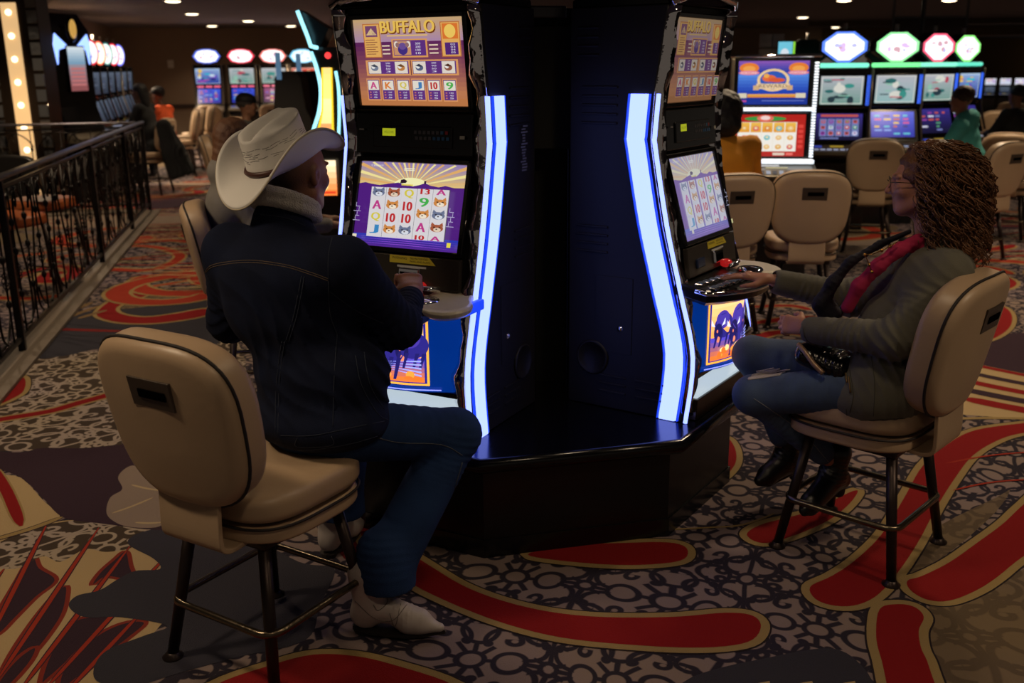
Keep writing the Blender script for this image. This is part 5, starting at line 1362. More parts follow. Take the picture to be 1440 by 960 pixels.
# hood lying at the back of the neck / turned-up collar
S = Sculpt((1.2, 3.05, 1.0), (1.65, 3.6, 1.3), 0.006)
cp = []
for i in range(17):
    a = PI / 2 + R(28) + (2 * PI - R(56)) * i / 16; cp.append(wnek + WQ @ P_((.075 * math.cos(a), .085 * math.sin(a), .012 - .03 * math.sin(a))))
for p, q in zip(cp[:-1], cp[1:]): S.cap(p, q, .014, None, .01); S.cap(p + P_((0, 0, .025)), q + P_((0, 0, .025)), .010, None, .012)
for sgn, ii in ((1, 0), (-1, -1)):
    e = cp[ii]; S.cap(e, e + WF * .05 + P_((0, 0, -.10)), .014, .012, .015); S.cap(e + WQ[:, 0] * (.02 if ii == 0 else -.02), e + WF * .045 + WQ[:, 0] * (.035 if ii == 0 else -.035) + P_((0, 0, -.07)), .010, .008, .03)
S.build('collar', OLIVE, woman)
# jeans with the torn knee
S = Sculpt((0.74, 2.95, 0.18), (1.5, 3.75, 0.80), 0.006)
S.ell(wpel, (.16, .13, .10), WQ, .03)
for a, b_, c_ in ((hR, kR, aR_), (hL, kL, aL_)):
    S.cap(a, b_, .088, .066, .03); S.cap(b_, c_ + (b_ - c_) * .10, .064, .046, .03)
    S.ell(b_ + P_((-.015, 0, .005)), (.06, .055, .06), None, .03)
    S.ripple(b_ + P_((.08, 0, -.06)), .13, (1, 0, -.4), .006, .035, 2); S.ripple((a + b_) / 2, .17, b_ - a, .004, .06, 3); S.ripple((b_ + c_) / 2, .15, c_ - b_, .003, .05, 3)
    S.ripple(a, .15, (1, .4, .2), .006, .05, 6)
wjn = S.build('ripped_jeans', mat('faded_blue_denim', rgb(66, 84, 112), 0.85, bump=(420, 0.25), var=(8, 0.25)), woman)
bv, off = bvh_of(wjn); mb = MB(); rr_ = random.Random(4)
for i in range(44):
    y = 533 - (i % 9) * 1.3 + rr_.uniform(-1, 1); x0 = 1050 + rr_.uniform(0, 12) + (i % 9) * 1.6; x1 = x0 + rr_.uniform(22, 40)
    P = [p - off for p in drape(bv, [(x0, y), ((x0 + x1) / 2, y - 2), (x1, y - 5)], 0.0012, 3)]
    if len(P) > 2: mb.tube(P, 0.0019, 4)
mb.build('torn_threads', mat('white_threads', rgb(196, 186, 178), 0.9), wjn)
seams('leg_seam', wjn, [[(1060, 560), (1090, 580), (1130, 610), (1170, 655)]], .0015, mat('pale_stitch', rgb(120, 124, 130), 0.8), wjn)
BLK = mat('black_leather', rgb(20, 20, 22), 0.35, bump=(40, 0.15))
def anklet(an, toe, parent):
    """slouchy ankle boot, toe lower than heel"""
    an = P_(an); toe = P_(toe); d = toe - an; L = np.linalg.norm(d); dn = d / L
    fl_ = P_((d[0], d[1], 0)); fl_ /= np.linalg.norm(fl_); heel = an + P_((0, 0, -.100)) - fl_ * .055
    ball_ = toe - fl_ * .045
    S = Sculpt(np.minimum(an, toe) - .16, np.maximum(an, toe) + .16, 0.005)
    S.cap(an + P_((0.01, 0, .05)), an + P_((0, 0, -.02)), .052, .046, .02); S.cap(an + P_((0, 0, -.03)), heel + P_((0, 0, .03)), .046, .034, .02)
    S.cap(heel + P_((0, 0, .035)), ball_ + P_((0, 0, .012)), .034, .034, .03); S.cap(an + P_((0, 0, -.03)), ball_ + P_((0, 0, .02)), .042, .030, .03); S.cap(ball_ + P_((0, 0, .010)), toe, .032, .020, .02)
    S.ripple(an + P_((0, 0, -.01)), .10, (.3, 0, 1), .008, .028, 2, .3)
    o = S.build('ankle_boot', BLK, parent)
    S = Sculpt(np.minimum(an, toe) - .16, np.maximum(an, toe) + .16, 0.005)
    S.cap(heel + P_((0, 0, .004)), ball_ + P_((0, 0, -.020)), .022, .022, .01, flat=((0, 0, 1), 1.7)); S.cap(ball_ + P_((0, 0, -.018)), toe + P_((0, 0, -.014)), .022, .014, .01, flat=((0, 0, 1), 1.7))
    S.cap(heel + P_((0, 0, -.02)), heel + P_((0, 0, .01)), .024, .026, .01)
    S.build('sole', SOLE, o); return o
anklet((1.19, 3.41, .265), (1.05, 3.275, .150), woman)
anklet((1.075, 3.625, .245), (0.955, 3.555, .145), woman)
# spectacles
GLM = mat('thin_metal_frame', rgb(90, 78, 66), 0.25, 0.9); off = woman.location
mb = MB()
for x in (-1, 1):
    pts = [Vector(hc(x * .033 + .021 * math.cos(2 * PI * i / 20), .101 - .006 * abs(math.cos(2 * PI * i / 20)), .006 + .015 * math.sin(2 * PI * i / 20))) - off for i in range(20)]
    mb.tube(pts, 0.0013, 6, closed=True)
    mb.tube([Vector(hc(x * .054, .098, .010)) - off, Vector(hc(x * .074, .06, .010)) - off, Vector(hc(x * .079, -.005, .006)) - off], 0.0014, 6)
mb.tube([Vector(hc(-.012, .102, .010)) - off, Vector(hc(0, .106, .013)) - off, Vector(hc(.012, .102, .010)) - off], 0.0013, 6)
gl = mb.build('eyeglasses', GLM, woman)
mb = MB()
for x in (-1, 1): mb.add([Vector(hc(x * .033 + .020 * math.cos(2 * PI * i / 20), .101 - .006 * abs(math.cos(2 * PI * i / 20)), .006 + .014 * math.sin(2 * PI * i / 20))) - off for i in range(20)], [list(range(20))])
gm = mat('clear_lens', (1, 1, 1), 0.02); gm.node_tree.nodes['Principled BSDF'].inputs['Transmission Weight'].default_value = 1.0; gm.node_tree.nodes['Principled BSDF'].inputs['IOR'].default_value = 1.05
mb.build('lens', gm, gl)
# curly hair: a loose mass plus hundreds of ringlets
HAIRM = mat('curly_brown_hair', rgb(108, 70, 42), 0.42, bump=(160, 0.6), var=(18, 0.35))
S = Sculpt((1.2, 3.05, 0.9), (1.75, 3.65, 1.5), 0.006)
S.ell(hc(0, -.035, .045), (.098, .105, .095), hc.Q, .03); S.ell(hc(0, -.085, -.04), (.105, .085, .13), hc.Q, .05); S.ell(hc(0, -.115, -.15), (.115, .07, .12), hc.Q, .05)
S.ell(hc(-.02, -.125, -.23), (.10, .05, .08), hc.Q, .05)
S.cap(hc(0, .11, -.02), hc(0, .16, -.12), .085, .085, .015, carve=True); S.ell(hc(0, .10, -.03), (.070, .065, .085), hc.Q, .012, carve=True)
S.noise(.006, 95, 1)
hair = S.build('curly_hair', HAIRM, woman)
rr_ = random.Random(21); mb = MB()
for i in range(700):
    th = rr_.uniform(-PI, PI); lat = rr_.uniform(-0.1, 1.25)
    x = math.sin(th); y = -math.cos(th)
    if y > .62 and lat < .9: continue
    root = P_((x * .106 * math.cos(lat * .9), y * .116 * math.cos(lat * .9) - .040, .045 + .100 * math.sin(lat)))
    if y > 0.35: root[1] = min(root[1], .035)
    Ln = rr_.uniform(.16, .40) if y < .3 else rr_.uniform(.14, .26)
    steps = 34; rad = rr_.uniform(.007, .017); tw = rr_.uniform(38, 60); p = root.copy(); pts = []; vel = P_((x * .9, y * .9 if y < 0.2 else -.35, .25 - .3 * lat)); vel /= np.linalg.norm(vel); ph = rr_.uniform(0, 6)
    for j in range(steps):
        f = j / steps
        vel = vel * .80 + P_((x * .10, y * .08 - .07 + (.05 if y > 0 else 0), -1.0)) * .20 * (1 + f); vel /= np.linalg.norm(vel); p = p + vel * Ln / steps
        rxy = math.hypot(p[0] / .14, (p[1] + .075) / .14)
        if p[2] < 0 and rxy > 1.0: p[0] *= .985; p[1] = (p[1] + .075) * .985 - .075
        if p[1] > .045 and p[2] < .06: p[1] = .045
        s_ = j * Ln / steps * tw * 2
        pts.append(Vector(hc(p[0] + rad * math.cos(s_ + ph), p[1] + rad * math.sin(s_ + ph), p[2] + rad * .4 * math.sin(s_ * .5))) - off)
    r0 = rr_.uniform(.0012, .0030)
    mb.tube(pts, [r0 * (0.6 + .4 * math.sin(PI * min(1, .15 + j / steps * .85))) for j in range(steps)], 5)
mb.build('ringlets', HAIRM, hair)
# ring, bracelet cord
mb = MB(); c = wR_ + P_((-.025, 0, .010)) + P_((-.95, .30, .095)) * .105 + P_((-.0, -.005, .0))
mb.tube([Vector(c + P_((0, .010 * math.cos(2 * PI * i / 14), .010 * math.sin(2 * PI * i / 14) - .004))) - off for i in range(14)], 0.0013, 6, closed=True); mb.build('finger_ring', CHROME, woman)
# black handbag with chain strap on her lap
bg = thing('handbag', 'black handbag with strap and chain held in the lap of the curly haired woman', 'bag', (1.09, 3.24, 0.70))
bo = P_(bg.location); BAGM = mat('black_patent_leather', rgb(16, 15, 17), 0.2, bump=(30, 0.2))
S = Sculpt((0.9, 3.02, 0.6), (1.32, 3.5, 0.92), 0.006)
S.cap((1.02, 3.28, .735), (1.12, 3.20, .705), .040, .045, .03, flat=((.7, .7, 0), .8)); S.cap((1.04, 3.31, .725), (1.14, 3.26, .715), .042, .042, .03)
S.ripple((1.1, 3.2, .75), .14, (1, -.6, .4), .008, .05, 2); S.build('bag_body', BAGM, bg)
mb = MB(); p0 = Vector((1.12, 3.36, .80)); pts = smoothpath([(1.10, 3.33, .78), (1.19, 3.37, .93), (1.285, 3.375, 1.03), (1.36, 3.33, 1.12), (1.43, 3.22, 1.155)], 8); mb.tube([p - Vector(bo) for p in pts], 0.012, 8, flat=(Vector((.6, -.6, .5)).normalized(), 1.0)); mb.build('strap', mat('navy_black_strap', rgb(24, 22, 34), 0.45), bg)
mb = MB(); pts = smoothpath([(1.07, 3.22, .79), (1.10, 3.30, .83), (1.16, 3.36, .86), (1.22, 3.38, .92)], 10)
for i, p in enumerate(pts):
    q = p - Vector(bo); d1 = Vector((1, 0, 0)) if i % 2 else Vector((0, 0.4, 1)).normalized(); d2 = Vector((0.5, .6, .6)).normalized()
    mb.tube([q + (d1 * math.cos(2 * PI * k / 8) + d2 * math.sin(2 * PI * k / 8)) * .006 for k in range(8)], 0.0016, 5, closed=True)
mb.build('chain', mat('black_steel', rgb(60, 58, 60), 0.2, 0.9), bg)
mb = MB(); pts = smoothpath([(.985, 3.27, .775), (1.0, 3.235, .755), (1.02, 3.20, .725), (1.045, 3.17, .70)], 5); mb.tube([p - Vector(bo) for p in pts], .009, 8); mb.build('gold_flap_edge', mat('tan_gold_trim', rgb(150, 120, 96), 0.35, 0.3), bg)
# ------------------------------------------------------------------ more chairs
def chair_at(px, Y, face, label, swivel=0, dy=0):
    return dup(chair, (place(px, Y, .8), Y, 0), facing(face), label, swivel=R(swivel))
def ground(px, Y):
    """x of the pixel column px at depth Y and table height"""
    return place(px, Y, 1.4)
chair_at(1130, 6.6, 82, 'beige vinyl chair facing the dragon screen machine, its back square to us')
chair_at(1012, 6.45, 98, 'beige vinyl chair under the woman in the mustard jacket')
chair_at(1224, 9.3, 78, 'beige vinyl chair before the middle hexagon topped machine')
chair_at(1374, 8.8, 118, 'beige vinyl chair under the boy in the teal hoodie')
chair_at(1420, 9.9, 58, 'beige vinyl chair at the right edge beside the teal hoodie boy, turned left')
chair_at(1398, 14.5, 75, 'small distant beige chair just right of the last hexagon sign', 0)
chair_at(1424, 13.4, 120, 'small distant beige chair turned left near the right frame edge')
chair_at(1448, 11.5, 110, 'distant beige chair cut by the right frame edge')
chair_at(1414, 17.5, 80, 'farthest beige chair under the tiny lit screens')
chair_at(364, 5.1, 14, 'beige chair behind the cowboy, under the person in the grey hoodie')
chair_at(334, 10.4, 15, 'tan chair under the man in the black cap')
chair_at(208, 14.2, 175, 'yellowish chair under the two people at the left wall machines')
chair_at(352, 14.5, 60, 'beige chair half hidden behind the cowboy hat')
for px, Y, f_, lb in ((300, 19.6, 90, 'grey beige chair at the left end machine of the back row'), (250, 16.6, 200, 'beige chair nearest the left wall in the far group'), (258, 17.6, 215, 'beige chair second from the left in the far group'), (274, 18.5, 200, 'beige chair third from the left in the far group'), (388, 19.8, 90, 'beige chair at the third machine of the back row')):
    chair_at(px, Y, f_, lb)

# ------------------------------------------------------------------ smaller slot machines of the rows
rnd = random.Random(9)
def picture(parent, o, u, v, Wd, H, m_, pal, seed, kind):
    a = Art(o, u, v, Wd, H); q = random.Random(seed)
    a.grad(0, 0, 1, 1, pal[0], pal[1], 8)
    if kind == 'reels':
        a.rect(.06, .12, .94, .82, pal[2])
        for i in range(5):
            a.rect(.08 + i * .172, .14, .235 + i * .172, .80, pal[3])
            for j in range(3):
                cc = q.choice(pal[4:]); x, y = .157 + i * .172, .25 + j * .22
                if q.random() < .5: a.ell(x, y, .055, .08, cc, 10)
                else: a.rect(x - .045, y - .06, x + .045, y + .06, cc)
                a.ell(x, y + .01, .025, .035, q.choice(pal[2:]), 8)
        a.rect(.1, .87, .9, .96, q.choice(pal[4:])); a.rect(.1, .03, .5, .08, pal[3])
    elif kind == 'scene':
        for i in range(9):
            cc = q.choice(pal[2:]); x, y = q.uniform(.15, .85), q.uniform(.15, .85); a.ell(x, y, q.uniform(.05, .2), q.uniform(.05, .16), cc, 12)
        for i in range(5): x = q.uniform(.05, .6); y = q.uniform(.1, .9); a.rect(x, y, x + q.uniform(.1, .35), y + .04, q.choice(pal[3:]))
        a.frame(.02, .02, .98, .98, .008, pal[3])
    else:
        for j in range(6):
            for i in range(4):
                if q.random() < .8: a.rect(.08 + i * .22, .1 + j * .14, .08 + i * .22 + q.uniform(.08, .18), .1 + j * .14 + .07, q.choice(pal[2:]))
    return a.build('picture', m_, parent)
def topper_shape(kind, w_, h_):
    if kind == 'hex': return [(-w_ / 2, h_ * .18), (-w_ / 2, -h_ * .12), (-w_ * .14, -h_ / 2), (w_ * .14, -h_ / 2), (w_ / 2, -h_ * .12), (w_ / 2, h_ * .18), (w_ * .2, h_ / 2), (-w_ * .2, h_ / 2)]
    if kind == 'diamond': return [(-w_ / 2, 0), (-w_ * .36, -h_ * .38), (-w_ * .12, -h_ / 2), (w_ * .12, -h_ / 2), (w_ * .36, -h_ * .38), (w_ / 2, 0), (w_ * .36, h_ * .38), (w_ * .12, h_ / 2), (-w_ * .12, h_ / 2), (-w_ * .36, h_ * .38)]
    return [(w_ / 2 * math.cos(2 * PI * i / 24), h_ / 2 * math.sin(2 * PI * i / 24)) for i in range(24)]
def rowmachine(label, loc, face, group, pal_top, pal_low, top='hex', topcols=((240, 240, 255), (120, 160, 255)), seed=1, shelf=None, stripes=False, dark=False, upk='scene', lowk='reels', ts=1.0, candle=True):
    """face: direction (degrees) the screens look"""
    t = thing('slot_machine', label, 'slot machine', loc, R(face + 90), group)
    w_ = 0.60
    mb = MB(); mb.prism([(0.62, 0), (0.62, 1.66), (0.10, 1.66), (0.12, 1.26), (0.16, 1.23), (0.03, 0.90), (0.0, 0.76), (0.08, 0.70), (0.10, 0.0)], -w_ / 2, w_ / 2, 'x'); cb = mb.build('cabinet', CABDARK if not dark else CABBLACK, t, bevel=0.006)
    for x in (-w_ / 2 + .012, w_ / 2 - .012): mb = MB(); mb.tube([(x, 0.10, 1.65), (x, 0.095, 1.28), (x, 0.10, 1.22), (x, -0.0, 0.92)], 0.014, 8); mb.build('side_trim', GREYCAB, t)
    def scr(nm, y0, z0, y1, z1, pal, kind, sd, wd=.50):
        u = Vector((1, 0, 0)); v = Vector((0, y1 - y0, z1 - z0)); H = v.length; v.normalize(); n = u.cross(v); o = Vector((-wd / 2, y0, z0)) + n * 0.012
        mb = MB(); M = Matrix((u, v, n)).transposed().to_4x4(); M.translation = o; mb.M = M; mb.box((wd / 2, H / 2, -.008), (wd, H, .02), bev=.004)
        s_ = mb.build(nm, CABDARK, t)
        if not dark: picture(s_, o + u * .02 + v * .015 + n * .0035, u, v, wd - .04, H - .03, SCREEN, pal, sd, kind)
    scr('upper_screen', 0.118, 1.285, 0.102, 1.60, pal_top, upk, seed, .46 if stripes else .54); scr('lower_screen', 0.045, 0.925, 0.152, 1.215, pal_low, lowk, seed + 50)
    if stripes:
        for x in (-.272, -.252, .252, .272): mb = MB(); mb.box((x, .10, 1.44), (.014, .012, .30), bev=.003); mb.build('blue_light_bar', mat('blue_bars', (0.02, 0.05, .4), .4, emit=(.05, .16, 1.0), es=.9), t)
    mb = MB(); mb.prism([(0.05, 0.90), (-0.14, 0.84), (-0.15, 0.80), (-0.10, 0.78), (0.05, 0.80)], -w_ / 2 + .005, w_ / 2 - .005, 'x'); dk = mb.build('button_deck', GREYCAB, t, bevel=0.006)
    a = Art((-w_ / 2 + .03, -0.13, 0.8475), (1, 0, 0), (0, .18, .058), w_ - .06, .15)
    for i in range(7): a.rect(.05 + i * .12, .1, .14 + i * .12, .32, (200, 210, 240) if not dark else (40, 40, 44))
    a.rect(.35, .62, .6, .86, (226, 190, 60)); a.rect(.05, .55, .2, .85, (70, 90, 220)); a.build('buttons', SCREEN_DIM, dk)
    mb = MB(); mb.box((0, .36, .06), (w_ + .02, .5, .12), bev=.006); mb.build('plinth', CABDARK, t)
    tz = 1.66
    if shelf:
        mb = MB(); mb.box((0, .14, 1.69), (.50, .10, .045), bev=.018); mb.build('glow_shelf', mat('shelf_' + str(shelf), (.1, .1, .1), .4, emit=rgb(*shelf), es=1.4), t); tz = 1.70
    if top:
        h_ = .34 * ts; wt = (.44 if top == 'hex' else .42 if top == 'diamond' else .34) * ts
        if top == 'hex': h_ = .30 * ts
        if top == 'diamond': h_ = .26
        if top == 'round': h_ = .34
        zc = tz + h_ / 2 + .02
        sh = topper_shape(top, wt, h_)
        mb = MB(); mb.prism([(x, z + zc) for x, z in [(p[0] * 1.1, p[1] * 1.1) for p in sh]], .14, .30, 'y'); tp = mb.build('topper', CABDARK, t, bevel=.01)
        if not dark:
            a = Art((0, .1385, zc), (1, 0, 0), (0, 0, 1), 1, 1); a.poly([(p[0], p[1]) for p in sh], topcols[1]); a.k += 1; a.poly([(p[0] * .86, p[1] * .86) for p in sh], topcols[0]); a.k += 1
            q = random.Random(seed + 7)
            for i in range(6): a.ell(q.uniform(-.1, .1) * ts, q.uniform(-.06, .06) * ts, q.uniform(.015, .04), q.uniform(.01, .03), q.choice([(200, 170, 220), (190, 150, 160), (170, 170, 230)]), 8)
            a.build('topper_sign', SIGN, tp)
        mb = MB(); mb.box((0, .22, tz + .01), (.12, .08, .05)); mb.build('topper_neck', CABDARK, t)
        if candle:
            mb = MB(); mb.cyl((0, .22, zc + h_ / 2 + .01), (0, .22, zc + h_ / 2 + .085), .020, 12); mb.build('service_lamp', mat('white_lamp_glass', rgb(170, 165, 160), .4), t)
    return t
BL = [(40, 60, 160), (160, 190, 230), (30, 40, 120), (210, 230, 245), (120, 80, 200), (240, 200, 90), (60, 190, 220), (220, 90, 140)]
GR = [(120, 160, 150), (190, 190, 200), (50, 110, 110), (225, 225, 215), (60, 150, 140), (190, 80, 100), (40, 60, 70), (150, 200, 180)]
PU = [(20, 18, 50), (60, 50, 140), (30, 30, 60), (120, 130, 190), (200, 90, 80), (90, 160, 120), (220, 220, 240), (150, 70, 160)]
BB = [(20, 40, 170), (60, 90, 230), (20, 30, 120), (130, 170, 240), (200, 90, 60), (240, 200, 80), (90, 200, 220), (220, 80, 150)]
RD = [(190, 30, 30), (230, 60, 30), (240, 230, 200), (250, 240, 220), (250, 170, 70), (210, 60, 50), (60, 170, 90), (90, 200, 220), (250, 210, 150)]
PK = [(80, 30, 90), (150, 60, 120), (60, 20, 60), (230, 160, 200), (240, 80, 130), (120, 220, 220), (255, 220, 120), (90, 90, 220)]
G4 = 'hexagon topped machines on the right'
for px, Y, f_, pt, pl, tc, sh, lb, uk, lk in (
        (1184, 10.4, -104, GR, PU, ((250, 250, 255), (90, 130, 255)), (120, 235, 200), 'machine with the widest hexagon sign, next to the dragon screen machine', 'scene', 'reels'),
        (1263, 10.75, -92, [(150, 190, 190)] + GR[1:], BB, ((252, 252, 250), (150, 245, 160)), (120, 250, 150), 'machine with a green edged hexagon sign behind the empty chair', 'scene', 'text'),
        (1327, 11.35, -70, GR, PU, ((250, 250, 252), (250, 90, 120)), (130, 240, 200), 'machine with a pink edged hexagon sign above the boy in teal', 'scene', 'text'),
        (1369, 12.2, -62, BL, PU, ((240, 250, 250), (140, 240, 120)), (90, 210, 180), 'rightmost hexagon topped machine, with a vivid blue upper screen', 'scene', 'text')):
    rowmachine(lb, (ground(px, Y), Y, 0), f_, G4, pt, pl, 'hex', tc, int(px), sh, stripes=True, upk=uk, lowk=lk)
# dark toppers of the machines standing back to back with them
for px, Y, lb in ((1128, 12.6, 'unlit dark machine seen behind the dragon screen machine'), (1236, 13.4, 'unlit dark machine between the first two hexagon signs'), (1302, 14.2, 'unlit dark machine between the green and pink hexagon signs')):
    rowmachine(lb, (ground(px, Y), Y, 0), 80, 'unlit machines in the second row', GR, PU, 'hex', seed=int(px), dark=True)
# machine with the dragon screens
t = thing('slot_machine', 'tall machine with a blue bonus screen above a red reel screen and white lit edges', 'slot machine', (ground(1088, 7.7), 7.7, 0), R(-98 + 90))
mb = MB(); mb.prism([(0.6, 0), (0.6, 1.76), (0.06, 1.76), (0.06, 0.96), (0.0, 0.92), (0.08, 0.80), (0.10, 0.0)], -.33, .33, 'x'); mb.build('cabinet', CABDARK, t, bevel=.006)
def flat(parent, nm, z0, z1, x0, x1, fn, y=.06):
    mb = MB(); mb.box(((x0 + x1) / 2, y - .006, (z0 + z1) / 2), (x1 - x0 + .03, .02, z1 - z0 + .03), bev=.004); s_ = mb.build(nm, CABDARK, parent)
    a = Art((x0, y - .018, z0), (1, 0, 0), (0, 0, 1), x1 - x0, z1 - z0); fn(a); a.build('picture', SCREEN, s_)
def up(a):
    a.grad(0, 0, 1, 1, (16, 50, 150), (30, 60, 190), 6); a.grad(0, .25, 1, .7, (20, 60, 180), (90, 150, 240), 6); a.grad(0, .72, 1, 1, (30, 60, 170), (150, 90, 190), 5)
    for x in (.15, .85): a.ell(x, .84, .14, .12, (240, 130, 50)); a.ell(x, .82, .09, .07, (250, 170, 80)); a.ell(x, .73, .15, .05, (240, 140, 160)); a.text('FORTUNE', x - .11, .71, x + .11, .75, (255, 240, 230))
    a.ell(.5, .56, .23, .26, (250, 214, 160)); a.ell(.5, .56, .19, .21, (40, 90, 190)); a.ell(.44, .60, .10, .08, (236, 110, 60)); a.ell(.55, .56, .12, .05, (226, 90, 50)); a.ell(.40, .66, .04, .05, (250, 180, 80))
    a.rect(.26, .36, .74, .48, (244, 214, 170)); a.rect(.22, .33, .30, .44, (220, 180, 130)); a.rect(.70, .33, .78, .44, (220, 180, 130)); a.text('REWARD', .30, .385, .70, .465, (120, 80, 60))
    a.grad(.14, .16, .86, .24, (226, 130, 50), (250, 190, 90), 3); a.rect(.01, .15, .13, .26, (230, 220, 190)); a.rect(.83, .15, .97, .26, (230, 220, 190)); a.rect(.01, .06, .13, .1, (200, 80, 160)); a.rect(.35, .08, .95, .095, (120, 140, 220))
def low(a):
    a.rect(0, 0, 1, 1, (190, 36, 30)); a.rect(.03, .12, .88, .82, (250, 244, 230)); a.ell(.42, .90, .30, .06, (60, 160, 70)); a.ell(.42, .91, .12, .08, (240, 120, 100)); a.ell(.42, .92, .07, .05, (255, 226, 220))
    for i in range(5):
        x0 = .05 + i * .166; a.grad(x0, .58, x0 + .15, .81, (240, 160, 50), (250, 200, 90), 3); a.rect(x0, .14, x0 + .15, .57, (255, 250, 240))
        for j in range(3): a.ell(x0 + .075, .23 + j * .22, .045, .06, [(236, 140, 70), (240, 180, 90), (110, 200, 210), (230, 110, 110), (250, 200, 130)][(i * 2 + j * 3) % 5], 12); a.ell(x0 + .075, .24 + j * .22, .022, .03, (250, 230, 180), 8)
    for i in range(5): a.rect(.90, .2 + i * .12, .97, .28 + i * .12, (230, 70, 60))
    a.rect(.55, .03, .72, .09, (240, 220, 200)); a.rect(.74, .03, .84, .09, (250, 120, 110))
flat(t, 'upper_screen', 1.41, 1.73, -.27, .25, up); flat(t, 'lower_screen', 1.02, 1.335, -.27, .25, low)
WHL = mat('white_light_bar', (.5, .5, .5), .4, emit=(.8, .9, 1.0), es=1.3)
mb = MB(); mb.box((0, .045, 1.374), (.62, .05, .025), bev=.006); mb.build('light_bar', WHL, t)
mb = MB(); mb.box((0, .0, .985), (.64, .09, .03), bev=.006); mb.build('light_bar', WHL, t)
mb = MB()
for i in range(34): mb.box((.306, .045, 1.02 + i * .021), (.028, .03, .013), bev=.003)
mb.build('edge_lights', WHL, t)
mb = MB(); mb.box((-.315, .04, 1.38), (.03, .05, .74), bev=.008); mb.build('edge_trim', GREYCAB, t)
mb = MB(); mb.tube([(-.34, .05, 1.765), (.34, .05, 1.765)], .014, 8); mb.build('top_rail', CHROME, t)
mb = MB(); mb.prism([(0.08, 0.965), (-0.10, 0.93), (-0.18, 0.89), (-0.17, 0.85), (0.05, 0.83)], -.34, .34, 'x'); dk = mb.build('button_deck', GREYCAB, t, bevel=.008)
a = Art((-.30, -.17, .900), (1, 0, 0), (0, .08, .04), .6, .08)
for i in range(12): a.rect(.03 + i * .08, .1, .085 + i * .08, .7, (190, 200, 220) if i % 2 else (60, 66, 80))
a.build('buttons', SCREEN_DIM, dk)
a = Art((-.10, -.085, .938), (1, 0, 0), (0, .14, .03), .3, .1); a.rect(.2, .1, .75, .35, (226, 196, 60)); a.rect(.1, .5, .55, .95, (220, 210, 200)); a.build('sticker', SCREEN_DIM, dk)
# sign boxes seen over that machine
for px, h_, lb in ((1072, .17, 'left of two white stacked sign boxes above the dragon screen machine'), (1089, .19, 'right of two white stacked sign boxes above the dragon screen machine')):
    x = ground(px, 8.85); t = thing('sign_box', lb, 'sign', (x, 8.85, 1.70), R(-8)); mb = MB()
    for k in (0, 1): mb.box((0, 0, .075 + k * .125), (.10, .08, .115), bev=.006)
    mb.build('box_body', mat('grey_white_plastic', rgb(150, 146, 142), .5), t)
    mb = MB(); mb.cyl((-.02, 0, -.04), (-.02, 0, .02), .014, 10); mb.cyl((.02, 0, -.04), (.02, 0, .02), .014, 10); mb.build('bracket_post', CHROME, t)
t = rowmachine('unlit machine carrying the two white sign boxes', (ground(1080, 9.2), 9.15, 0), 82, 'unlit machines in the second row', GR, PU, None, dark=True)
t = thing('video_sign', 'small bright cyan picture sign beside the white sign boxes', 'sign', (ground(1101, 8.8), 8.8, 1.66), R(-8))
mb = MB(); mb.box((0, 0, .12), (.15, .05, .24), bev=.006); s_ = mb.build('sign_case', CABDARK, t)
a = Art((-.07, -.0265, .01), (1, 0, 0), (0, 0, 1), .14, .22); a.rect(0, 0, .85, 1, (120, 210, 235)); a.ell(.4, .55, .25, .2, (230, 240, 250)); a.ell(.55, .3, .2, .15, (80, 120, 220)); a.rect(.87, 0, 1, 1, (150, 230, 60)); a.build('sign_picture', SCREEN, s_)

# back row on the left: four machines under the wall
G5 = 'machines in the back row'
for px, Y, pt, pl, tc, lb in ((292, 21.3, BL, BB, ((250, 250, 255), (90, 110, 220)), 'back row machine with the blue and white oval sign'), (340, 21.5, GR, BB, ((250, 246, 250), (240, 60, 80)), 'back row machine with the red edged oval sign'),
                               (385, 21.8, GR, PK, ((252, 250, 250), (240, 120, 110)), 'back row machine with the peach oval sign'), (427, 22.3, RD, PU, ((220, 245, 255), (120, 200, 240)), 'rightmost back row machine, its sign pale blue, half hidden by dark cabinets')):
    t = rowmachine(lb, (ground(px, Y), Y, 0), -84, G5, pt, pl, 'diamond', tc, int(px) + 3, None, upk='scene', lowk='text', ts=1.35, candle=False); t.scale = (1, 1, 1.09)
    mb = MB()
    for i in range(3): mb.box((-.17 + i * .17, .125, 1.248), (.13, .02, .03), bev=.004)
    mb.build('coloured_light_bar', mat('rainbow_bar_%d' % (px % 3), (.1, .1, .1), .4, emit=[(.2, 1, .3), (1, .15, .3), (.1, .2, 1)][px % 3], es=1.0), t)
# row along the left wall with round signs
G6 = 'machines with round signs along the left wall'
rc = [((240, 220, 255), (110, 60, 160)), ((255, 250, 255), (220, 40, 60)), ((250, 255, 220), (230, 90, 60)), ((230, 255, 240), (40, 90, 90)), ((255, 250, 250), (230, 40, 60)), ((240, 240, 255), (120, 120, 250))]
nm = ['nearest of the six with round signs on the left wall, purple rim', 'second nearest of the six on the left wall, red rimmed sign', 'third nearest of the six on the left wall, yellow green sign', 'fourth nearest of the six on the left wall, small dark green rimmed sign', 'fifth nearest of the six on the left wall, red and white sign', 'farthest of the six on the left wall, violet white sign']
DKP = [(52, 60, 74), (90, 100, 116), (46, 54, 70), (86, 96, 112), (70, 80, 110), (100, 110, 130), (60, 70, 90)]
for i in range(6):
    p = WL0 + a1 * (1.1 + i * .78) + a2 * 0.85
    rowmachine('slot machine, ' + nm[i], (p.x, p.y, 0), math.degrees(math.atan2(a2.y, a2.x)) - 26, G6, DKP, DKP, 'round', rc[i], 30 + i, None, upk='text', lowk='text').scale = (1, 1, 1.06)
p = WL0 + a1 * 0.05 + a2 * 0.85
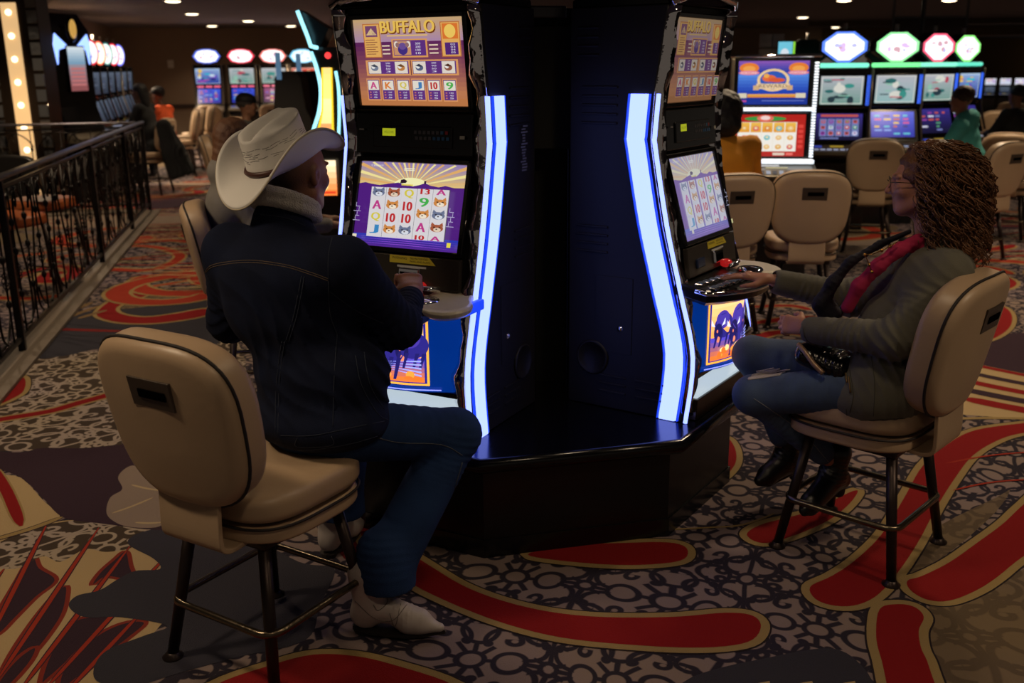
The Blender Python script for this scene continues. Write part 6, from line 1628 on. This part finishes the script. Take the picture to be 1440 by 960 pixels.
t = thing('slot_machine', 'tall black machine with blue wings and a gold oval emblem at the left wall', 'slot machine', (p.x, p.y, 0), R(math.degrees(math.atan2(a2.y, a2.x)) - 30 + 90))
mb = MB(); mb.prism([(0.45, 0), (0.45, 2.35), (0.25, 2.42), (0.10, 2.2), (0.10, 1.25), (0.0, 0.95), (0.1, 0.8), (0.1, 0)], -.36, .36, 'x'); mb.build('cabinet', CABDARK, t, bevel=.01)
flat(t, 'tall_screen', 1.45, 2.0, -.13, .19, lambda a: (a.grad(0, 0, 1, 1, (150, 80, 80), (170, 200, 220), 8), a.grad(0, .6, 1, 1, (120, 160, 190), (235, 245, 250), 6), [a.rect(.08, .12 + i * .09, .92, .17 + i * .09, (200, 120, 120)) for i in range(5)]), y=.09)
a = Art((-.22, .02, .98), (1, 0, 0), (0, .1, .22), .44, .24); a.rect(0, 0, 1, 1, (70, 90, 110)); a.ell(.25, .5, .16, .35, (230, 235, 240)); a.ell(.7, .5, .2, .4, (250, 235, 200)); a.build('lower_picture', SCREEN, t)
mb = MB()
for s_ in (-1, 1): mb.prism([(s_ * .08, 2.0), (s_ * .30, 2.16), (s_ * .34, 2.02), (s_ * .30, 1.78), (s_ * .26, 1.96)], .085, .105, 'y')
mb.build('blue_wings', mat('blue_white_wing_light', (.1, .1, .3), .4, emit=(.25, .4, 1.0), es=2.2), t)
mb = MB(); mb.M = Matrix.Translation((0.02, .09, 2.22)) @ Matrix.Rotation(PI / 2, 4, 'X'); mb.lathe([(.11, -.02), (.11, .0), (.085, .02), (.001, .02)], 24, sy=1.55); mb.build('emblem_ring', CABDARK, t)
mb = MB(); mb.M = Matrix.Translation((0.02, .066, 2.22)) @ Matrix.Rotation(PI / 2, 4, 'X'); mb.lathe([(.07, -.0), (.05, .008), (.001, .01)], 20, sy=1.7); mb.build('emblem', mat('gold_lit_emblem', rgb(180, 130, 50), .3, emit=(.8, .45, .1), es=.7, bump=(30, .6)), t)
mb = MB(); mb.prism([(0.05, 0.93), (-0.18, 0.86), (-0.18, 0.80), (0.05, 0.80)], -.36, .36, 'x'); mb.build('button_deck', GREYCAB, t, bevel=.008)

# curved machine with cyan tubes and a gold panel, behind the hat
Yc = 6.9; go = Vector((ground(455, Yc), Yc, 0)); t = thing('slot_machine', 'curved black machine with cyan light tubes and a glowing gold panel behind the cowboy', 'slot machine', go)
def W_(px, py, Y=Yc): return at(px, py, Y) - go
CY = mat('cyan_light_tube', (.1, .3, .3), .4, emit=(.35, .85, 1.0), es=1.6)
mb = MB(); L = [W_(*p) for p in smoothpath([(436, 66, 0), (452, 100, 0), (457, 135, 0), (450, 170, 0), (436, 205, 0), (432, 235, 0), (436, 300, 0)], 5) for p in [(p.x, p.y)]]
R2 = [W_(*p) for p in smoothpath([(496, 66, 0), (482, 100, 0), (479, 135, 0), (482, 170, 0), (492, 205, 0), (496, 235, 0), (496, 300, 0)], 5) for p in [(p.x, p.y)]]
vs = []
for a_, b_ in zip(L, R2):
    vs += [a_ + Vector((-.02, .02, 0)), b_ + Vector((.02, .02, 0)), b_ + Vector((.02, .5, 0)), a_ + Vector((-.02, .5, 0))]
n_ = len(L); vs += [Vector((L[-1].x, .02, 0)), Vector((R2[-1].x, .02, 0)), Vector((R2[-1].x, .5, 0)), Vector((L[-1].x, .5, 0))]; n_ += 1
fs = [(i * 4 + k, i * 4 + (k + 1) % 4, i * 4 + 4 + (k + 1) % 4, i * 4 + 4 + k) for i in range(n_ - 1) for k in range(4)] + [(0, 1, 2, 3), tuple(4 * n_ - 4 + k for k in range(4))]
mb.add(vs, fs, False); mb.build('cabinet', CABDARK, t)
mb = MB(); mb.tube([W_(p.x, p.y) for p in smoothpath([(437, 73, 0), (445, 95, 0), (451, 125, 0), (449, 155, 0), (441, 182, 0), (436, 200, 0)], 5)], .013, 8); mb.build('left_light_tube', CY, t)
mb = MB(); mb.tube([W_(p.x, p.y) for p in smoothpath([(472, 100, 0), (476, 125, 0), (477, 160, 0), (476, 195, 0)], 5)], .010, 8); mb.build('right_light_tube', CY, t)
mb = MB(); mb.tube([W_(418, 15, 6.75), W_(432, 50, 6.75), W_(437, 65, 6.8), W_(446, 67, 6.85)], .013, 8); mb.build('crest_light_tube', CY, t)
mb = MB(); c_ = [W_(422, 14, 6.85), W_(462, 40, 6.85), W_(450, 66, 6.85), W_(438, 66, 6.85)]; mb.rings([c_, [p + Vector((0, .25, 0)) for p in c_]], smooth=False); mb.build('crest', mat('teal_black_plastic', rgb(10, 30, 36), .2), t)
a = Art(W_(455, 200, Yc - .01), (1, 0, 0), (0, 0, 1), 1, 1); O = W_(455, 200, Yc - .01)
def pp(px, py): q = W_(px, py, Yc - .012) - O; return (q.x, q.z)
for i in range(12):
    t0, t1 = i / 12, (i + 1) / 12
    def row(t_): return (pp(452 - 14 * max(0, t_ - .55) ** 1.3 * 2.2, 95 + 105 * t_), pp(467 + 3 * t_, 95 + 105 * t_))
    (l0, r0), (l1, r1) = row(t0), row(t1); c = (255, 236 - 90 * abs(t0 - .4), 120 + 60 * (t0 > .35) * (1 - t0)); a.poly([l1, r1, r0, l0], (250, 200, 40), False)
    m0 = lambda l, r, f: (l[0] * (1 - f) + r[0] * f, l[1] * (1 - f) + r[1] * f)
    a.k += .2; a.poly([m0(l1, r1, .15), m0(l1, r1, .85), m0(l0, r0, .85), m0(l0, r0, .15)], c if t0 < .7 else (230, 150, 90)); a.k -= .2
a.build('gold_panel', SIGN, t)
a = Art(W_(438, 275, Yc - .03), (1, 0, 0), (0, 0, 1), .18, .24); a.grad(0, 0, 1, 1, (240, 110, 40), (255, 240, 200), 6); a.ell(.4, .4, .3, .3, (255, 236, 160)); a.rect(.05, .05, .95, .12, (200, 60, 30)); a.build('lower_picture', SIGN, t)
mb = MB(); mb.ball(tuple(W_(461, 78)), .022, 12); mb.build('red_lamp', mat('red_lamp', (.3, 0, 0), .3, emit=(1, .05, .05), es=1.5), t)
# two dark cabinets seen from behind between the back row and the hat
for px, lb in ((407, 'left of two black machine backs above the cowboy hat'), (434, 'right of two black machine backs above the cowboy hat')):
    Yb = 10.2 + (px - 407) * .035; g = Vector((ground(px, Yb), Yb, 0)); t = thing('slot_machine', lb, 'slot machine', g, R(4)); k = Yb / FPX
    mb = MB(); mb.prism([(-.21, 0), (-.21, 1.20), (-.16, 1.32), (-.13, 1.62), (-.07, 1.68), (.07, 1.68), (.13, 1.62), (.16, 1.32), (.21, 1.20), (.21, 0)], 0, .5, 'y'); mb.build('cabinet', CABBLACK, t, bevel=.01)
    mb = MB(); mb.box((-.085, -.012, 1.60 + .13), (.05, .03, .26), bev=.008); mb.build('blue_side_lamp', mat('dim_blue_lamp', (.05, .1, .2), .4, emit=(.25, .5, .8), es=.3), t)

# far machines at the right edge
for px, lb in ((1395, 'leftmost of three tiny bright machines at the far right wall'), (1416, 'middle of three tiny bright machines at the far right wall'), (1437, 'rightmost of three tiny bright machines at the far right wall')):
    rowmachine(lb, (ground(px, 36) , 36, 0), -112, 'far right machines', [(200, 210, 240), (240, 240, 250), (180, 150, 220), (250, 250, 250), (230, 190, 200)], DKP, None, seed=px, upk='scene', lowk='text').scale = (.68, .8, .74)

# ------------------------------------------------------------------ railing
IRON = mat('black_wrought_iron', rgb(30, 26, 25), 0.35, 0.7); HANDR = mat('brushed_grey_handrail', rgb(108, 104, 112), 0.3, 0.85)
P0 = Vector((-3.057, 5.947, 0)); dv = (Vector((-4.511, 12.377, 0)) - P0).normalized()
def rail(label, a, b, posts, name='railing'):
    a, b = Vector(a), Vector(b); L = (b - a).length; d = (b - a) / L; q = Vector((-d.y, d.x, 0))
    t = thing(name, label, 'railing', a, math.atan2(d.y, d.x))
    mb = MB(); mb.box((L / 2, 0, 1.09), (L, .062, .03), bev=.010); mb.build('handrail', HANDR, t)
    mb = MB(); mb.box((L / 2, 0, .10), (L, .025, .025)); mb.build('bottom_bar', IRON, t)
    mb = MB(); mb.box((L / 2, 0, 1.03), (L, .02, .02)); mb.build('upper_bar', IRON, t)
    mb = MB(); mb.box((L / 2, -.02, .012), (L, .20, .024), bev=.004); mb.build('kerb', mat('taupe_kerb_board', rgb(110, 98, 86), .5), t)
    for x in posts: mb = MB(); mb.box((x, 0, .54), (.042, .042, 1.06), bev=.004); mb.build('post', IRON, t)
    for i in range(len(posts) - 1):
        x0, x1 = posts[i], posts[i + 1]; n = max(2, round((x1 - x0) / .16)); mb = MB()
        for k in range(1, n):
            x = x0 + (x1 - x0) * k / n
            if k % 2:
                mb.tube([(x, 0, .10), (x, 0, 1.03)], .0065, 6)
                for z in (.35, .62, .80):
                    mb.ball((x, 0, z), .018, 8, (1, 1, 1.5))
                for s_ in range(4): mb.tube([(x + .022 * math.sin(PI * j / 8) * math.cos(j * .8 + s_ * PI / 2), .022 * math.sin(PI * j / 8) * math.sin(j * .8 + s_ * PI / 2), .42 + .14 * j / 8) for j in range(9)], .0035, 4)
            else:
                w2 = (x1 - x0) / n * .8; s_ = 1 if k % 4 == 0 else -1
                mb.tube(smoothpath([(x - s_ * w2 * .3, 0, 1.00), (x + s_ * w2 * .5, 0, .93), (x + s_ * w2 * .6, 0, .80), (x, 0, .60), (x - s_ * w2 * .6, 0, .38), (x - s_ * w2 * .5, 0, .20), (x + s_ * w2 * .2, 0, .13)], 5), .0075, 6)
                mb.tube(smoothpath([(x + s_ * w2 * .5, 0, .93), (x + s_ * w2 * .15, 0, .98), (x - s_ * w2 * .02, 0, .92), (x + s_ * w2 * .12, 0, .88), (x + s_ * w2 * .24, 0, .92)], 5), .0065, 6)
        for k in range(max(1, round((x1 - x0) / .65))):
            xc = x0 + (k + .5) * (x1 - x0) / max(1, round((x1 - x0) / .65)); r_ = .28
            mb.tube([(xc + r_ * math.cos(R(205 + 130 * j / 12)), .012, .42 + r_ * math.sin(R(205 + 130 * j / 12)) * 1.05) for j in range(13)], .008, 6)
            mb.tube([(xc + .26 * math.cos(R(20 + 140 * j / 12)), .012, .74 + .26 * math.sin(R(20 + 140 * j / 12))) for j in range(13)], .008, 6)
        mb.build('scrollwork', IRON, t)
st_ = P0 - dv * 2.9; pl = [0.05, 2.9, 2.9 + 3.0, 2.9 + 4.98, 2.9 + 6.56]
rail('black wrought iron railing with grey handrail running away along the left', st_, st_ + dv * 9.5, pl)
e_ = st_ + dv * 9.42
rail('dark iron railing crossing behind, from the end post to the left edge', e_ - a2 * 0.06, e_ - a2 * 5.2, [0.02, 1.7, 3.4, 5.1])

# ------------------------------------------------------------------ lit mirror column at the left edge
ctr = Vector((place(31, 12.2, 1.6), 12.2, 0)); t = thing('mirror_column', 'mirrored column with a warm strip of bulbs at the left frame edge', 'column', (ctr.x, 12.2, 0), R(4))
mb = MB(); mb.box((-.10, .25, 1.3), (.70, .4, 2.6), bev=.01); mb.build('column_body', mat('dark_bronze_panel', rgb(50, 38, 28), .35, .4), t)
mb = MB()
for i in range(14):
    for x in (-.34, .19): mb.box((x, .04, .16 + i * .18), (.12, .015, .15), bev=.006)
mb.build('mirror_tiles', mat('aged_mirror', (.5, .46, .4), .12, 1.0, bump=(6, .2)), t)
mb = MB(); mb.box((-.06, .035, 1.28), (.18, .02, 2.4), bev=.004); mb.build('light_panel', mat('warm_light_panel', rgb(190, 150, 90), .4, emit=(1.0, .62, .28), es=.75), t)
for i in range(9): mb = MB(); mb.ball((-.06, .02, .25 + i * .265), .035, 12); mb.build('bulb', mat('warm_bulb', (.8, .7, .5), .3, emit=(1, .85, .55), es=3.0), t)
t = thing('display_shelf', 'warmly lit cream shelf niche beside the mirrored column at the left edge', 'shelf', (ctr.x - .95, 13.3, 0), R(4))
mb = MB(); mb.box((0, .3, 1.25), (1.0, .03, 2.5)); mb.build('back_board', mat('cream_lit_board', rgb(190, 170, 130), .6), t)
mb = MB()
for i in range(7): mb.box((0, .14, .3 + i * .32), (1.0, .3, .03), bev=.004)
mb.build('shelf_board', mat('dark_shelf', rgb(50, 40, 34), .5), t)
mb = MB(); mb.box((0, .2, 1.95), (.7, .02, .12)); mb.build('niche_light', mat('warm_niche_light', (.5, .4, .3), .4, emit=(1, .8, .5), es=1.6), t)
rr_ = random.Random(3)
for i in range(14):
    z = .315 + (i % 5) * .32 + .0; x = -.42 + (i // 5) * .3 + rr_.uniform(-.05, .05)
    b_ = thing('bottle', 'small bottle standing on the lit niche shelves at the left edge', 'bottle', (t.location.x + x, t.location.y + .12, z), 0, 'bottles in the niche')
    mb = MB(); mb.lathe([(.03, 0), (.032, .1), (.012, .15), (.012, .19)], 12); mb.build('glass', mat('amber_glass_%d' % (i % 2), rgb(110, 60, 30) if i % 2 else rgb(60, 40, 40), .1), b_)

# orange seated lounge chairs beyond the railing
for px, Y, lb in ((8, 7.6, 'lounge chair with black back and orange brown seat behind the railing'), (58, 8.6, 'second orange brown chair farther behind the railing')):
    x = ground(px, Y) - .1; t = thing('lounge_chair', lb, 'chair', (x, Y, 0), R(-20), 'lounge chairs behind the railing'); wl = mat('orange_brown_leather', rgb(160, 84, 42), .45)
    mb = MB(); T = lambda q: Vector((q.x, q.z, q.y + .60)); pillow(mb, .25, .24, .09, 28, 3, 0, .01, .03, T); mb.build('seat', wl, t)
    mb = MB(); pillow(mb, .25, .17, .05, 28, 4, 0, .0, .02, lambda q: Vector((q.x, q.y - .25, q.z + .86))); mb.build('backrest', mat('black_leather_back', rgb(22, 20, 20), .4), t)
    for sx in (-1, 1):
        for sy in (-1, 1): mb = MB(); mb.cyl((sx * .17, sy * .17, .56), (sx * .22, sy * .22, 0), .017, 8); mb.build('leg', CHAIRMETAL, t)
    mb = MB(); mb.tube([(-.2, -.2, .2), (.2, -.2, .2), (.2, .2, .2), (-.2, .2, .2)], .01, 6, closed=True); mb.build('footrest', CHAIRMETAL, t)

# ------------------------------------------------------------------ ceiling fittings
GLOW = mat('downlight_lens', (.8, .8, .7), .4, emit=(1.0, .80, .52), es=6.0); RIM = mat('downlight_rim', rgb(120, 110, 100), .4)
for i, (px, py, pw, lb) in enumerate([(270, 19, 60, 'ceiling downlight, highest and brightest over the left wall corner'), (298, 36, 60, 'small ceiling downlight just below and right of the corner one'), (349, 29, 60, 'ceiling downlight over the red edged oval sign'), (409, 36, 60, 'ceiling downlight left of the cyan crest tube'), (243, 1, 40, 'ceiling downlight cut by the top edge on the left'),
                              (1129, 24, 90, 'ceiling downlight above the dragon screen machine'), (1175, 38, 60, 'small ceiling downlight over the widest hexagon sign'), (1187, 0, 60, 'ceiling downlight cut by the top edge over the hexagon signs'), (1335, 0, 60, 'ceiling downlight cut by the top edge at the upper right'), (1434, 28, 80, 'ceiling downlight at the right frame edge')]):
    p = fl(px, py, CEIL - .01); t = thing('ceiling_light', lb, 'ceiling light', p, 0, 'recessed downlights')
    mb = MB(); mb.lathe([(.13, 0.008), (.13, -.006), (.115, -.010), (.105, .0), (.105, .008)], 24); mb.build('rim', RIM, t)
    mb = MB(); mb.lathe([(.104, .003), (.103, -.012), (.06, -.022), (.001, -.024)], 24); mb.build('lens', GLOW, t)
    down_light(0, 0, pw, parent=t)
for px, py, lb in ((1097, 4, 'black dome camera on the ceiling near the right machine top'), (1041, 43, 'small dark dome camera above the mustard jacket woman')):
    p = fl(px, py, CEIL) if py > 30 else at(px, py, 11); p.z = CEIL
    t = thing('dome_camera', lb, 'camera', p); s_ = p.y / 12
    mb = MB(); mb.lathe([(.11 * s_, 0), (.11 * s_, -.03 * s_), (.09 * s_, -.04 * s_)], 20); mb.build('mount_ring', mat('grey_metal', rgb(80, 78, 80), .3, .8), t)
    mb = MB(); mb.lathe([(.088 * s_, -.035 * s_), (.085 * s_, -.07 * s_), (.055 * s_, -.11 * s_), (.001, -.125 * s_)], 20); mb.build('dome', mat('smoked_dome', (.01, .01, .012), .05), t)
# hanging glass partition panels at upper right
for px0, px1, lb in ((1247, 1287, 'dark glass ceiling panel above the green edged hexagon sign'), (1289, 1350, 'wider dark glass ceiling panel above the pink edged hexagon sign')):
    Y = 14.0; x0, x1 = ground(px0, Y) , ground(px1, Y)
    t = thing('glass_panel', lb, 'panel', ((x0 + x1) / 2, Y, 1.72), R(3))
    w_ = x1 - x0
    mb = MB(); mb.box((0, 0, .28), (w_ - .04, .012, .60)); mb.build('pane', mat('smoky_glass', rgb(60, 46, 40), .12, 0.4), t)
    mb = MB()
    for x in (-w_ / 2, w_ / 2): mb.box((x, 0, .44), (.03, .03, .92), bev=.004)
    mb.box((0, 0, .58), (w_, .03, .03)); mb.box((0, 0, -.01), (w_, .03, .03)); mb.build('frame', mat('grey_metal', rgb(80, 78, 80), .3, .8), t)
for i, (px, py) in enumerate(((1296, 46), (1345, 44), (1389, 45), (1403, 44), (1423, 44), (1429, 43))):
    p = fl(px, py, CEIL - .03); t = thing('accent_light', 'tiny amber ceiling spot in the cluster at the upper right', 'ceiling light', p, 0, 'amber accent spots')
    mb = MB(); mb.lathe([(.10, .03), (.10, 0), (.07, -.03), (.001, -.035)], 12); mb.build('lens', mat('amber_lens', (.6, .4, .2), .4, emit=(1, .62, .25), es=3.0), t)
# ------------------------------------------------------------------ people further off
def sitter(label, loc, face, top_col, skin, hair_col, trousers=rgb(30, 32, 40), hair='short', h=0.010, lean=0.10, reach=0.42, look=0, cap=None, hood=False, s=1.0, top_name='shirt', legs=True, arm_z=.90, footz=.20):
    t = thing('person', label, 'person', loc); o = P_((loc[0], loc[1], 0)); F = P_((math.cos(R(face)), math.sin(R(face)), 0)); Q = frame_of(F); L = Loc(o, Q)
    S = Sculpt(o - P_((.75, .75, -.05)), o + P_((.75, .75, 1.62)), h)
    pl, ch, nk = L(0, 0, .67), L(0, lean, 1.00 * s + .0), L(0, lean + .03, 1.20 * s)
    F2 = P_((math.cos(R(face + look)), math.sin(R(face + look)), -.08)); hq_ = Loc(L(0, lean + .055, 1.345 * s), frame_of(F2))
    S.ell(pl, (.15, .12, .1), Q, .03); S.ell(ch, (.15, .10, .16), Q, .05); S.ell((pl + ch) / 2, (.13, .10, .16), Q, .05)
    S.cap(nk - P_((0, 0, .05)), hq_(0, -.01, -.06), .05, .045, .03); head(S, hq_, .95)
    arms = []
    for x in (-1, 1):
        a, b_, c_ = L(x * .17, lean, 1.13 * s), L(x * .24, lean + .10, .92 * s), L(x * .13, reach, arm_z); arms.append((a, b_, c_))
        S.cap(a, b_, .04, .036, .02); S.cap(b_, c_, .036, .026, .02)
        hand(S, c_ + F * .015, F + P_((0, 0, -.05)), P_((0, 0, -1)), L(-x, 0, 0) - o, curl=.5, s=1.0)
    lg = [(L(x * .09, .02, .65), L(x * .12, .44, .60), L(x * .12, .40, footz)) for x in (-1, 1)] if legs else []
    for a, b_, c_ in lg: S.cap(a, b_, .06, .045, .02); S.cap(b_, c_, .045, .035, .02); S.cap(c_, c_ + F * .14 + P_((0, 0, -.05)), .035, .03, .02)
    S.build('body', SKIN, t, blendpaint(skin, [(hq_(0, .085, -.06), (.022, .014, .010), tuple(c * .6 for c in skin), .7)]))
    S = Sculpt(o - P_((.6, .6, -.5)), o + P_((.6, .6, 1.42)), h)
    S.ell(pl + P_((0, 0, .02)), (.18, .15, .10), Q, .04); S.ell((pl + ch) / 2, (.17, .14, .18), Q, .05); S.ell(ch, (.19, .135, .17), Q, .05)
    S.cap(arms[0][0], arms[1][0], .065, None, .04); S.cap(nk - P_((0, 0, .05)), nk + P_((0, 0, -.01)), .075, .062, .03)
    for a, b_, c_ in arms: S.cap(a, b_, .065, .056, .03); S.cap(b_, c_ - (c_ - b_) * .06, .056, .042, .03); S.ripple(b_, .14, c_ - a, .008, .06, 2)
    if hood: S.ell(nk - F * .06 + P_((0, 0, -.01)), (.12, .08, .085), Q, .03); S.cap(nk + Q[:, 0] * .07, nk - Q[:, 0] * .07 - F * .02, .045, None, .03)
    S.ripple((pl + ch) / 2, .25, (.2, .1, 1), .008, .09, 1)
    S.cap(nk, nk + P_((0, 0, .15)), .056, .056, .006, carve=True)
    S.build(top_name, mat('cloth_' + label[:18], top_col, .85, bump=(200, .2), var=(8, .12)), t)
    if legs:
        S = Sculpt(o - P_((.6, .6, -.1)), o + P_((.6, .6, .85)), h); S.ell(pl, (.16, .13, .09), Q, .03)
        for a, b_, c_ in lg: S.cap(a, b_, .085, .065, .03); S.cap(b_, c_, .064, .05, .03); S.ripple(b_, .12, (0, 0, 1), .006, .04, 1)
        S.build('trousers', mat('trousers_' + label[:18], trousers, .85), t)
        S = Sculpt(o - P_((.7, .7, -.05)), o + P_((.7, .7, .4)), h)
        for a, b_, c_ in lg: S.cap(c_ + P_((0, 0, -.03)), c_ + F * .14 + P_((0, 0, -.055)), .046, .038, .02)
        S.build('shoes', BLK, t)
    S = Sculpt(hq_.o - .36, hq_.o + .25, min(h, .008)); hm = mat('hair_' + label[:18], hair_col, .6, bump=(150, .5))
    S.ell(hq_(0, -.022, .038), (.080, .095, .082), hq_.Q, .02)
    if hair == 'long':
        S.ell(hq_(0, -.06, -.04), (.085, .06, .12), hq_.Q, .04); S.ell(hq_(0, -.08, -.14), (.08, .045, .10), hq_.Q, .04)
    if hair == 'bob': S.ell(hq_(0, -.03, .01), (.125, .12, .125), hq_.Q, .03); S.ell(hq_(0, -.05, -.09), (.13, .10, .085), hq_.Q, .03)
    S.ell(hq_(0, .085, -.03), (.066, .065, .085), hq_.Q, .01, carve=True); S.noise(.003, 120, 2)
    S.build('hair', hm, t)
    if cap is not None:
        S = Sculpt(hq_.o - .2, hq_.o + .25, .007); S.ell(hq_(0, -.015, .055), (.088, .104, .075), hq_.Q, .01); S.cut(hq_(0, 0, .035), -hq_.Q[:, 2]); S.cap(hq_(-.04, .10, .042), hq_(.04, .10, .042), .022, .022, .02, flat=(hq_.Q[:, 2], 3)); S.cap(hq_(-.03, .14, .036), hq_(.03, .14, .036), .02, .02, .02, flat=(hq_.Q[:, 2], 3))
        S.build('cap', mat('cap_' + label[:18], cap, .7), t)
    return t
def loc_at(px, Y): return (ground(px, Y), Y, 0)
sitter('person with black hair in a mustard jacket seated beside the dragon screen machine', loc_at(1031, 6.5), 98, rgb(200, 132, 28), rgb(150, 110, 86), rgb(16, 13, 14), hair='bob', h=.009, look=-35, top_name='mustard_jacket', s=1.05)
sitter('boy in a teal hoodie with short brown hair playing the pink edged machine', loc_at(1386, 8.7), 142, rgb(62, 148, 146), rgb(176, 120, 92), rgb(62, 40, 28), hood=True, h=.010, lean=.14, reach=.55, top_name='hoodie', trousers=rgb(90, 76, 60), look=-15, s=1.04)
sitter('person with brown hair in a grey hoodie partly hidden behind the cowboy', loc_at(334, 5.2), 22, rgb(112, 108, 104), rgb(150, 110, 86), rgb(96, 60, 36), hair='long', hood=True, h=.009, lean=-.06, top_name='hoodie', s=1.0)
sitter('older man in a black cap and grey shirt seated beyond the cowboy', loc_at(325, 10.3), 20, rgb(78, 80, 76), rgb(150, 108, 84), rgb(60, 56, 54), cap=rgb(20, 20, 24), h=.012, lean=.10, top_name='grey_shirt')
sitter('person with long black hair in a dark coat at the left wall machines', loc_at(212, 14.2), 172, rgb(20, 20, 22), rgb(120, 84, 64), rgb(12, 10, 11), hair='long', h=.012, lean=.12, top_name='dark_coat', s=1.05)
sitter('person in a dark cap and orange vest beside the long black haired person', loc_at(230, 15.1), 165, rgb(214, 84, 36), rgb(100, 68, 52), rgb(14, 12, 12), cap=rgb(20, 18, 22), h=.012, lean=.05, top_name='orange_vest', s=1.0)
sitter('distant person in black near the right frame edge', loc_at(1448, 11.5), 110, rgb(14, 14, 16), rgb(140, 100, 80), rgb(20, 16, 14), h=.014, lean=.12, top_name='black_coat', footz=.105)
# coat hanging over the yellowish chair
c0 = P_((ground(236, 13.9), 13.9, 0)); t = thing('coat', 'black coat hanging down from the yellowish chair at the left', 'coat', tuple(c0))
S = Sculpt(c0 - P_((.4, .3, 0)), c0 + P_((.5, .3, 1.1)), .012)
S.cap(c0 + P_((-.10, 0, .95)), c0 + P_((.0, .0, .60)), .11, .17, .05, flat=((0, 1, 0), 1.8)); S.cap(c0 + P_((.0, 0, .62)), c0 + P_((.10, 0, .30)), .17, .19, .05, flat=((0, 1, 0), 1.8)); S.cut(c0 + P_((0, 0, .24)), (.3, 0, -1)); S.ripple(c0 + P_((.02, 0, .5)), .5, (1, .1, .1), .03, .11, 1)
o = S.build('coat_body', mat('black_wool', rgb(16, 16, 18), .9), t)
mb = MB(); mb.tube([(-.16, -.05, 1.0), (-.12, .03, 1.03), (-.06, .06, 1.0)], .02, 8); mb.build('coat_collar', mat('black_wool', rgb(16, 16, 18), .9), t)
